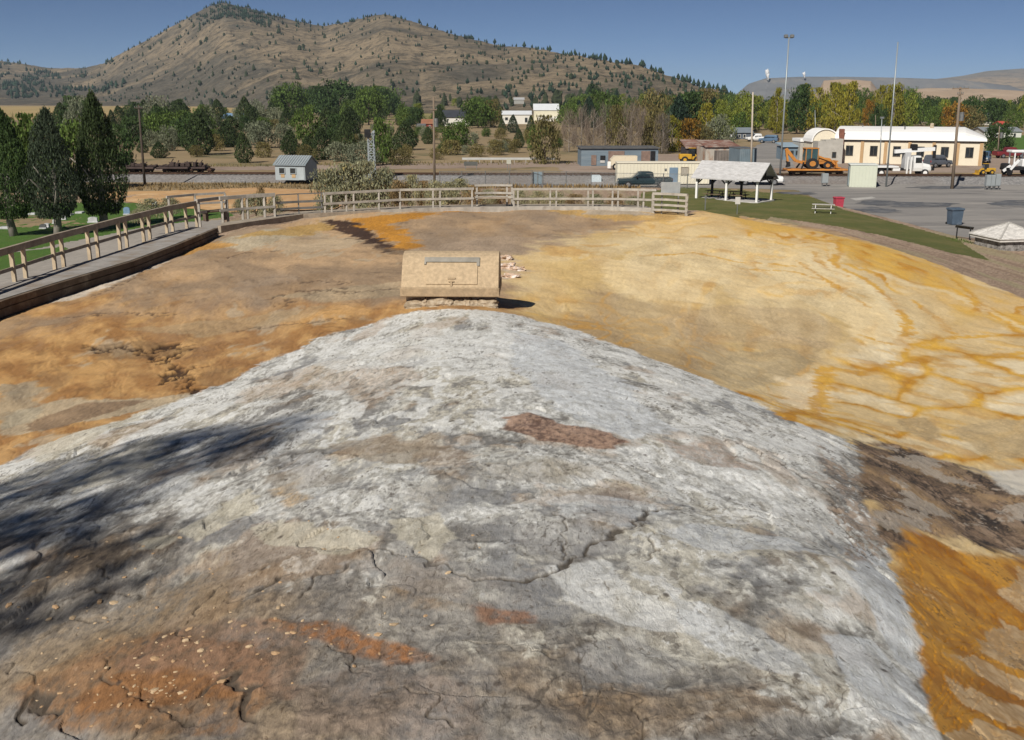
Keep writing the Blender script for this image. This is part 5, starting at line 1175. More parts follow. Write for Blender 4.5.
for i, (px, py, hp, wp, k) in enumerate([(150, 217, 17, 26, 'sage'), (170, 213, 14, 24, 'sage'), (138, 222, 12, 18, 'sage'), (256, 214, 19, 24, 'sage'), (276, 213, 16, 18, 'sage'), (240, 213, 13, 14, 'sage'), (262, 209, 22, 10, 'weed')]):
    shrub(k, px, py, hp, wp, 2.6 if px < 200 else 4.2, ['sagebrush behind the left walkway fence, broadest', 'sagebrush near the far corner of the left fence', 'small sagebrush between fence and cemetery lawn', 'leafy sagebrush behind the weathered fence panel', 'sagebrush at the pipe railing', 'small sagebrush beside the bench', 'thin dry weed stalk above the weathered fence panel'][i], None, i + 1)
wl = MB()
rw = np.random.RandomState(3)
def weeds(pts, n, h0, h1_, z, mat, name):
    xs_ = [p[0] for p in pts]; ys_ = [p[1] for p in pts]; mb = MB(); k = 0
    while k < n:
        a, b = rng.uniform(min(xs_), max(xs_)), rng.uniform(min(ys_), max(ys_))
        if sdist(pts, np.array([a]), np.array([b]))[0] < 0: k += 1; continue
        q = at(a, b, z); h = rng.uniform(h0, h1_); dx, dy = rng.uniform(-.4, .4) * h, rng.uniform(-.3, .3) * h; w = h * rng.uniform(.12, .35); an = rng.uniform(0, 3.14)
        mb.add([(q[0] - w * math.cos(an), q[1] - w * math.sin(an), z - .05), (q[0] + w * math.cos(an), q[1] + w * math.sin(an), z - .05), (q[0] + dx, q[1] + dy, z + h)], [(0, 1, 2)]); k += 1
    o = mb.build(name, mat); setting(o, 'stuff')
weeds([(95, 190), (200, 191), (315, 189), (325, 183.5), (250, 183), (95, 184)], 2600, .10, .38, .02, LM['weed'], 'dry_weeds')
weeds([(325, 190), (640, 189.5), (640, 187), (440, 187), (325, 184)], 4000, .2, .6, .02, LM['weed'], 'dry_weeds')
weeds([(120, 168), (640, 164), (560, 161), (400, 162), (120, 166)], 3500, .1, .4, .02, LM['drab'], 'dry_weeds')
weeds([(690, 187), (795, 189.5), (843, 211), (950, 240), (950, 242), (838, 213.5), (790, 191.5)], 1500, .05, .16, .12, LM['lime'], 'lawn_edge_grass')
weeds([(944, 240), (962, 241), (975, 246), (950, 246)], 900, .08, .3, .35, LM['broad'], 'green_weeds')
# ------------------------------------------------------------------ buildings, vehicles and poles of the yard and the valley
def bld(x0, x1, yb, ytop=None, z=0.0, d=None):
    """place by the foot of a front: location, width, height"""
    q = at((x0 + x1) / 2, yb, z) if d is None else atd((x0 + x1) / 2, yb, d)
    d = q[1]; w = sx(x1, yb, d) - sx(x0, yb, d)
    return q, w, (zat(ytop, d) - q[2]) if ytop else 0
GLS = glassy('window_glass'); 
CREAMW = surf('cream_wall', (.66, .60, .475), .85, .07, .5, dirt=(.52, .43, .30), dirt_at=.68)
TANP = surf('tan_pilaster', (.42, .28, .15), .85, .1, .6)
WROOF = surf('white_roof', (.80, .80, .79), .6, .06, .15, dirt=(.68, .68, .67), dirt_at=.66)
BRICK = surf('brick_red', (.20, .085, .06), .9, .25, 3)
GREYW = surf('grey_block', (.40, .385, .35), .9, .12, .6, dirt=(.31, .29, .26))
def win(parent, x, z, w, h, y=-.03, mat=None, frame=None, mull=0):
    f = MB(); fw = .07
    f.box((x, y - .02, z + h / 2 + fw / 2), (w + 2 * fw, .10, fw)); f.box((x, y - .02, z - h / 2 - fw / 2), (w + 2 * fw, .10, fw))
    for s in (-1, 1): f.box((x + s * (w / 2 + fw / 2), y - .02, z), (fw, .10, h))
    for k in range(mull): f.box((x + (k + 1) / (mull + 1) * w - w / 2, y - .02, z), (.05, .07, h))
    o = f.build('window', frame or WHT, parent); g = MB(); g.box((x, y + .01, z), (w, .04, h)); g.build('pane', mat or GLS, o); return o
def gable(t, w, dp, eh, rh, wall, roof, ridge='x', over=.3, wname='wall'):
    """simple house body, front at local y=0"""
    mb = MB()
    if ridge == 'x': mb.prism([(0, 0), (dp, 0), (dp, eh), (dp / 2, eh + rh), (0, eh)], -w / 2, w / 2, 'x')
    else: mb.prism([(-w / 2, 0), (w / 2, 0), (w / 2, eh), (0, eh + rh), (-w / 2, eh)], 0, dp, 'y')
    mb.build(wname, wall, t); mb = MB(); th = .12
    if ridge == 'x':
        k = rh / (dp / 2)
        P_ = [(-over, eh - over * k), (dp / 2, eh + rh), (dp + over, eh - over * k)]
        mb.prism([(a, b + .03) for a, b in P_] + [(a, b + th + .03) for a, b in P_[::-1]], -w / 2 - over, w / 2 + over, 'x')
    else:
        k = rh / (w / 2); P_ = [(-w / 2 - over, eh - over * k), (0, eh + rh), (w / 2 + over, eh - over * k)]
        mb.prism([(a, b + .03) for a, b in P_] + [(a, b + th + .03) for a, b in P_[::-1]], -over, dp + over, 'y')
    return mb.build('roof', roof, t)

# --- the long cream warehouse
_a, _b = at(836, 162.8, 0), at(981.5, 165.9, 0); q = ((_a[0] + _b[0]) / 2, (_a[1] + _b[1]) / 2, 0); w = math.dist(_a[:2], _b[:2]); eh = zat(140.5, q[1]); WRZ = math.atan2(_b[1] - _a[1], _b[0] - _a[0])
t = thing('warehouse', 'long cream warehouse with tan pilasters, dark windows and a low white roof', 'warehouse', q, WRZ); dp = 18
mb = MB(); mb.box((0, dp / 2, eh / 2), (w, dp, eh)); mb.build('wall', CREAMW, t)
mb = MB(); pr2 = [(-.5, eh + .02), (-.5, eh + .25)] + [(dp / 2 - (dp / 2 + .5) * math.cos(a), eh + .25 + 1.75 * math.sin(a) ** .8) for a in np.linspace(.25, math.pi - .25, 9)] + [(dp + .5, eh + .25), (dp + .5, eh + .02)]
wl2 = w / 2 + .4
n = len(pr2); vs = [(-wl2, a, b) for a, b in pr2] + [(wl2 - 3.2, a, b) for a, b in pr2] + [(wl2, a, min(b, eh + .25 + (b - eh - .25) * .15)) for a, b in pr2]
mb.add(vs, [(i + k * n, i + 1 + k * n, i + 1 + n + k * n, i + n + k * n) for k in (0, 1) for i in range(n - 1)] + [tuple(range(n)), tuple(range(3 * n - 1, 2 * n - 1, -1))] + [(0, n, 2 * n, 3 * n - 1, 2 * n - 1, n - 1)])
roof = mb.build('roof', WROOF, t)
u = w / 146
X_ = lambda px: (px - 909) * u
for px in (838, 862, 886, 910, 934, 957.5, 980): mb = MB(); mb.box((X_(px), -.06, eh / 2 - .05), (.50, .2, eh - .1)); mb.build('pilaster', TANP, t)
mb = MB(); mb.box((0, -.12, eh - .1), (w + .1, .3, .14)); mb.build('gutter', BLK, t)
for px in (849, 874, 897.5, 921, 945, 969): win(t, X_(px), eh * .54, 1.05, 1.5, -.04, GLS, surf('dark_frame', (.10, .085, .07), .7, .2, 2), 1)
mb = MB(); mb.bbox((X_(930), 5.5, eh + 2.1), (.55, .55, 1.1), .02); mb.build('chimney', STONE, roof)
for px, y in ((858, 7), (880, 9), (903, 3), (958, 8)): mb = MB(); mb.tube([(X_(px), y, eh + 1.2), (X_(px), y, eh + 2.25)], .11, 8); mb.build('vent_pipe', STEEL, roof)
# arched hall at its left end with the stepped block front and the brick stack
q2, w2_, h2 = bld(809, 836, 163, 128); q2 = (sx(823.8, 160, _a[1] + .6), _a[1] + .6, 0); w2_ = sx(836.5, 160, q2[1]) - sx(811, 160, q2[1])
t = thing('warehouse', 'arched cream hall with a grey stepped front left of the long warehouse', 'hall', q2)
hh = zat(129, q2[1])
arc = [(-w2_ / 2, 0), (w2_ / 2, 0), (w2_ / 2, hh * .62)] + [(w2_ / 2 * math.cos(a), hh * .62 + hh * .36 * math.sin(a)) for a in np.linspace(.15, math.pi - .15, 12)] + [(-w2_ / 2, hh * .62)]
mb = MB(); mb.prism(arc, 0, 5, 'y'); mb.build('wall', CREAMW, t)
arc2 = [((w2_ / 2 + .22) * math.cos(a), hh * .62 + (hh * .36 + .2) * math.sin(a)) for a in np.linspace(0, math.pi, 14)]; arc3 = [((w2_ / 2 + .02) * math.cos(a), hh * .62 + (hh * .36 + .02) * math.sin(a)) for a in np.linspace(math.pi, 0, 14)]
mb = MB(); mb.prism(arc2 + arc3, -.2, 5.2, 'y'); mb.build('roof', WROOF, t)
fh = zat(140, q2[1] - 3); wf_ = (sx(835.5, 160, q2[1] - 3) - sx(810.5, 160, q2[1] - 3))
mb = MB(); mb.prism([(-wf_ / 2, 0), (wf_ / 2, 0), (wf_ / 2, fh * 1.05), (wf_ * .2, fh * 1.05), (wf_ * .2, fh), (-wf_ * .2, fh), (-wf_ * .2, fh * .94), (-wf_ / 2, fh * .94)], -3.2, -.05, 'y'); fr = mb.build('front', GREYW, t)
win(fr, wf_ * .16, fh * .38, .55, .8, -3.23, GLS, surf('dark_frame', (.1, .085, .07)))
mb = MB(); mb.bbox((w2_ / 2 + .15, -1.2, hh * .5), (.75, .7, hh * 1.02), .03); mb.build('chimney', BRICK, t)
# blue grey low shed left of it
q, w, eh = bld(783, 800, 160, 147)
t = thing('shed', 'small blue grey flat shed left of the arched hall', 'shed', q); BLUEG = surf('blue_grey_siding', (.155, .21, .26), .8, .12, .6, dirt=(.22, .26, .29))
mb = MB(); mb.box((0, 2.5, eh / 2), (w, 5, eh)); mb.build('wall', BLUEG, t); mb = MB(); mb.prism([(-.4, eh + .02), (5.3, eh + .45), (5.3, eh + .6), (-.4, eh + .2)], -w / 2 - .3, w / 2 + .3, 'x'); mb.build('roof', surf('blue_roof', (.25, .33, .40), .7, .1, 1), t)
for k in (-.3, 0, .3): win(t, k * w, eh * .55, .55, .8, -.03, GLS, BLUEG)
q, w, eh = bld(799, 810, 160.5, 142); t = thing('shed', 'narrow white roofed lean-to between the blue shed and the arched hall', 'shed', q)
mb = MB(); mb.box((0, 2.5, eh / 2), (w * .96, 5, eh)); mb.build('wall', GREYW, t); mb = MB(); mb.box((0, 2.5, eh + .3), (w * 1.05, 5.4, .5)); mb.build('roof', WROOF, t)
# blue long shed in the middle
q, w, eh = bld(581, 658, 166, 148.5); t = thing('shed', 'long low blue grey shed with open doorway and rust brown doors', 'shed', q, R(2))
mb = MB(); mb.box((0, 3, eh / 2), (w, 6, eh)); mb.build('wall', surf('blue_siding', (.15, .195, .235), .8, .18, .8, dirt=(.215, .24, .255), stretch=(.3, 1, 4)), t); mb = MB(); mb.prism([(-.3, eh), (6.3, eh + .05), (6.3, eh + .2), (-.3, eh + .16)], -w / 2 - .2, w / 2 + .2, 'x'); mb.build('roof', surf('dark_roof', (.10, .10, .10), .8, .3, 1), t)
u = w / 77; BRN = surf('rust_brown_door', (.20, .14, .115), .85, .3, 1.5)
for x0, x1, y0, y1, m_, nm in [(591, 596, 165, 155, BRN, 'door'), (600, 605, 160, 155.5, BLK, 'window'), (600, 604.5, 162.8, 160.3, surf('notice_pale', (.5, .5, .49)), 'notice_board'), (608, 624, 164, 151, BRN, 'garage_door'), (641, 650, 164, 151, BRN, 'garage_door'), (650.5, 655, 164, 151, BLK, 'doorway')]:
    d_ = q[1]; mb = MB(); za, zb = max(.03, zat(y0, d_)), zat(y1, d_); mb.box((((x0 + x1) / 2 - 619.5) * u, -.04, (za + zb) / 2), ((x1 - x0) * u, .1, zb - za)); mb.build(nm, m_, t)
# white tank truck / trailer behind the cream cabin
q, w, eh = bld(609, 637, 170, 156); t = thing('tank_trailer', 'cream tanker trailer parked before the blue grey shed', 'trailer', q)
CRM = surf('cream_paint', (.62, .55, .42), .5, .08, .6, dirt=(.48, .40, .30))
mb = MB(); mb.prism([(-w * .42, eh * .32), (w / 2, eh * .32), (w / 2, eh), (-w * .30, eh), (-w * .44, eh * .72)], 0, 2.3, 'y'); mb.build('body', CRM, t)
for x in (-w * .26, w * .1, w * .3): mb = MB(); mb.wheel((x, .1, .5), .5, .3, 'y'); o = mb.build('wheel', BLK, t); m2 = MB(); m2.wheel((x, -.04, .5), .24, .06, 'y', 10); m2.build('rim', CRM, o)
mb = MB(); mb.bbox((-w * .48, .9, eh * .33), (.5, .5, eh * .5), .05); mb.build('tank', WHT, t)
# cream cabin
q, w, eh = bld(617, 709, 185, 163.5); CW = w
t = thing('portable_cabin', 'long cream portable cabin with a blue door behind the dark pickup', 'cabin', (q[0], q[1], 0))
RIB = surf('ribbed_cream', (.66, .62, .50), .7, .06, .4, dirt=(.56, .50, .37), dirt_at=.68)
mb = MB(); mb.box((0, 1.3, eh / 2 + .1), (w, 2.6, eh - .1))
k = -w / 2 + .3
while k < w / 2 - .1: mb.box((k, -.015, eh / 2 + .1), (.09, .05, eh - .3)); k += .42
mb.build('wall', RIB, t); mb = MB(); mb.box((0, 1.3, eh + .09), (w + .15, 2.8, .1)); mb.build('roof', surf('cream_roof', (.72, .67, .55), .7, .06, .5), t)
u = w / 92; mb = MB(); mb.box(((673 - 663) * u, -.05, 1.15), (8.4 * u, .1, 2.0)); mb.build('door', surf('blue_door', (.16, .23, .31), .6, .15, 1), t)
win(t, (684 - 663) * u, 1.75, .85, .85, -.05, surf('louvre', (.34, .31, .26), .7, .3, 2, stretch=(9, 1, 1)), surf('tan_frame', (.4, .35, .27))); mb = MB(); mb.box(((665 - 663) * u, -.05, 1.9), (.25, .1, .25)); mb.build('vent', STEEL, t)
# rusty sheds behind
q, w, eh = bld(686, 702, 163, 146); t = thing('shed', 'dark open shed with a rusty roof behind the yellow loader', 'shed', q)
RUSTR = surf('rusty_roof', (.20, .10, .075), .85, .4, .5, dirt=(.36, .31, .27), dirt_at=.55); DKS = surf('dark_shed', (.05, .045, .05), .9, .3, 1)
mb = MB(); mb.box((0, 3, eh / 2 - .2), (w, 6, eh - .4)); mb.build('wall', DKS, t); mb = MB(); mb.prism([(-.3, eh - .4), (6.3, eh + .7), (6.3, eh + .85), (-.3, eh - .2)], -w / 2 - .2, w / 2 + .2, 'x'); mb.build('roof', RUSTR, t)
q, w, eh = bld(705, 738, 166, 146.5); t = thing('shed', 'long rusty corrugated shed above the shelter roof', 'shed', q, R(4))
mb = MB(); mb.box((0, 3, eh / 2 - .1), (w, 6, eh - .2)); mb.build('wall', surf('rusty_sheet', (.42, .39, .34), .75, .2, .5, dirt=(.26, .13, .07), dirt_at=.55, stretch=(1, 1, .4)), t); mb = MB(); mb.prism([(-.3, eh - .1), (6.3, eh + .7), (6.3, eh + .8), (-.3, eh + .05)], -w / 2 - .2, w / 2 + .2, 'x'); mb.build('roof', RUSTR, t)
q, w, eh = bld(716, 731, 168, 151); t = thing('crate_stack', 'dark weathered bin before the long rusty shed', 'container', q); mb = MB(); mb.box((0, 1, eh / 2), (w, 2, eh)); 
for k in range(5): mb.box((-w / 2 + (k + .5) * w / 5, -.04, eh / 2), (.1, .1, eh))
mb.build('body', surf('grey_brown_metal', (.16, .14, .125), .8, .3, 1), t)
q, w, eh = bld(739, 756, 171, 149); t = thing('shipping_container', 'blue grey ribbed container behind the utility pole', 'container', q, R(4)); mb = MB(); mb.box((0, 3, eh / 2), (w, 6, eh))
for k in range(9): mb.box((-w / 2 + (k + .5) * w / 9, -.03, eh / 2), (w / 18, .08, eh * .92))
mb.build('body', surf('container_blue', (.15, .20, .235), .7, .15, .6, dirt=(.20, .23, .25)), t); mb = MB(); mb.box((0, 3, eh + .05), (w + .06, 6.06, .1)); mb.build('top_frame', STEEL, t)
# grey shed by the line, left of centre
d_ = 132.6; eh = zat(165, d_) - .5; w = sx(307, 180, d_) - sx(274, 180, d_); rh = zat(154.5, d_ + 2) - eh - .5
t = thing('shed', 'pale blue grey trackside shed with a striped metal roof and two dark windows', 'shed', (sx(290.5, 180, d_), d_, .5), R(-14))
PBL = surf('pale_blue_sheet', (.33, .37, .39), .75, .08, .6, dirt=(.40, .31, .2), dirt_at=.7)
rf = gable(t, w * .98, 3.6, eh, rh * .8, PBL, surf('slate_blue_roof', (.19, .225, .25), .7, .15, .6), 'x', .2)
for k in range(12):
    x = -w * .5 + (k + .5) * w / 12; mb = MB()
    for s in (0, 1): mb.beam((x, -.2 if s == 0 else 3.8, eh + .1), (x, 1.8, eh + rh * .8 + .18), .06, .05)
    mb.build('seam', surf('pale_seam', (.42, .45, .46), .7, .1, 1), rf)
for px in (-.26, .10): win(t, px * w, eh * .62, w * .17, eh * .34, -.04, GLS, PBL); mb = MB(); mb.box((px * w + .05, -.02, eh * .30), (w * .12, .03, eh * .26)); mb.build('rust_streak', surf('rust_stain', (.44, .30, .16), .85, .2, 1), t)
mb = MB(); mb.box((w * .37, -.03, eh * .45), (.75, .06, eh * .84)); mb.build('door', surf('pale_blue_door', (.36, .40, .42), .7, .1, 1), t)
# distant houses
WSID = surf('white_siding', (.62, .61, .56), .8, .06, .3, dirt=(.52, .5, .45), dirt_at=.7)
def house(x0, x1, yb, ye, yr, wall, roof, label, ridge='x', wins=(), dp=8, name='house', z=0, door=None):
    q, w, eh = bld(x0, x1, yb, ye, z); t = thing(name, label, 'house' if name == 'house' else name.split('_')[-1], q)
    rf = gable(t, w, dp, eh, max(.4, zat(yr, q[1] + dp / 2) - z - eh), wall, roof, ridge, .35)
    for fx, fz, fw, fh in wins: win(t, fx * w, fz * eh, fw * w, fh * eh, -.04, GLS, WSID)
    if door: mb = MB(); mb.box((door * w, -.05, eh * .2), (1.1, .1, eh * .4)); mb.build('door', BLK, t)
    return t, rf, w, eh
house(443, 471.5, 126, 117, 110.5, WSID, surf('navy_roof', (.035, .04, .05), .8, .2, .5), 'white two storey house with a dark blue roof', wins=[(-.32, .72, .05, .16), (-.02, .72, .05, .16), (.33, .72, .05, .16), (-.3, .2, .10, .25)], door=.12)
ROOFW = surf('pale_metal_roof', (.60, .63, .66), .5, .06, .4)
house(502.5, 531, 124, 114.5, 111, WSID, ROOFW, 'low white bungalow with a pale roof and dark garage opening', wins=[(-.36, .55, .10, .3), (-.2, .55, .06, .3), (.33, .42, .09, .5)])
t, rf, w, eh = house(534, 558.5, 121, 110, 104, surf('cream_barn', (.60, .57, .44), .8, .06, .4), ROOFW, 'tall white barn with a bright metal roof', name='white_barn', wins=[(-.25, .3, .12, .2), (.1, .3, .3, .22)], dp=12)
mb = MB(); mb.box((w * .05, -1.5, eh * .2), (w * .8, 3, eh * .4)); mb.build('annex', WSID, t)
house(422, 432.5, 130, 123.5, 119.5, surf('barn_red', (.24, .05, .035), .85, .2, .5), surf('rust_roof', (.26, .12, .07), .85, .2, .5), 'small dark red shed with a rusty roof', name='red_shed', wins=[(.25, .55, .12, .3)], dp=5)
house(417.5, 424.5, 130.5, 126.5, 124, surf('grey_boards', (.16, .16, .17), .9, .2, .5), surf('dark_grey_roof', (.12, .12, .13), .8, .2, .5), 'low grey lean-to at the left end of the red shed', name='grey_shed', dp=4)
house(514, 524, 103, 99.5, 97, surf('grey_wood_house', (.30, .30, .29), .85, .15, .3), surf('grey_tin', (.34, .35, .36), .6, .1, .3), 'small grey house highest on the slope', z=zat(103, 700), dp=9) if False else None
x_, y_, z_ = 0, 0, 0
q = atd(519, 103, 640); t = thing('house', 'small grey house highest on the slope above the bungalow', 'house', (q[0], q[1], q[2] - .5)); gable(t, 6.0, 6, 2.4, 1.2, surf('grey_wood_house', (.30, .30, .29), .85, .15, .3), surf('grey_tin', (.36, .37, .38), .6, .1, .3), 'x', .3)
BLT = surf('blue_tin', (.16, .27, .42), .6, .12, .4)
house(222, 242, 124, 118.5, 113.5, surf('tan_barn', (.42, .34, .24), .85, .12, .4), BLT, 'barn with a bright blue metal roof at the field edge', name='blue_roofed_barn', dp=14)
house(246, 255, 119, 114.5, 110, surf('grey_barn', (.12, .11, .10), .9, .2, .4), surf('dark_tin', (.07, .07, .075), .7, .2, .4), 'small dark shed right of the blue roofed barn', name='dark_shed', dp=8)
house(984, 1021, 137.5, 131.5, 127.5, surf('pale_house', (.55, .55, .52), .85, .1, .3), surf('steel_grey_roof', (.22, .24, .26), .7, .15, .3), 'long white house with a grey roof at the far right', wins=[(-.3, .5, .08, .4), (.1, .5, .08, .4), (.32, .4, .06, .6)], dp=8)
house(1002, 1012, 129, 125, 121.5, surf('pink_wall', (.5, .36, .3), .85, .1, .3), surf('red_roof', (.42, .07, .05), .7, .15, .3), 'house with a bright red roof behind the long white house', dp=7)
house(1014, 1026, 127, 119, 114, surf('peach_wall', (.56, .42, .35), .85, .1, .3), surf('brown_shingle', (.2, .14, .11), .8, .2, .3), 'peach two storey house at the right picture edge', wins=[(-.2, .6, .12, .2), (.2, .6, .12, .2)], dp=7)
house(985.5, 991, 125, 119.5, 113, WSID, surf('grey_spire', (.2, .22, .25), .7, .15, .3), 'small white gabled house among the dark trees at the right', ridge='y', wins=[(0, .5, .2, .4)], dp=6)
house(735, 752, 139, 132.5, 128, surf('dark_blue_house', (.10, .12, .15), .85, .15, .4), surf('blue_slate_roof', (.17, .20, .23), .7, .15, .4), 'small dark blue house at the top of the yard road', wins=[(-.25, .45, .12, .45), (.05, .45, .12, .45)], door=.32, dp=7)
q, w, eh = bld(731, 737, 139, 131); t = thing('storage_tank', 'upright white round tank left of the yard road', 'tank', q); mb = MB(); mb.tube([(0, 1, 0), (0, 1, eh * .8), (0, 1, eh)], [w / 2, w / 2, w * .12], 16); mb.build('body', WHT, t); mb = MB(); mb.tube([(0, 1, eh), (0, 1, eh * 1.06)], w * .1, 8); mb.build('lid', STEEL, t)

# --- vehicles -------------------------------------------------------------------
TYRE = surf('tyre_rubber', (.02, .02, .021), .85, .3, 3); RIM = surf('wheel_rim', (.34, .345, .35), .4, .15, 3, metal=.7)
LAMP = surf('lamp_glass', (.55, .55, .52), .2, .1, 3); RED = surf('tail_red', (.3, .02, .02), .3, .2, 3)
def wheels(t, xs, w, r, tw=.26, rim=None):
    for x in xs:
        for s in (-1, 1):
            o = MB(); o.wheel((x, s * (w / 2 - tw * .45), r), r, tw, 'y'); o = o.build('wheel', TYRE, t)
            m = MB(); m.wheel((x, s * (w / 2 - tw * .45 + tw * .5), r), r * .58, .03, 'y', 12); m.build('rim', rim or RIM, o)
def loft(secs):
    """body shell through cross sections (x, half width, z low, z high, top inset)"""
    mb = MB(); n = 8; vs = []
    for x, hw, z0, z1, ins in secs:
        vs += [(x, -hw * .92, z0), (x, hw * .92, z0), (x, hw, z0 + .22 * (z1 - z0)), (x, hw, z0 + .62 * (z1 - z0)), (x, hw - ins, z1), (x, -hw + ins, z1), (x, -hw, z0 + .62 * (z1 - z0)), (x, -hw, z0 + .22 * (z1 - z0))]
    fs = [(i * n + k, i * n + (k + 1) % n, (i + 1) * n + (k + 1) % n, (i + 1) * n + k) for i in range(len(secs) - 1) for k in range(n)]
    fs += [tuple(range(n - 1, -1, -1)), tuple(range((len(secs) - 1) * n, len(secs) * n))]
    return mb.add(vs, fs)
def pickup(name, label, cat, loc, rz, paint, L=5.9, bed=True, van=False, glass=None):
    """nose towards local -x"""
    t = thing(name, label, cat, loc, rz); k = L / 5.9; g = glass or GLS
    S = lambda a: [(x * k, *r_) for x, *r_ in a]
    loft(S([(-2.95, .86, .48, .95, .08), (-2.85, .96, .42, 1.08, .08), (-1.35, 1.0, .42, 1.18, .08), (-1.2, 1.0, .42, 1.2, .06), (1.0, 1.0, .42, 1.2, .06), (2.85, 1.0, .46, 1.22, .05), (2.95, .96, .5, 1.18, .05)])).build('body', paint, t)
    e = 2.75 if van else .95
    cab = loft(S([(-1.45, .90, 1.14, 1.2, .05), (-.75, .88, 1.14, 1.86, .16), (-.45, .88, 1.14, 1.93, .17), (e - .5, .88, 1.14, 1.93, .17), (e - .12, .88, 1.14, 1.84, .16), (e, .88, 1.14, 1.2, .05)])).build('cab', paint, t)
    for s in (-1, 1):
        for x0, x1 in ((-.95, -.1), (0.0, .75)) + (((.95, 1.9),) if van else ()):
            m = MB(); zt = 1.78; xa = x0 * k + (.38 * k if x0 < -.9 else 0)
            m.add([(x0 * k, s * .915, 1.24), (x1 * k, s * .915, 1.24), (x1 * k, s * .80, zt), (xa, s * .80, zt)], [(0, 1, 2, 3)]); m.build('window', g, cab)
    m = MB(); m.add([(-1.40 * k, -.78, 1.24), (-1.40 * k, .78, 1.24), (-.80 * k, .70, 1.83), (-.80 * k, -.70, 1.83)], [(0, 1, 2, 3)]); m.build('windscreen', g, cab).location.x = -.03
    if bed and not van: m = MB(); m.box((1.95 * k, 0, 1.225), (1.7 * k, 1.7, .02)); m.build('cargo_bed', BLK, t)
    for s in (-1, 1):
        m = MB(); m.bbox((-2.93 * k, s * .68, .86), (.08, .34, .18), .02); m.build('headlight', LAMP, t)
        m = MB(); m.bbox((2.95 * k, s * .86, .98), (.06, .16, .3), .02); m.build('tail_light', RED, t)
        m = MB(); m.bbox((-.95 * k, s * 1.12, 1.3), (.14, .2, .22), .03); m.build('mirror', BLK, t)
    m = MB(); m.bbox((-2.99 * k, 0, .56), (.14, 1.86, .24), .04); m.build('bumper', RIM, t)
    wheels(t, (-1.85 * k, 1.75 * k), 1.98, .41); return t
DKG = surf('dark_green_paint', (.018, .034, .042), .3, .2, .5); WPT = surf('white_car_paint', (.72, .73, .73), .3, .05, .5); BPT = surf('blue_car_paint', (.07, .12, .19), .3, .2, .5); SPT = surf('slate_car_paint', (.09, .10, .12), .3, .2, .5)
q = at(644.5, 187.5, .03); pickup('pickup_truck', 'dark green pickup parked before the cream cabin', 'pickup truck', q, R(-2), DKG, 6.5)
q = at(757, 184.5, .03); pickup('pickup_truck', 'white pickup seen through the right end of the picnic shelter', 'pickup truck', (q[0], q[1] - .5, .03), R(176), WPT, 5.9)
q = at(757, 141.5, .02); pickup('pickup_truck', 'white pickup on the yard road beside a blue car', 'pickup truck', q, R(10), WPT, 5.6)
q = at(768.5, 143, .02); pickup('parked_car', 'blue car on the yard road, right of the white pickup', 'car', q, R(-25), BPT, 4.6, van=True)
q = at(937, 167.3, .02); pickup('parked_car', 'dark grey car in front of the warehouse, right of the crane truck', 'car', q, R(202), SPT, 4.3, van=True)
q = at(983, 163, .02); pickup('parked_car', 'blue car at the right corner of the warehouse', 'car', q, R(60), BPT, 4.2, van=True)
q = at(1009, 158, .02); pickup('pickup_truck', 'dark red pickup on the road at the far right', 'pickup truck', q, R(185), surf('dark_red_paint', (.16, .025, .03), .35, .2, .5), 5.5)
# crane truck
q = at(903, 176.2, .02); q = (q[0], 146.5, .02)
t = thing('crane_truck', 'white crane truck with flat bed and folded boom before the warehouse', 'truck', q, R(1)); u = q[1] / F
X_ = lambda px: (px - 903) * u
m = MB(); m.bbox((X_(902), 0, .95), (X_(928) - X_(866), .9, .35), .04); m.build('chassis', BLK, t)
m = MB(); m.bbox((X_(880), 0, 1.3), (X_(896) - X_(864), 2.4, .22), .03); m.build('flat_bed', WPT, t)
m = MB(); m.bbox((X_(894), -.7, .95), (1.0, .8, .45), .04); m.build('tool_box', WPT, t)
m = loft([(X_(910.5), 1.12, .75, 2.75, .12), (X_(917), 1.12, .75, 2.8, .14), (X_(919.5), 1.1, .75, 1.95, .1)]); cab = m.build('cab', WPT, t)
m = loft([(X_(919), 1.0, .75, 1.85, .14), (X_(927), .92, .7, 1.6, .16), (X_(928.5), .85, .7, 1.4, .14)]); hd = m.build('hood', WPT, t)
for s in (-1, 1): m = MB(); m.bbox((X_(915), s * 1.1, 2.2), (X_(918) - X_(911.8), .08, .75), .02); m.build('window', GLS, cab); m = MB(); m.bbox((X_(928.4), s * .62, 1.1), (.1, .26, .2), .02); m.build('headlight', LAMP, hd)
m = MB(); m.bbox((X_(905.5), 0, 2.1), (.8, 1.4, 2.4), .08); tur = m.build('turret', surf('crane_grey', (.45, .46, .47), .5, .1, 1), t)
m = MB(); m.beam((X_(893), -.15, 3.35), (X_(932), -.15, 3.7), .5, .5); bm_ = m.build('boom', WPT, t); m = MB(); m.beam((X_(893.5), -.15, 3.0), (X_(908), -.15, 3.3), .3, .3); m.build('jib', BLK, bm_); m = MB(); m.beam((X_(932.3), -.15, 4.2), (X_(932.3), -.15, 2.4), .35, .3); m.build('boom_tip', BLK, bm_); m = MB(); m.bbox((X_(911.5), -.15, 3.95), (.8, .8, .8), .08); m.build('winch', BLK, bm_)
for px in (904, 907.5): m = MB(); m.box((X_(px), -1.15, 1.5), (.22, .16, 2.4)); m.build('outrigger', WPT, t)
wheels(t, (X_(872), X_(879), X_(922)), 2.4, .5, .32, WPT)
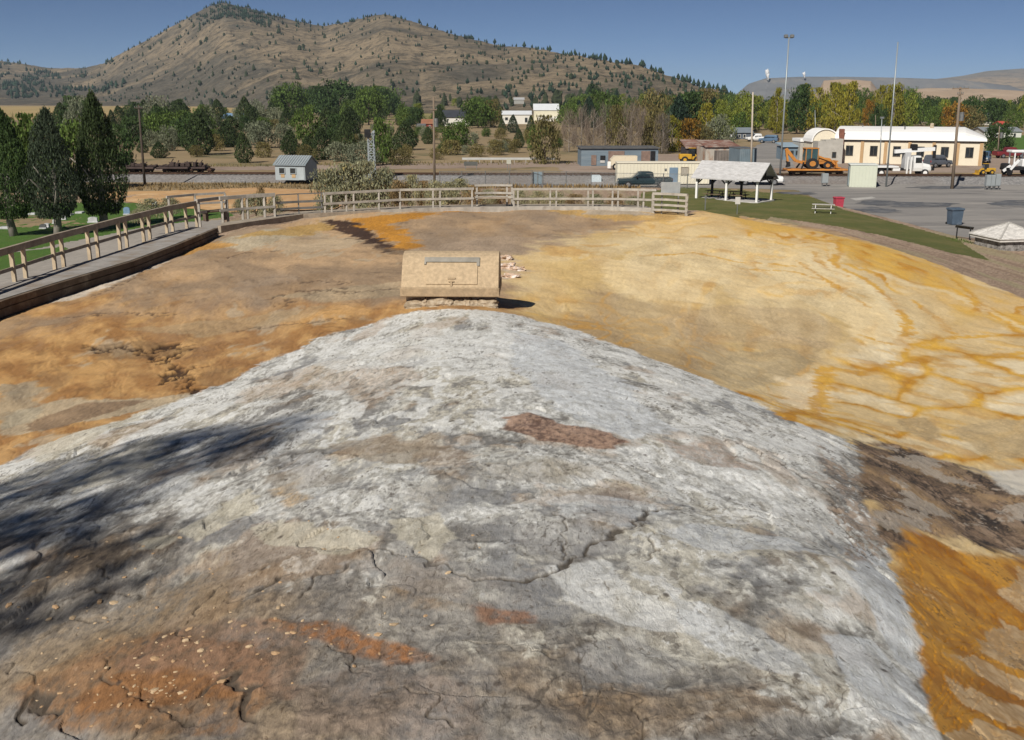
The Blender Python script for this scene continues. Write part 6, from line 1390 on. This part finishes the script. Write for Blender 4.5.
# backhoe on an orange flat wagon
def wagon(px0, px1, dist, zb, mat, label, deck=.22):
    x0, x1 = sx(px0, 172, dist), sx(px1, 172, dist); t = thing('flat_wagon', label, 'rail wagon', ((x0 + x1) / 2, dist, zb)); L_ = x1 - x0
    m = MB(); m.bbox((0, 0, .62), (L_, 2.6, deck), .04); m.build('deck', mat, t); m = MB(); m.prism([(-L_ / 2 + .6, .5), (L_ / 2 - .6, .5), (L_ / 2 - 2, .3), (-L_ / 2 + 2, .3)], -.9, .9, 'y'); m.build('sill', BLK, t)
    for s in (-1, 1):
        b_ = MB(); b_.bbox((s * (L_ / 2 - 1.6), 0, .34), (2.0, 1.9, .2), .04); b_ = b_.build('bogie', RUST, t)
        for k in (-.7, .7):
            for s2 in (-1, 1): m = MB(); m.wheel((s * (L_ / 2 - 1.6) + k, s2 * .74, .26), .26, .14, 'y', 12); m.build('wheel', RUST, b_)
        m = MB(); m.bbox((s * (L_ / 2 + .2), 0, .5), (.5, .3, .2), .03); m.build('coupler', RUST, t)
    return t
ORG = surf('machine_orange', (.47, .20, .045), .5, .2, .6, dirt=(.30, .14, .05)); YEL = surf('machine_yellow', (.50, .29, .03), .5, .2, .6, dirt=(.34, .2, .05))
RTZ = .95
def trk_y(px): return 140.5 + (136.0 - 140.5) * np.clip((px - 100) / 900, 0, 1.2)
wagon(785, 846, float(trk_y(815)), RTZ - .02, ORG, 'orange flat rail wagon carrying the backhoe')
d_ = float(trk_y(812)); u = d_ / F; zb = RTZ + .72 - .02
t = thing('backhoe', 'orange backhoe loader with dark cab standing on the flat wagon', 'backhoe', (sx(811, 170, d_), d_, zb)); t.scale = (1, 1, .84); X_ = lambda px: (px - 811) * u
m = MB(); m.bbox((X_(817), 0, .95), (X_(832) - X_(801), .9, .5), .06); m.build('chassis', ORG, t)
m = loft([(X_(816.5), .5, 1.0, 1.75, .06), (X_(828), .46, 1.0, 1.6, .08), (X_(829.5), .42, 1.0, 1.4, .08)]); m.build('hood', ORG, t)
m = MB(); m.prism([(X_(803.5), 1.1), (X_(816), 1.1), (X_(816.3), 1.9), (X_(815), 3.0), (X_(804), 3.0), (X_(803.2), 1.9)], -.72, .72, 'y'); cb_ = m.build('cab', surf('cab_glass', (.05, .10, .11), .15, .3, .5), t); m = MB(); m.bbox((X_(809.5), 0, 3.08), (X_(816.4) - X_(802.8), 1.6, .16), .04)
for px in (803.6, 809, 815.4): 
    for s in (-1, 1): m.box((X_(px), s * .74, 2.0), (.1, .06, 1.95))
m.build('cab_frame', ORG, cb_)
for px, r_, tw in ((810, .82, .45), (825, .56, .34)):
    for s in (-1, 1): o = MB(); o.wheel((X_(px), s * .85, r_), r_, tw, 'y', 20); o = o.build('wheel', TYRE, t); m = MB(); m.wheel((X_(px), s * (.85 + tw * .5), r_), r_ * .5, .05, 'y', 12); m.build('rim', ORG, o)
for s in (-1, 1): m = MB(); m.beam((X_(816), s * .6, 1.9), (X_(829), s * .6, 1.2), .16, .26); m.beam((X_(829), s * .6, 1.25), (X_(834.5), s * .6, .5), .16, .24); m.build('loader_arm', ORG, t)
m = MB(); m.prism([(X_(833), .15), (X_(837.5), .1), (X_(838.2), .25), (X_(834.8), .35), (X_(833.6), 1.0), (X_(835), 1.25), (X_(832.6), 1.1)], -1.1, 1.1, 'y'); m.build('bucket', ORG, t)
m = MB(); m.beam((X_(803), 0, .9), (X_(795), 0, 1.2), .3, .4); m.beam((X_(795), 0, 1.2), (X_(785), 0, 3.0), .28, .42); m.build('boom', ORG, t)
m = MB(); m.beam((X_(785), 0, 3.0), (X_(787.5), 0, 1.1), .24, .34); m.build('dipper', ORG, t); m = MB(); m.prism([(X_(786), 1.15), (X_(789.5), 1.0), (X_(790), .35), (X_(786), .2), (X_(787), .7)], -.3, .3, 'y'); m.build('digging_bucket', BLK, t)
for s in (-1, 1): m = MB(); m.beam((X_(802), s * .7, 1.0), (X_(799), s * 1.2, .05), .14, .2); m.build('stabiliser', BLK, t)
# yellow machines
def loader(px, yb, wpx, label, dist=None, z=.02, paint=None, face=1):
    q = at(px, yb, z) if dist is None else (sx(px, yb, dist), dist, z); L_ = wpx * U(q[1]); k = L_ / 6.5; t = thing('wheel_loader', label, 'loader', q, 0 if face > 0 else math.pi); p = paint or YEL
    m = MB(); m.bbox((-1.3 * k, 0, 1.35 * k), (2.6 * k, 1.9 * k, 1.1 * k), .12 * k); m.build('engine_cover', p, t)
    m = MB(); m.bbox((.7 * k, 0, 1.05 * k), (1.6 * k, 1.2 * k, .7 * k), .1 * k); m.build('front_frame', p, t)
    m = MB(); m.bbox((.05 * k, 0, 2.3 * k), (1.3 * k, 1.4 * k, 1.5 * k), .1 * k); cb_ = m.build('cab', GLS, t); m = MB(); m.bbox((.05 * k, 0, 3.12 * k), (1.5 * k, 1.6 * k, .16 * k), .04); m.build('roof', p, cb_)
    for s in (-1, 1): m = MB(); m.beam((.6 * k, s * .5 * k, 1.8 * k), (2.3 * k, s * .5 * k, .7 * k), .2 * k, .32 * k); m.build('loader_arm', p, t)
    m = MB(); m.prism([(2.3 * k, .1 * k), (3.3 * k, .1 * k), (3.4 * k, .2 * k), (2.5 * k, .4 * k), (2.5 * k, 1.3 * k), (2.25 * k, 1.2 * k)], -1.3 * k, 1.3 * k, 'y'); m.build('bucket', p, t)
    for x in (-1.5 * k, 1.1 * k):
        for s in (-1, 1): o = MB(); o.wheel((x, s * .95 * k, .72 * k), .72 * k, .5 * k, 'y', 18); o = o.build('wheel', TYRE, t); m = MB(); m.wheel((x, s * 1.22 * k, .72 * k), .36 * k, .06, 'y', 10); m.build('rim', p, o)
    return t
loader(691, 163, 30, 'yellow wheel loader behind the cream cabin')
loader(740, 164, 15, 'small yellow loader behind the picnic shelter roof', face=-1)
loader(985, 175, 22, 'yellow skid machine on the track right of the leaning pole', dist=float(trk_y(985)), z=RTZ, face=-1)
# white track machine at the right edge
d_ = float(trk_y(1014)); t = thing('track_machine', 'white and black track maintenance machine at the right edge', 'rail machine', (sx(1016, 174, d_), d_, RTZ)); u = U(d_)
m = MB(); m.bbox((0, 0, .8), (3.6, 1.8, .4), .06); m.build('frame', BLK, t)
for x in (-.75, .9): m = MB(); m.box((x, -.7, 1.9), (.14, .14, 2.0)); m.box((x, .7, 1.9), (.14, .14, 2.0)); m.build('post', WPT, t)
m = MB(); m.bbox((.1, 0, 2.95), (2.6, 1.7, .35), .1); m.build('canopy', WPT, t); m = MB(); m.bbox((.9, 0, 1.5), (1.1, 1.4, 1.0), .1); m.build('engine', WPT, t); m = MB(); m.beam((-.2, -.8, 1.9), (-1.2, -.8, .7), .22, .3); m.beam((-1.2, -.8, 1.2), (-2.1, -.8, .5), .2, .3); m.build('tamping_arm', WPT, t); m = MB(); m.bbox((-1.5, 0, 1.1), (.8, 1.2, .7), .1); m.build('seat', BLK, t)
for x in (-1.2, 1.2):
    for s in (-1, 1): m = MB(); m.wheel((x, s * .74, .4), .4, .14, 'y', 12); m.build('wheel', BLK, t)
# low wagons with jagged track gear at the left
DKR = surf('dark_rust_gear', (.055, .038, .034), .8, .4, .8)
for a, b, lb in ((127, 157, 'low dark flat wagon, left of the two loaded with track gear'), (160, 191, 'low dark flat wagon, right of the two loaded with track gear'), (194, 208, 'dark rail trolley at the right end of the loaded wagons')):
    t = wagon(a, b, 141.0 - .3, RTZ - .02, DKR, lb, .25)
    for k in range(3 if b - a < 20 else 6):
        x = (k + .5) / (3 if b - a < 20 else 6) * (b - a) * .135 - (b - a) * .0675; hgt = rng.uniform(.15, .65); m = MB(); m.bbox((x, rng.uniform(-.4, .4), .72 + hgt / 2), (rng.uniform(.3, .8), 1.0, hgt), .08); m.beam((x - rng.uniform(.2, .6), 0, .75), (x + rng.uniform(.2, .7), 0, .8 + hgt * rng.uniform(.9, 1.7)), .1, .12); m.beam((x - .5, .2, .72 + hgt), (x + .4, .2, .72 + hgt * .6), .08, .1); m.build('track_gear', DKR, t)

# --- cabinets, fences, poles --------------------------------------------------------
q, w, eh = bld(846, 874, 187.5, 165.5); t = thing('equipment_shelter', 'pale green white metal equipment shelter box before the track', 'shelter', (q[0] + .3, q[1], 0), R(-12))
PGW = surf('pale_green_sheet', (.52, .55, .46), .6, .05, .4); m = MB(); m.bbox((0, 1.5, eh / 2), (w * .92, 3, eh), .03)
for k in range(8): m.box((-w * .46 + (k + .5) * w * .92 / 8, -.012, eh / 2), (.12, .05, eh * .9))
m.build('wall', PGW, t); m = MB(); m.bbox((0, 1.5, eh + .07), (w * .96, 3.15, .12), .02); m.build('roof', surf('pale_roof_sheet', (.60, .63, .60), .6, .06, .5), t)
m = MB(); m.box((-w * .46 - .03, 1.5, eh * .48), (.06, 1.2, eh * .86)); m.build('door', surf('blue_grey_door', (.24, .30, .33), .6, .1, 1), t)
SIL = surf('silver_cabinet', (.34, .37, .38), .45, .08, 1, metal=.3)
def cabinet(px, yb, wp, hp, label, legs=True):
    q, w, eh = bld(px - wp / 2, px + wp / 2, yb, yb - hp); t = thing('utility_cabinet', label, 'cabinet', q); m = MB(); m.bbox((0, .3, eh * .62), (w, .6, eh * .76), .03); b_ = m.build('box', SIL, t); m = MB(); m.bbox((0, -.02, eh * .62), (w * .84, .04, eh * .66), .01); m.build('door', SIL, b_)
    for s in (-1, 1): m = MB(); m.box((s * w * .38, .3, eh * .13), (.1, .1, eh * .26)); m.build('leg', STEEL, t)
cabinet(825, 186.5, 6, 13, 'grey utility cabinet on legs below the backhoe wagon')
for px, wp, hp, lb in ((988, 4.5, 15, 'narrow silver cabinet, left of three near the right edge'), (992.5, 4, 15, 'narrow silver cabinet, middle of three near the right edge'), (997.5, 5, 16, 'wider silver cabinet, right of three near the right edge')): cabinet(px, 190, wp, hp, lb)
cabinet(383, 185, 4, 12, 'small white cabinet at the foot of the lattice mast')
q, w, eh = bld(533, 542, 184.5, 171.5); t = thing('gate_panel', 'blue grey sheet panel in the chain link fence', 'gate', (q[0], q[1] - .4, 0)); m = MB(); m.box((0, 0, eh / 2 + .05), (w, .06, eh - .1)); m.build('panel', surf('panel_blue', (.19, .25, .29), .6, .15, 1), t)
for s in (-1, 0, 1): m = MB(); m.box((s * w * .5, -.03, eh / 2), (.09, .12, eh)); m.build('post', STEEL, t)
q, w, eh = bld(591, 601, 183, 175); t = thing('water_tote', 'pale blue white plastic tank by the chain link fence', 'tank', (q[0], q[1] - .5, 0)); m = MB(); m.prism([(-w / 2, .1), (w / 2, .1), (w / 2, eh * .8), (w * .36, eh), (-w * .36, eh), (-w / 2, eh * .8)], 0, 1, 'y'); m.build('body', surf('pale_blue_plastic', (.50, .58, .63), .5, .1, 1.5), t); m = MB(); m.box((0, .5, .05), (w * 1.05, 1.1, .1)); m.build('pallet', WOODG, t)
q, w, eh = bld(463, 485, 171, 164); t = thing('sign', 'long dark blank board on two posts behind the track', 'sign', (q[0], 160.5, 0)); w = w * 160 / q[1]; m = MB(); m.box((-w * .18, 0, eh * .85), (w * .62, .08, eh * .6)); m.build('board', surf('dark_board', (.09, .095, .09), .7, .2, 1), t)
for s in (-.42, .08): m = MB(); m.box((s * w, .06, eh * .55), (.1, .1, eh * 1.1)); m.build('post', STEEL, t)
q, w, eh = bld(506.5, 511, 171, 158.5); t = thing('sign', 'pale blank board on two posts behind the track', 'sign', (q[0], 158, 0)); m = MB(); m.box((0, 0, eh * .75), (w, .08, eh * .42)); m.build('board', surf('pale_sign', (.42, .42, .36), .7, .1, 1), t)
for s in (-.3, .3): m = MB(); m.box((s * w, .06, eh * .45), (.09, .08, eh * .9)); m.build('post', STEEL, t)
q, w, eh = bld(462, 555, 163.5, 162.3); t = thing('guard_rail', 'long pale low rail along the road behind the track', 'guard rail', (q[0], 176, 0)); m = MB(); m.beam((-w / 2, 0, .75), (w / 2, 0, .75), .08, .36); m.build('rail', surf('rail_grey', (.42, .43, .42), .5, .1, 1), t)
for k in range(8): m = MB(); m.box((-w / 2 + (k + .5) * w / 8, .08, .4), (.12, .12, .8)); m.build('post', WOODG, t)
# chain link fence
def chain(label, pts, z, h, posts):
    P_ = [Vector(at(a, b, z)) for a, b in pts]; t = thing('chain_link_fence', label, 'fence', P_[0])
    m, nt, b = mk('chain_link') if 'chain_link' not in _M else (None, None, None)
    if m:
        v = mapped(nt, (1, 1, 1)); g = nt.nodes.new('ShaderNodeTexBrick'); g.inputs['Scale'].default_value = 9; nt.links.new(v, g.inputs['Vector'])
        b.inputs['Base Color'].default_value = (.30, .31, .31, 1); b.inputs['Metallic'].default_value = .5; n_ = noise(nt, 30, 2)
        nt.links.new(ramp(nt, n_, [(.56, (0, 0, 0)), (.60, (1, 1, 1))]), b.inputs['Alpha']); _M['chain_link'] = m
    f = MB(); r_ = MB()
    for a, b in zip(P_[:-1], P_[1:]):
        a, b = a - P_[0], b - P_[0]; f.add([a, b, b + Vector((0, 0, h)), a + Vector((0, 0, h))], [(0, 1, 2, 3)]); r_.beam(a + Vector((0, 0, h)), b + Vector((0, 0, h)), .05, .05)
    f.build('mesh_panel', _M['chain_link'], t); r_.build('top_rail', STEEL, t)
    bx = [a for a, _ in pts]; by = [b for _, b in pts]
    for px in posts: p = Vector(at(px, float(np.interp(px, bx, by)), z)) - P_[0]; m = MB(); m.tube([p, p + Vector((0, 0, h + .06))], .055, 6); m.build('post', STEEL, t)
chain('grey chain link fence beside the gravel lot, from the sagebrush to the pickup', [(440, 186), (533, 185), (618, 187.8), (700, 189.3)], 0, 1.75, [440, 462, 485.5, 509.5, 532, 543, 566, 591, 615, 639, 663, 687])
# poles
def pole(px_t, py_t, px, py, label, r0=.14, wood=True, arms=(), z=.0, dist=None, head=None, name='utility_pole', mat=None):
    q = at(px, py, z) if dist is None else (sx(px, py, dist), dist, z); h = zat(py_t, q[1]) - z
    t = thing(name, label, 'pole', q); top = Vector((sx(px_t, py_t, q[1]) - q[0], 0, h)); mt = mat or (surf('pole_wood', (.20, .155, .115), .9, .25, 1, stretch=(1, 1, .15)) if wood else surf('galvanised', (.29, .32, .33), .45, .1, .5, metal=.4))
    m = MB(); m.tube([(0, 0, -.3), top * .5, top], [r0, r0 * .8, r0 * .6], 10); m.build('shaft', mt, t, True)
    for f, l in arms:
        p = top * f; m = MB(); m.beam(p + Vector((-l / 2, -.12, 0)), p + Vector((l / 2, -.12, 0)), .1, .13); a_ = m.build('crossarm', mt, t)
        for k in (-.45, -.2, .2, .45): m = MB(); m.tube([p + Vector((l * k, -.12, .05)), p + Vector((l * k, -.12, .24))], .045, 6); m.build('insulator', STEEL, a_)
    if head == 'lamp':
        for s in (-1, 1): m = MB(); m.bbox(top + Vector((s * .38, 0, .1)), (.5, .4, .42), .08); m.build('lamp', STEEL, t)
        m = MB(); m.beam(top + Vector((-.5, 0, -.1)), top + Vector((.5, 0, -.1)), .1, .1); m.build('lamp_bracket', STEEL, t)
    if head == 'transformer':
        m = MB(); p = top * .72; m.tube([p + Vector((.3, -.3, -.55)), p + Vector((.3, -.3, .45))], .27, 12); m.build('transformer', STEEL, t)
    return t
pole(789, 37, 779.5, 181.5, 'tallest pale grey floodlight mast, with a lamp head, above the shelter', .13, False, (), head='lamp', name='light_mast')
pole(898, 42, 886, 187, 'very tall thin pale mast without a lamp, in front of the warehouse', .11, False, (), name='flag_mast')
pole(960.5, 87, 952, 189, 'leaning brown utility pole with crossarm before the right half of the warehouse', .2, True, ((.985, 1.9), (.93, .7)), head='transformer')
pole(753, 92, 751, 172, 'pale grey straight utility pole behind the picnic shelter', .17, True, (), mat=surf('pale_pole', (.42, .37, .31), .9, .15, 1))
pole(433.5, 97, 434.5, 185.5, 'brown utility pole with hanging gear in the middle behind the back fence', .17, True, ((.86, .8),), head='transformer')
pole(138.5, 105, 145, 186, 'dark brown utility pole with crossarm right of the cemetery', .17, True, ((.965, 1.0),), mat=surf('dark_pole', (.07, .055, .045), .9, .3, 1))
pole(882, 117, 879.5, 167, 'short thin pole close before the warehouse wall, left of the tall mast', .1, False, ((.98, .6),), name='lamp_post')
pole(815, 110, 815.5, 160, 'thin grey pole rising behind the arched hall', .09, False, (), dist=205, name='lamp_post')
pole(999.5, 126, 997.5, 158, 'thin pole with a box right of the warehouse', .12, True, (), head='transformer')
pole(875.5, 115, 875, 160, 'thin pole behind the white warehouse roof left of the tall mast', .09, True, (), dist=215)
pole(924, 122, 924.5, 160, 'thin pole behind the middle of the warehouse roof', .09, True, ((.97, 1.2),), dist=215)
# white bent handrail posts by the warehouse front
# lattice signal mast
q = at(372.5, 184, .0); d_ = q[1]; hgt = zat(130, d_); t = thing('lattice_mast', 'pale lattice signal mast with a dark signal head on top', 'signal mast', q)
m = MB(); wl_ = .42
for a in (-1, 1):
    for b in (-1, 1): m.tube([(a * wl_, b * wl_, 0), (a * wl_ * .8, b * wl_ * .8, hgt * .92)], .07, 5)
k = 0; z_ = 0
while z_ < hgt * .88:
    for b in (-1, 1): m.beam((-wl_, b * wl_, z_), (wl_, b * wl_, z_ + .9), .06, .06); m.beam((wl_, b * wl_, z_), (-wl_, b * wl_, z_ + .9), .06, .06); m.beam((-wl_, b * wl_, z_), (wl_, b * wl_, z_), .06, .06)
    z_ += .95
m.build('lattice', surf('pale_galvanised', (.30, .34, .36), .5, .1, 1), t)
m = MB(); m.bbox((-.35, -.5, hgt * .94), (.75, .35, 1.0), .05); s_ = m.build('signal_head', BLK, t); m = MB(); m.bbox((.35, 0, hgt * .93), (.3, .3, .7), .05); m.build('junction_box', surf('pale_galvanised', (.30, .34, .36)), t)
# steam from the plant behind the slag heap
def steam():
    m, nt, b = mk('steam'); n = noise(nt, .08, 5); nt.links.new(ramp(nt, n, [(.3, (.82, .83, .84)), (.7, (.9, .9, .9))]), b.inputs['Base Color']); b.inputs['Roughness'].default_value = 1
    t = nt.nodes.new('ShaderNodeBsdfTranslucent'); t.inputs[0].default_value = (.9, .9, .9, 1); x = nt.nodes.new('ShaderNodeMixShader'); x.inputs[0].default_value = .35
    nt.links.new(b.outputs[0], x.inputs[1]); nt.links.new(t.outputs[0], x.inputs[2]); nt.links.new(x.outputs[0], nt.nodes['Material Output'].inputs['Surface']); return m
ST = steam()
for px, py, hp, wp, lb in ((768, 79, 8, 5, 'larger white steam plume above the left end of the slag heap'), (804.5, 77.5, 4.5, 3.5, 'smaller white steam plume above the middle of the slag heap')):
    q = atd(px, py, 3500); u = U(3500); mb = MB()
    r_ = rock(int(px), 1, (1, 1, 1), 4); tw = []
    for x, y, z in r_.v:
        k = 1 + .9 * float(fbm(np.array([x * 1.9 + px]), np.array([y * 1.9 + z * 2.6]), 77, 4)[0]); zz = (z * k + .9) / 1.8
        tw.append((x * k * wp * u * .34 * (.45 + .7 * max(0, zz)) - zz * wp * u * .25, y * k * wp * u * .3, zz * hp * u))
    mb.add(tw, r_.f); o = mb.build('steam_plume', ST, None, True, q); tag(o, lb, 'steam')
# ------------------------------------------------------------------ daylight
SUN_EL, SUN_AZ = 40.0, 208.0          # azimuth clockwise from +Y; behind the viewer, to the left
w = bpy.data.worlds.new("World"); scene.world = w; w.use_nodes = True
nt = w.node_tree; bg = nt.nodes['Background']
sky = nt.nodes.new('ShaderNodeTexSky'); sky.sky_type = 'NISHITA'; sky.sun_disc = False
sky.sun_elevation = R(SUN_EL); sky.sun_rotation = R(SUN_AZ); sky.altitude = 1700; sky.air_density = .36; sky.dust_density = .1; sky.ozone_density = 3.2
nt.links.new(sky.outputs[0], bg.inputs[0]); bg.inputs[1].default_value = .05
sl = bpy.data.lights.new('sun', 'SUN'); sl.energy = 4.8; sl.angle = R(.53); sl.color = (1, .935, .835)
so = bpy.data.objects.new('sun', sl); COL.objects.link(so)
dirv = Vector((math.sin(R(SUN_AZ)) * math.cos(R(SUN_EL)), math.cos(R(SUN_AZ)) * math.cos(R(SUN_EL)), math.sin(R(SUN_EL))))
so.rotation_euler = (-dirv).to_track_quat('-Z', 'Y').to_euler(); so.location = dirv * 300
scene.view_settings.view_transform = 'Standard'; scene.view_settings.look = 'None'
scene.view_settings.exposure = 0.18; scene.view_settings.gamma = 1.0
scene.render.engine = 'CYCLES'; scene.cycles.use_denoising = True
scene.cycles.max_bounces = 6; scene.cycles.transparent_max_bounces = 12

scene.cycles.volume_bounces = 0
# the autumn haze of the valley: one even, thin body of air over everything, sky outside it
hm = bpy.data.materials.new('haze'); hm.use_nodes = True; nt = hm.node_tree; nt.nodes.clear()
ho = nt.nodes.new('ShaderNodeOutputMaterial'); hv = nt.nodes.new('ShaderNodeVolumePrincipled'); nt.links.new(hv.outputs[0], ho.inputs['Volume'])
hv.inputs['Color'].default_value = (.62, .80, 1.0, 1); hv.inputs['Density'].default_value = 6e-5; hv.inputs['Anisotropy'].default_value = 0.0
mb = MB(); mb.box((0, 4250, 118), (14300, 9900, 244)); ho_ = mb.build('haze', hm); setting(ho_, 'stuff')
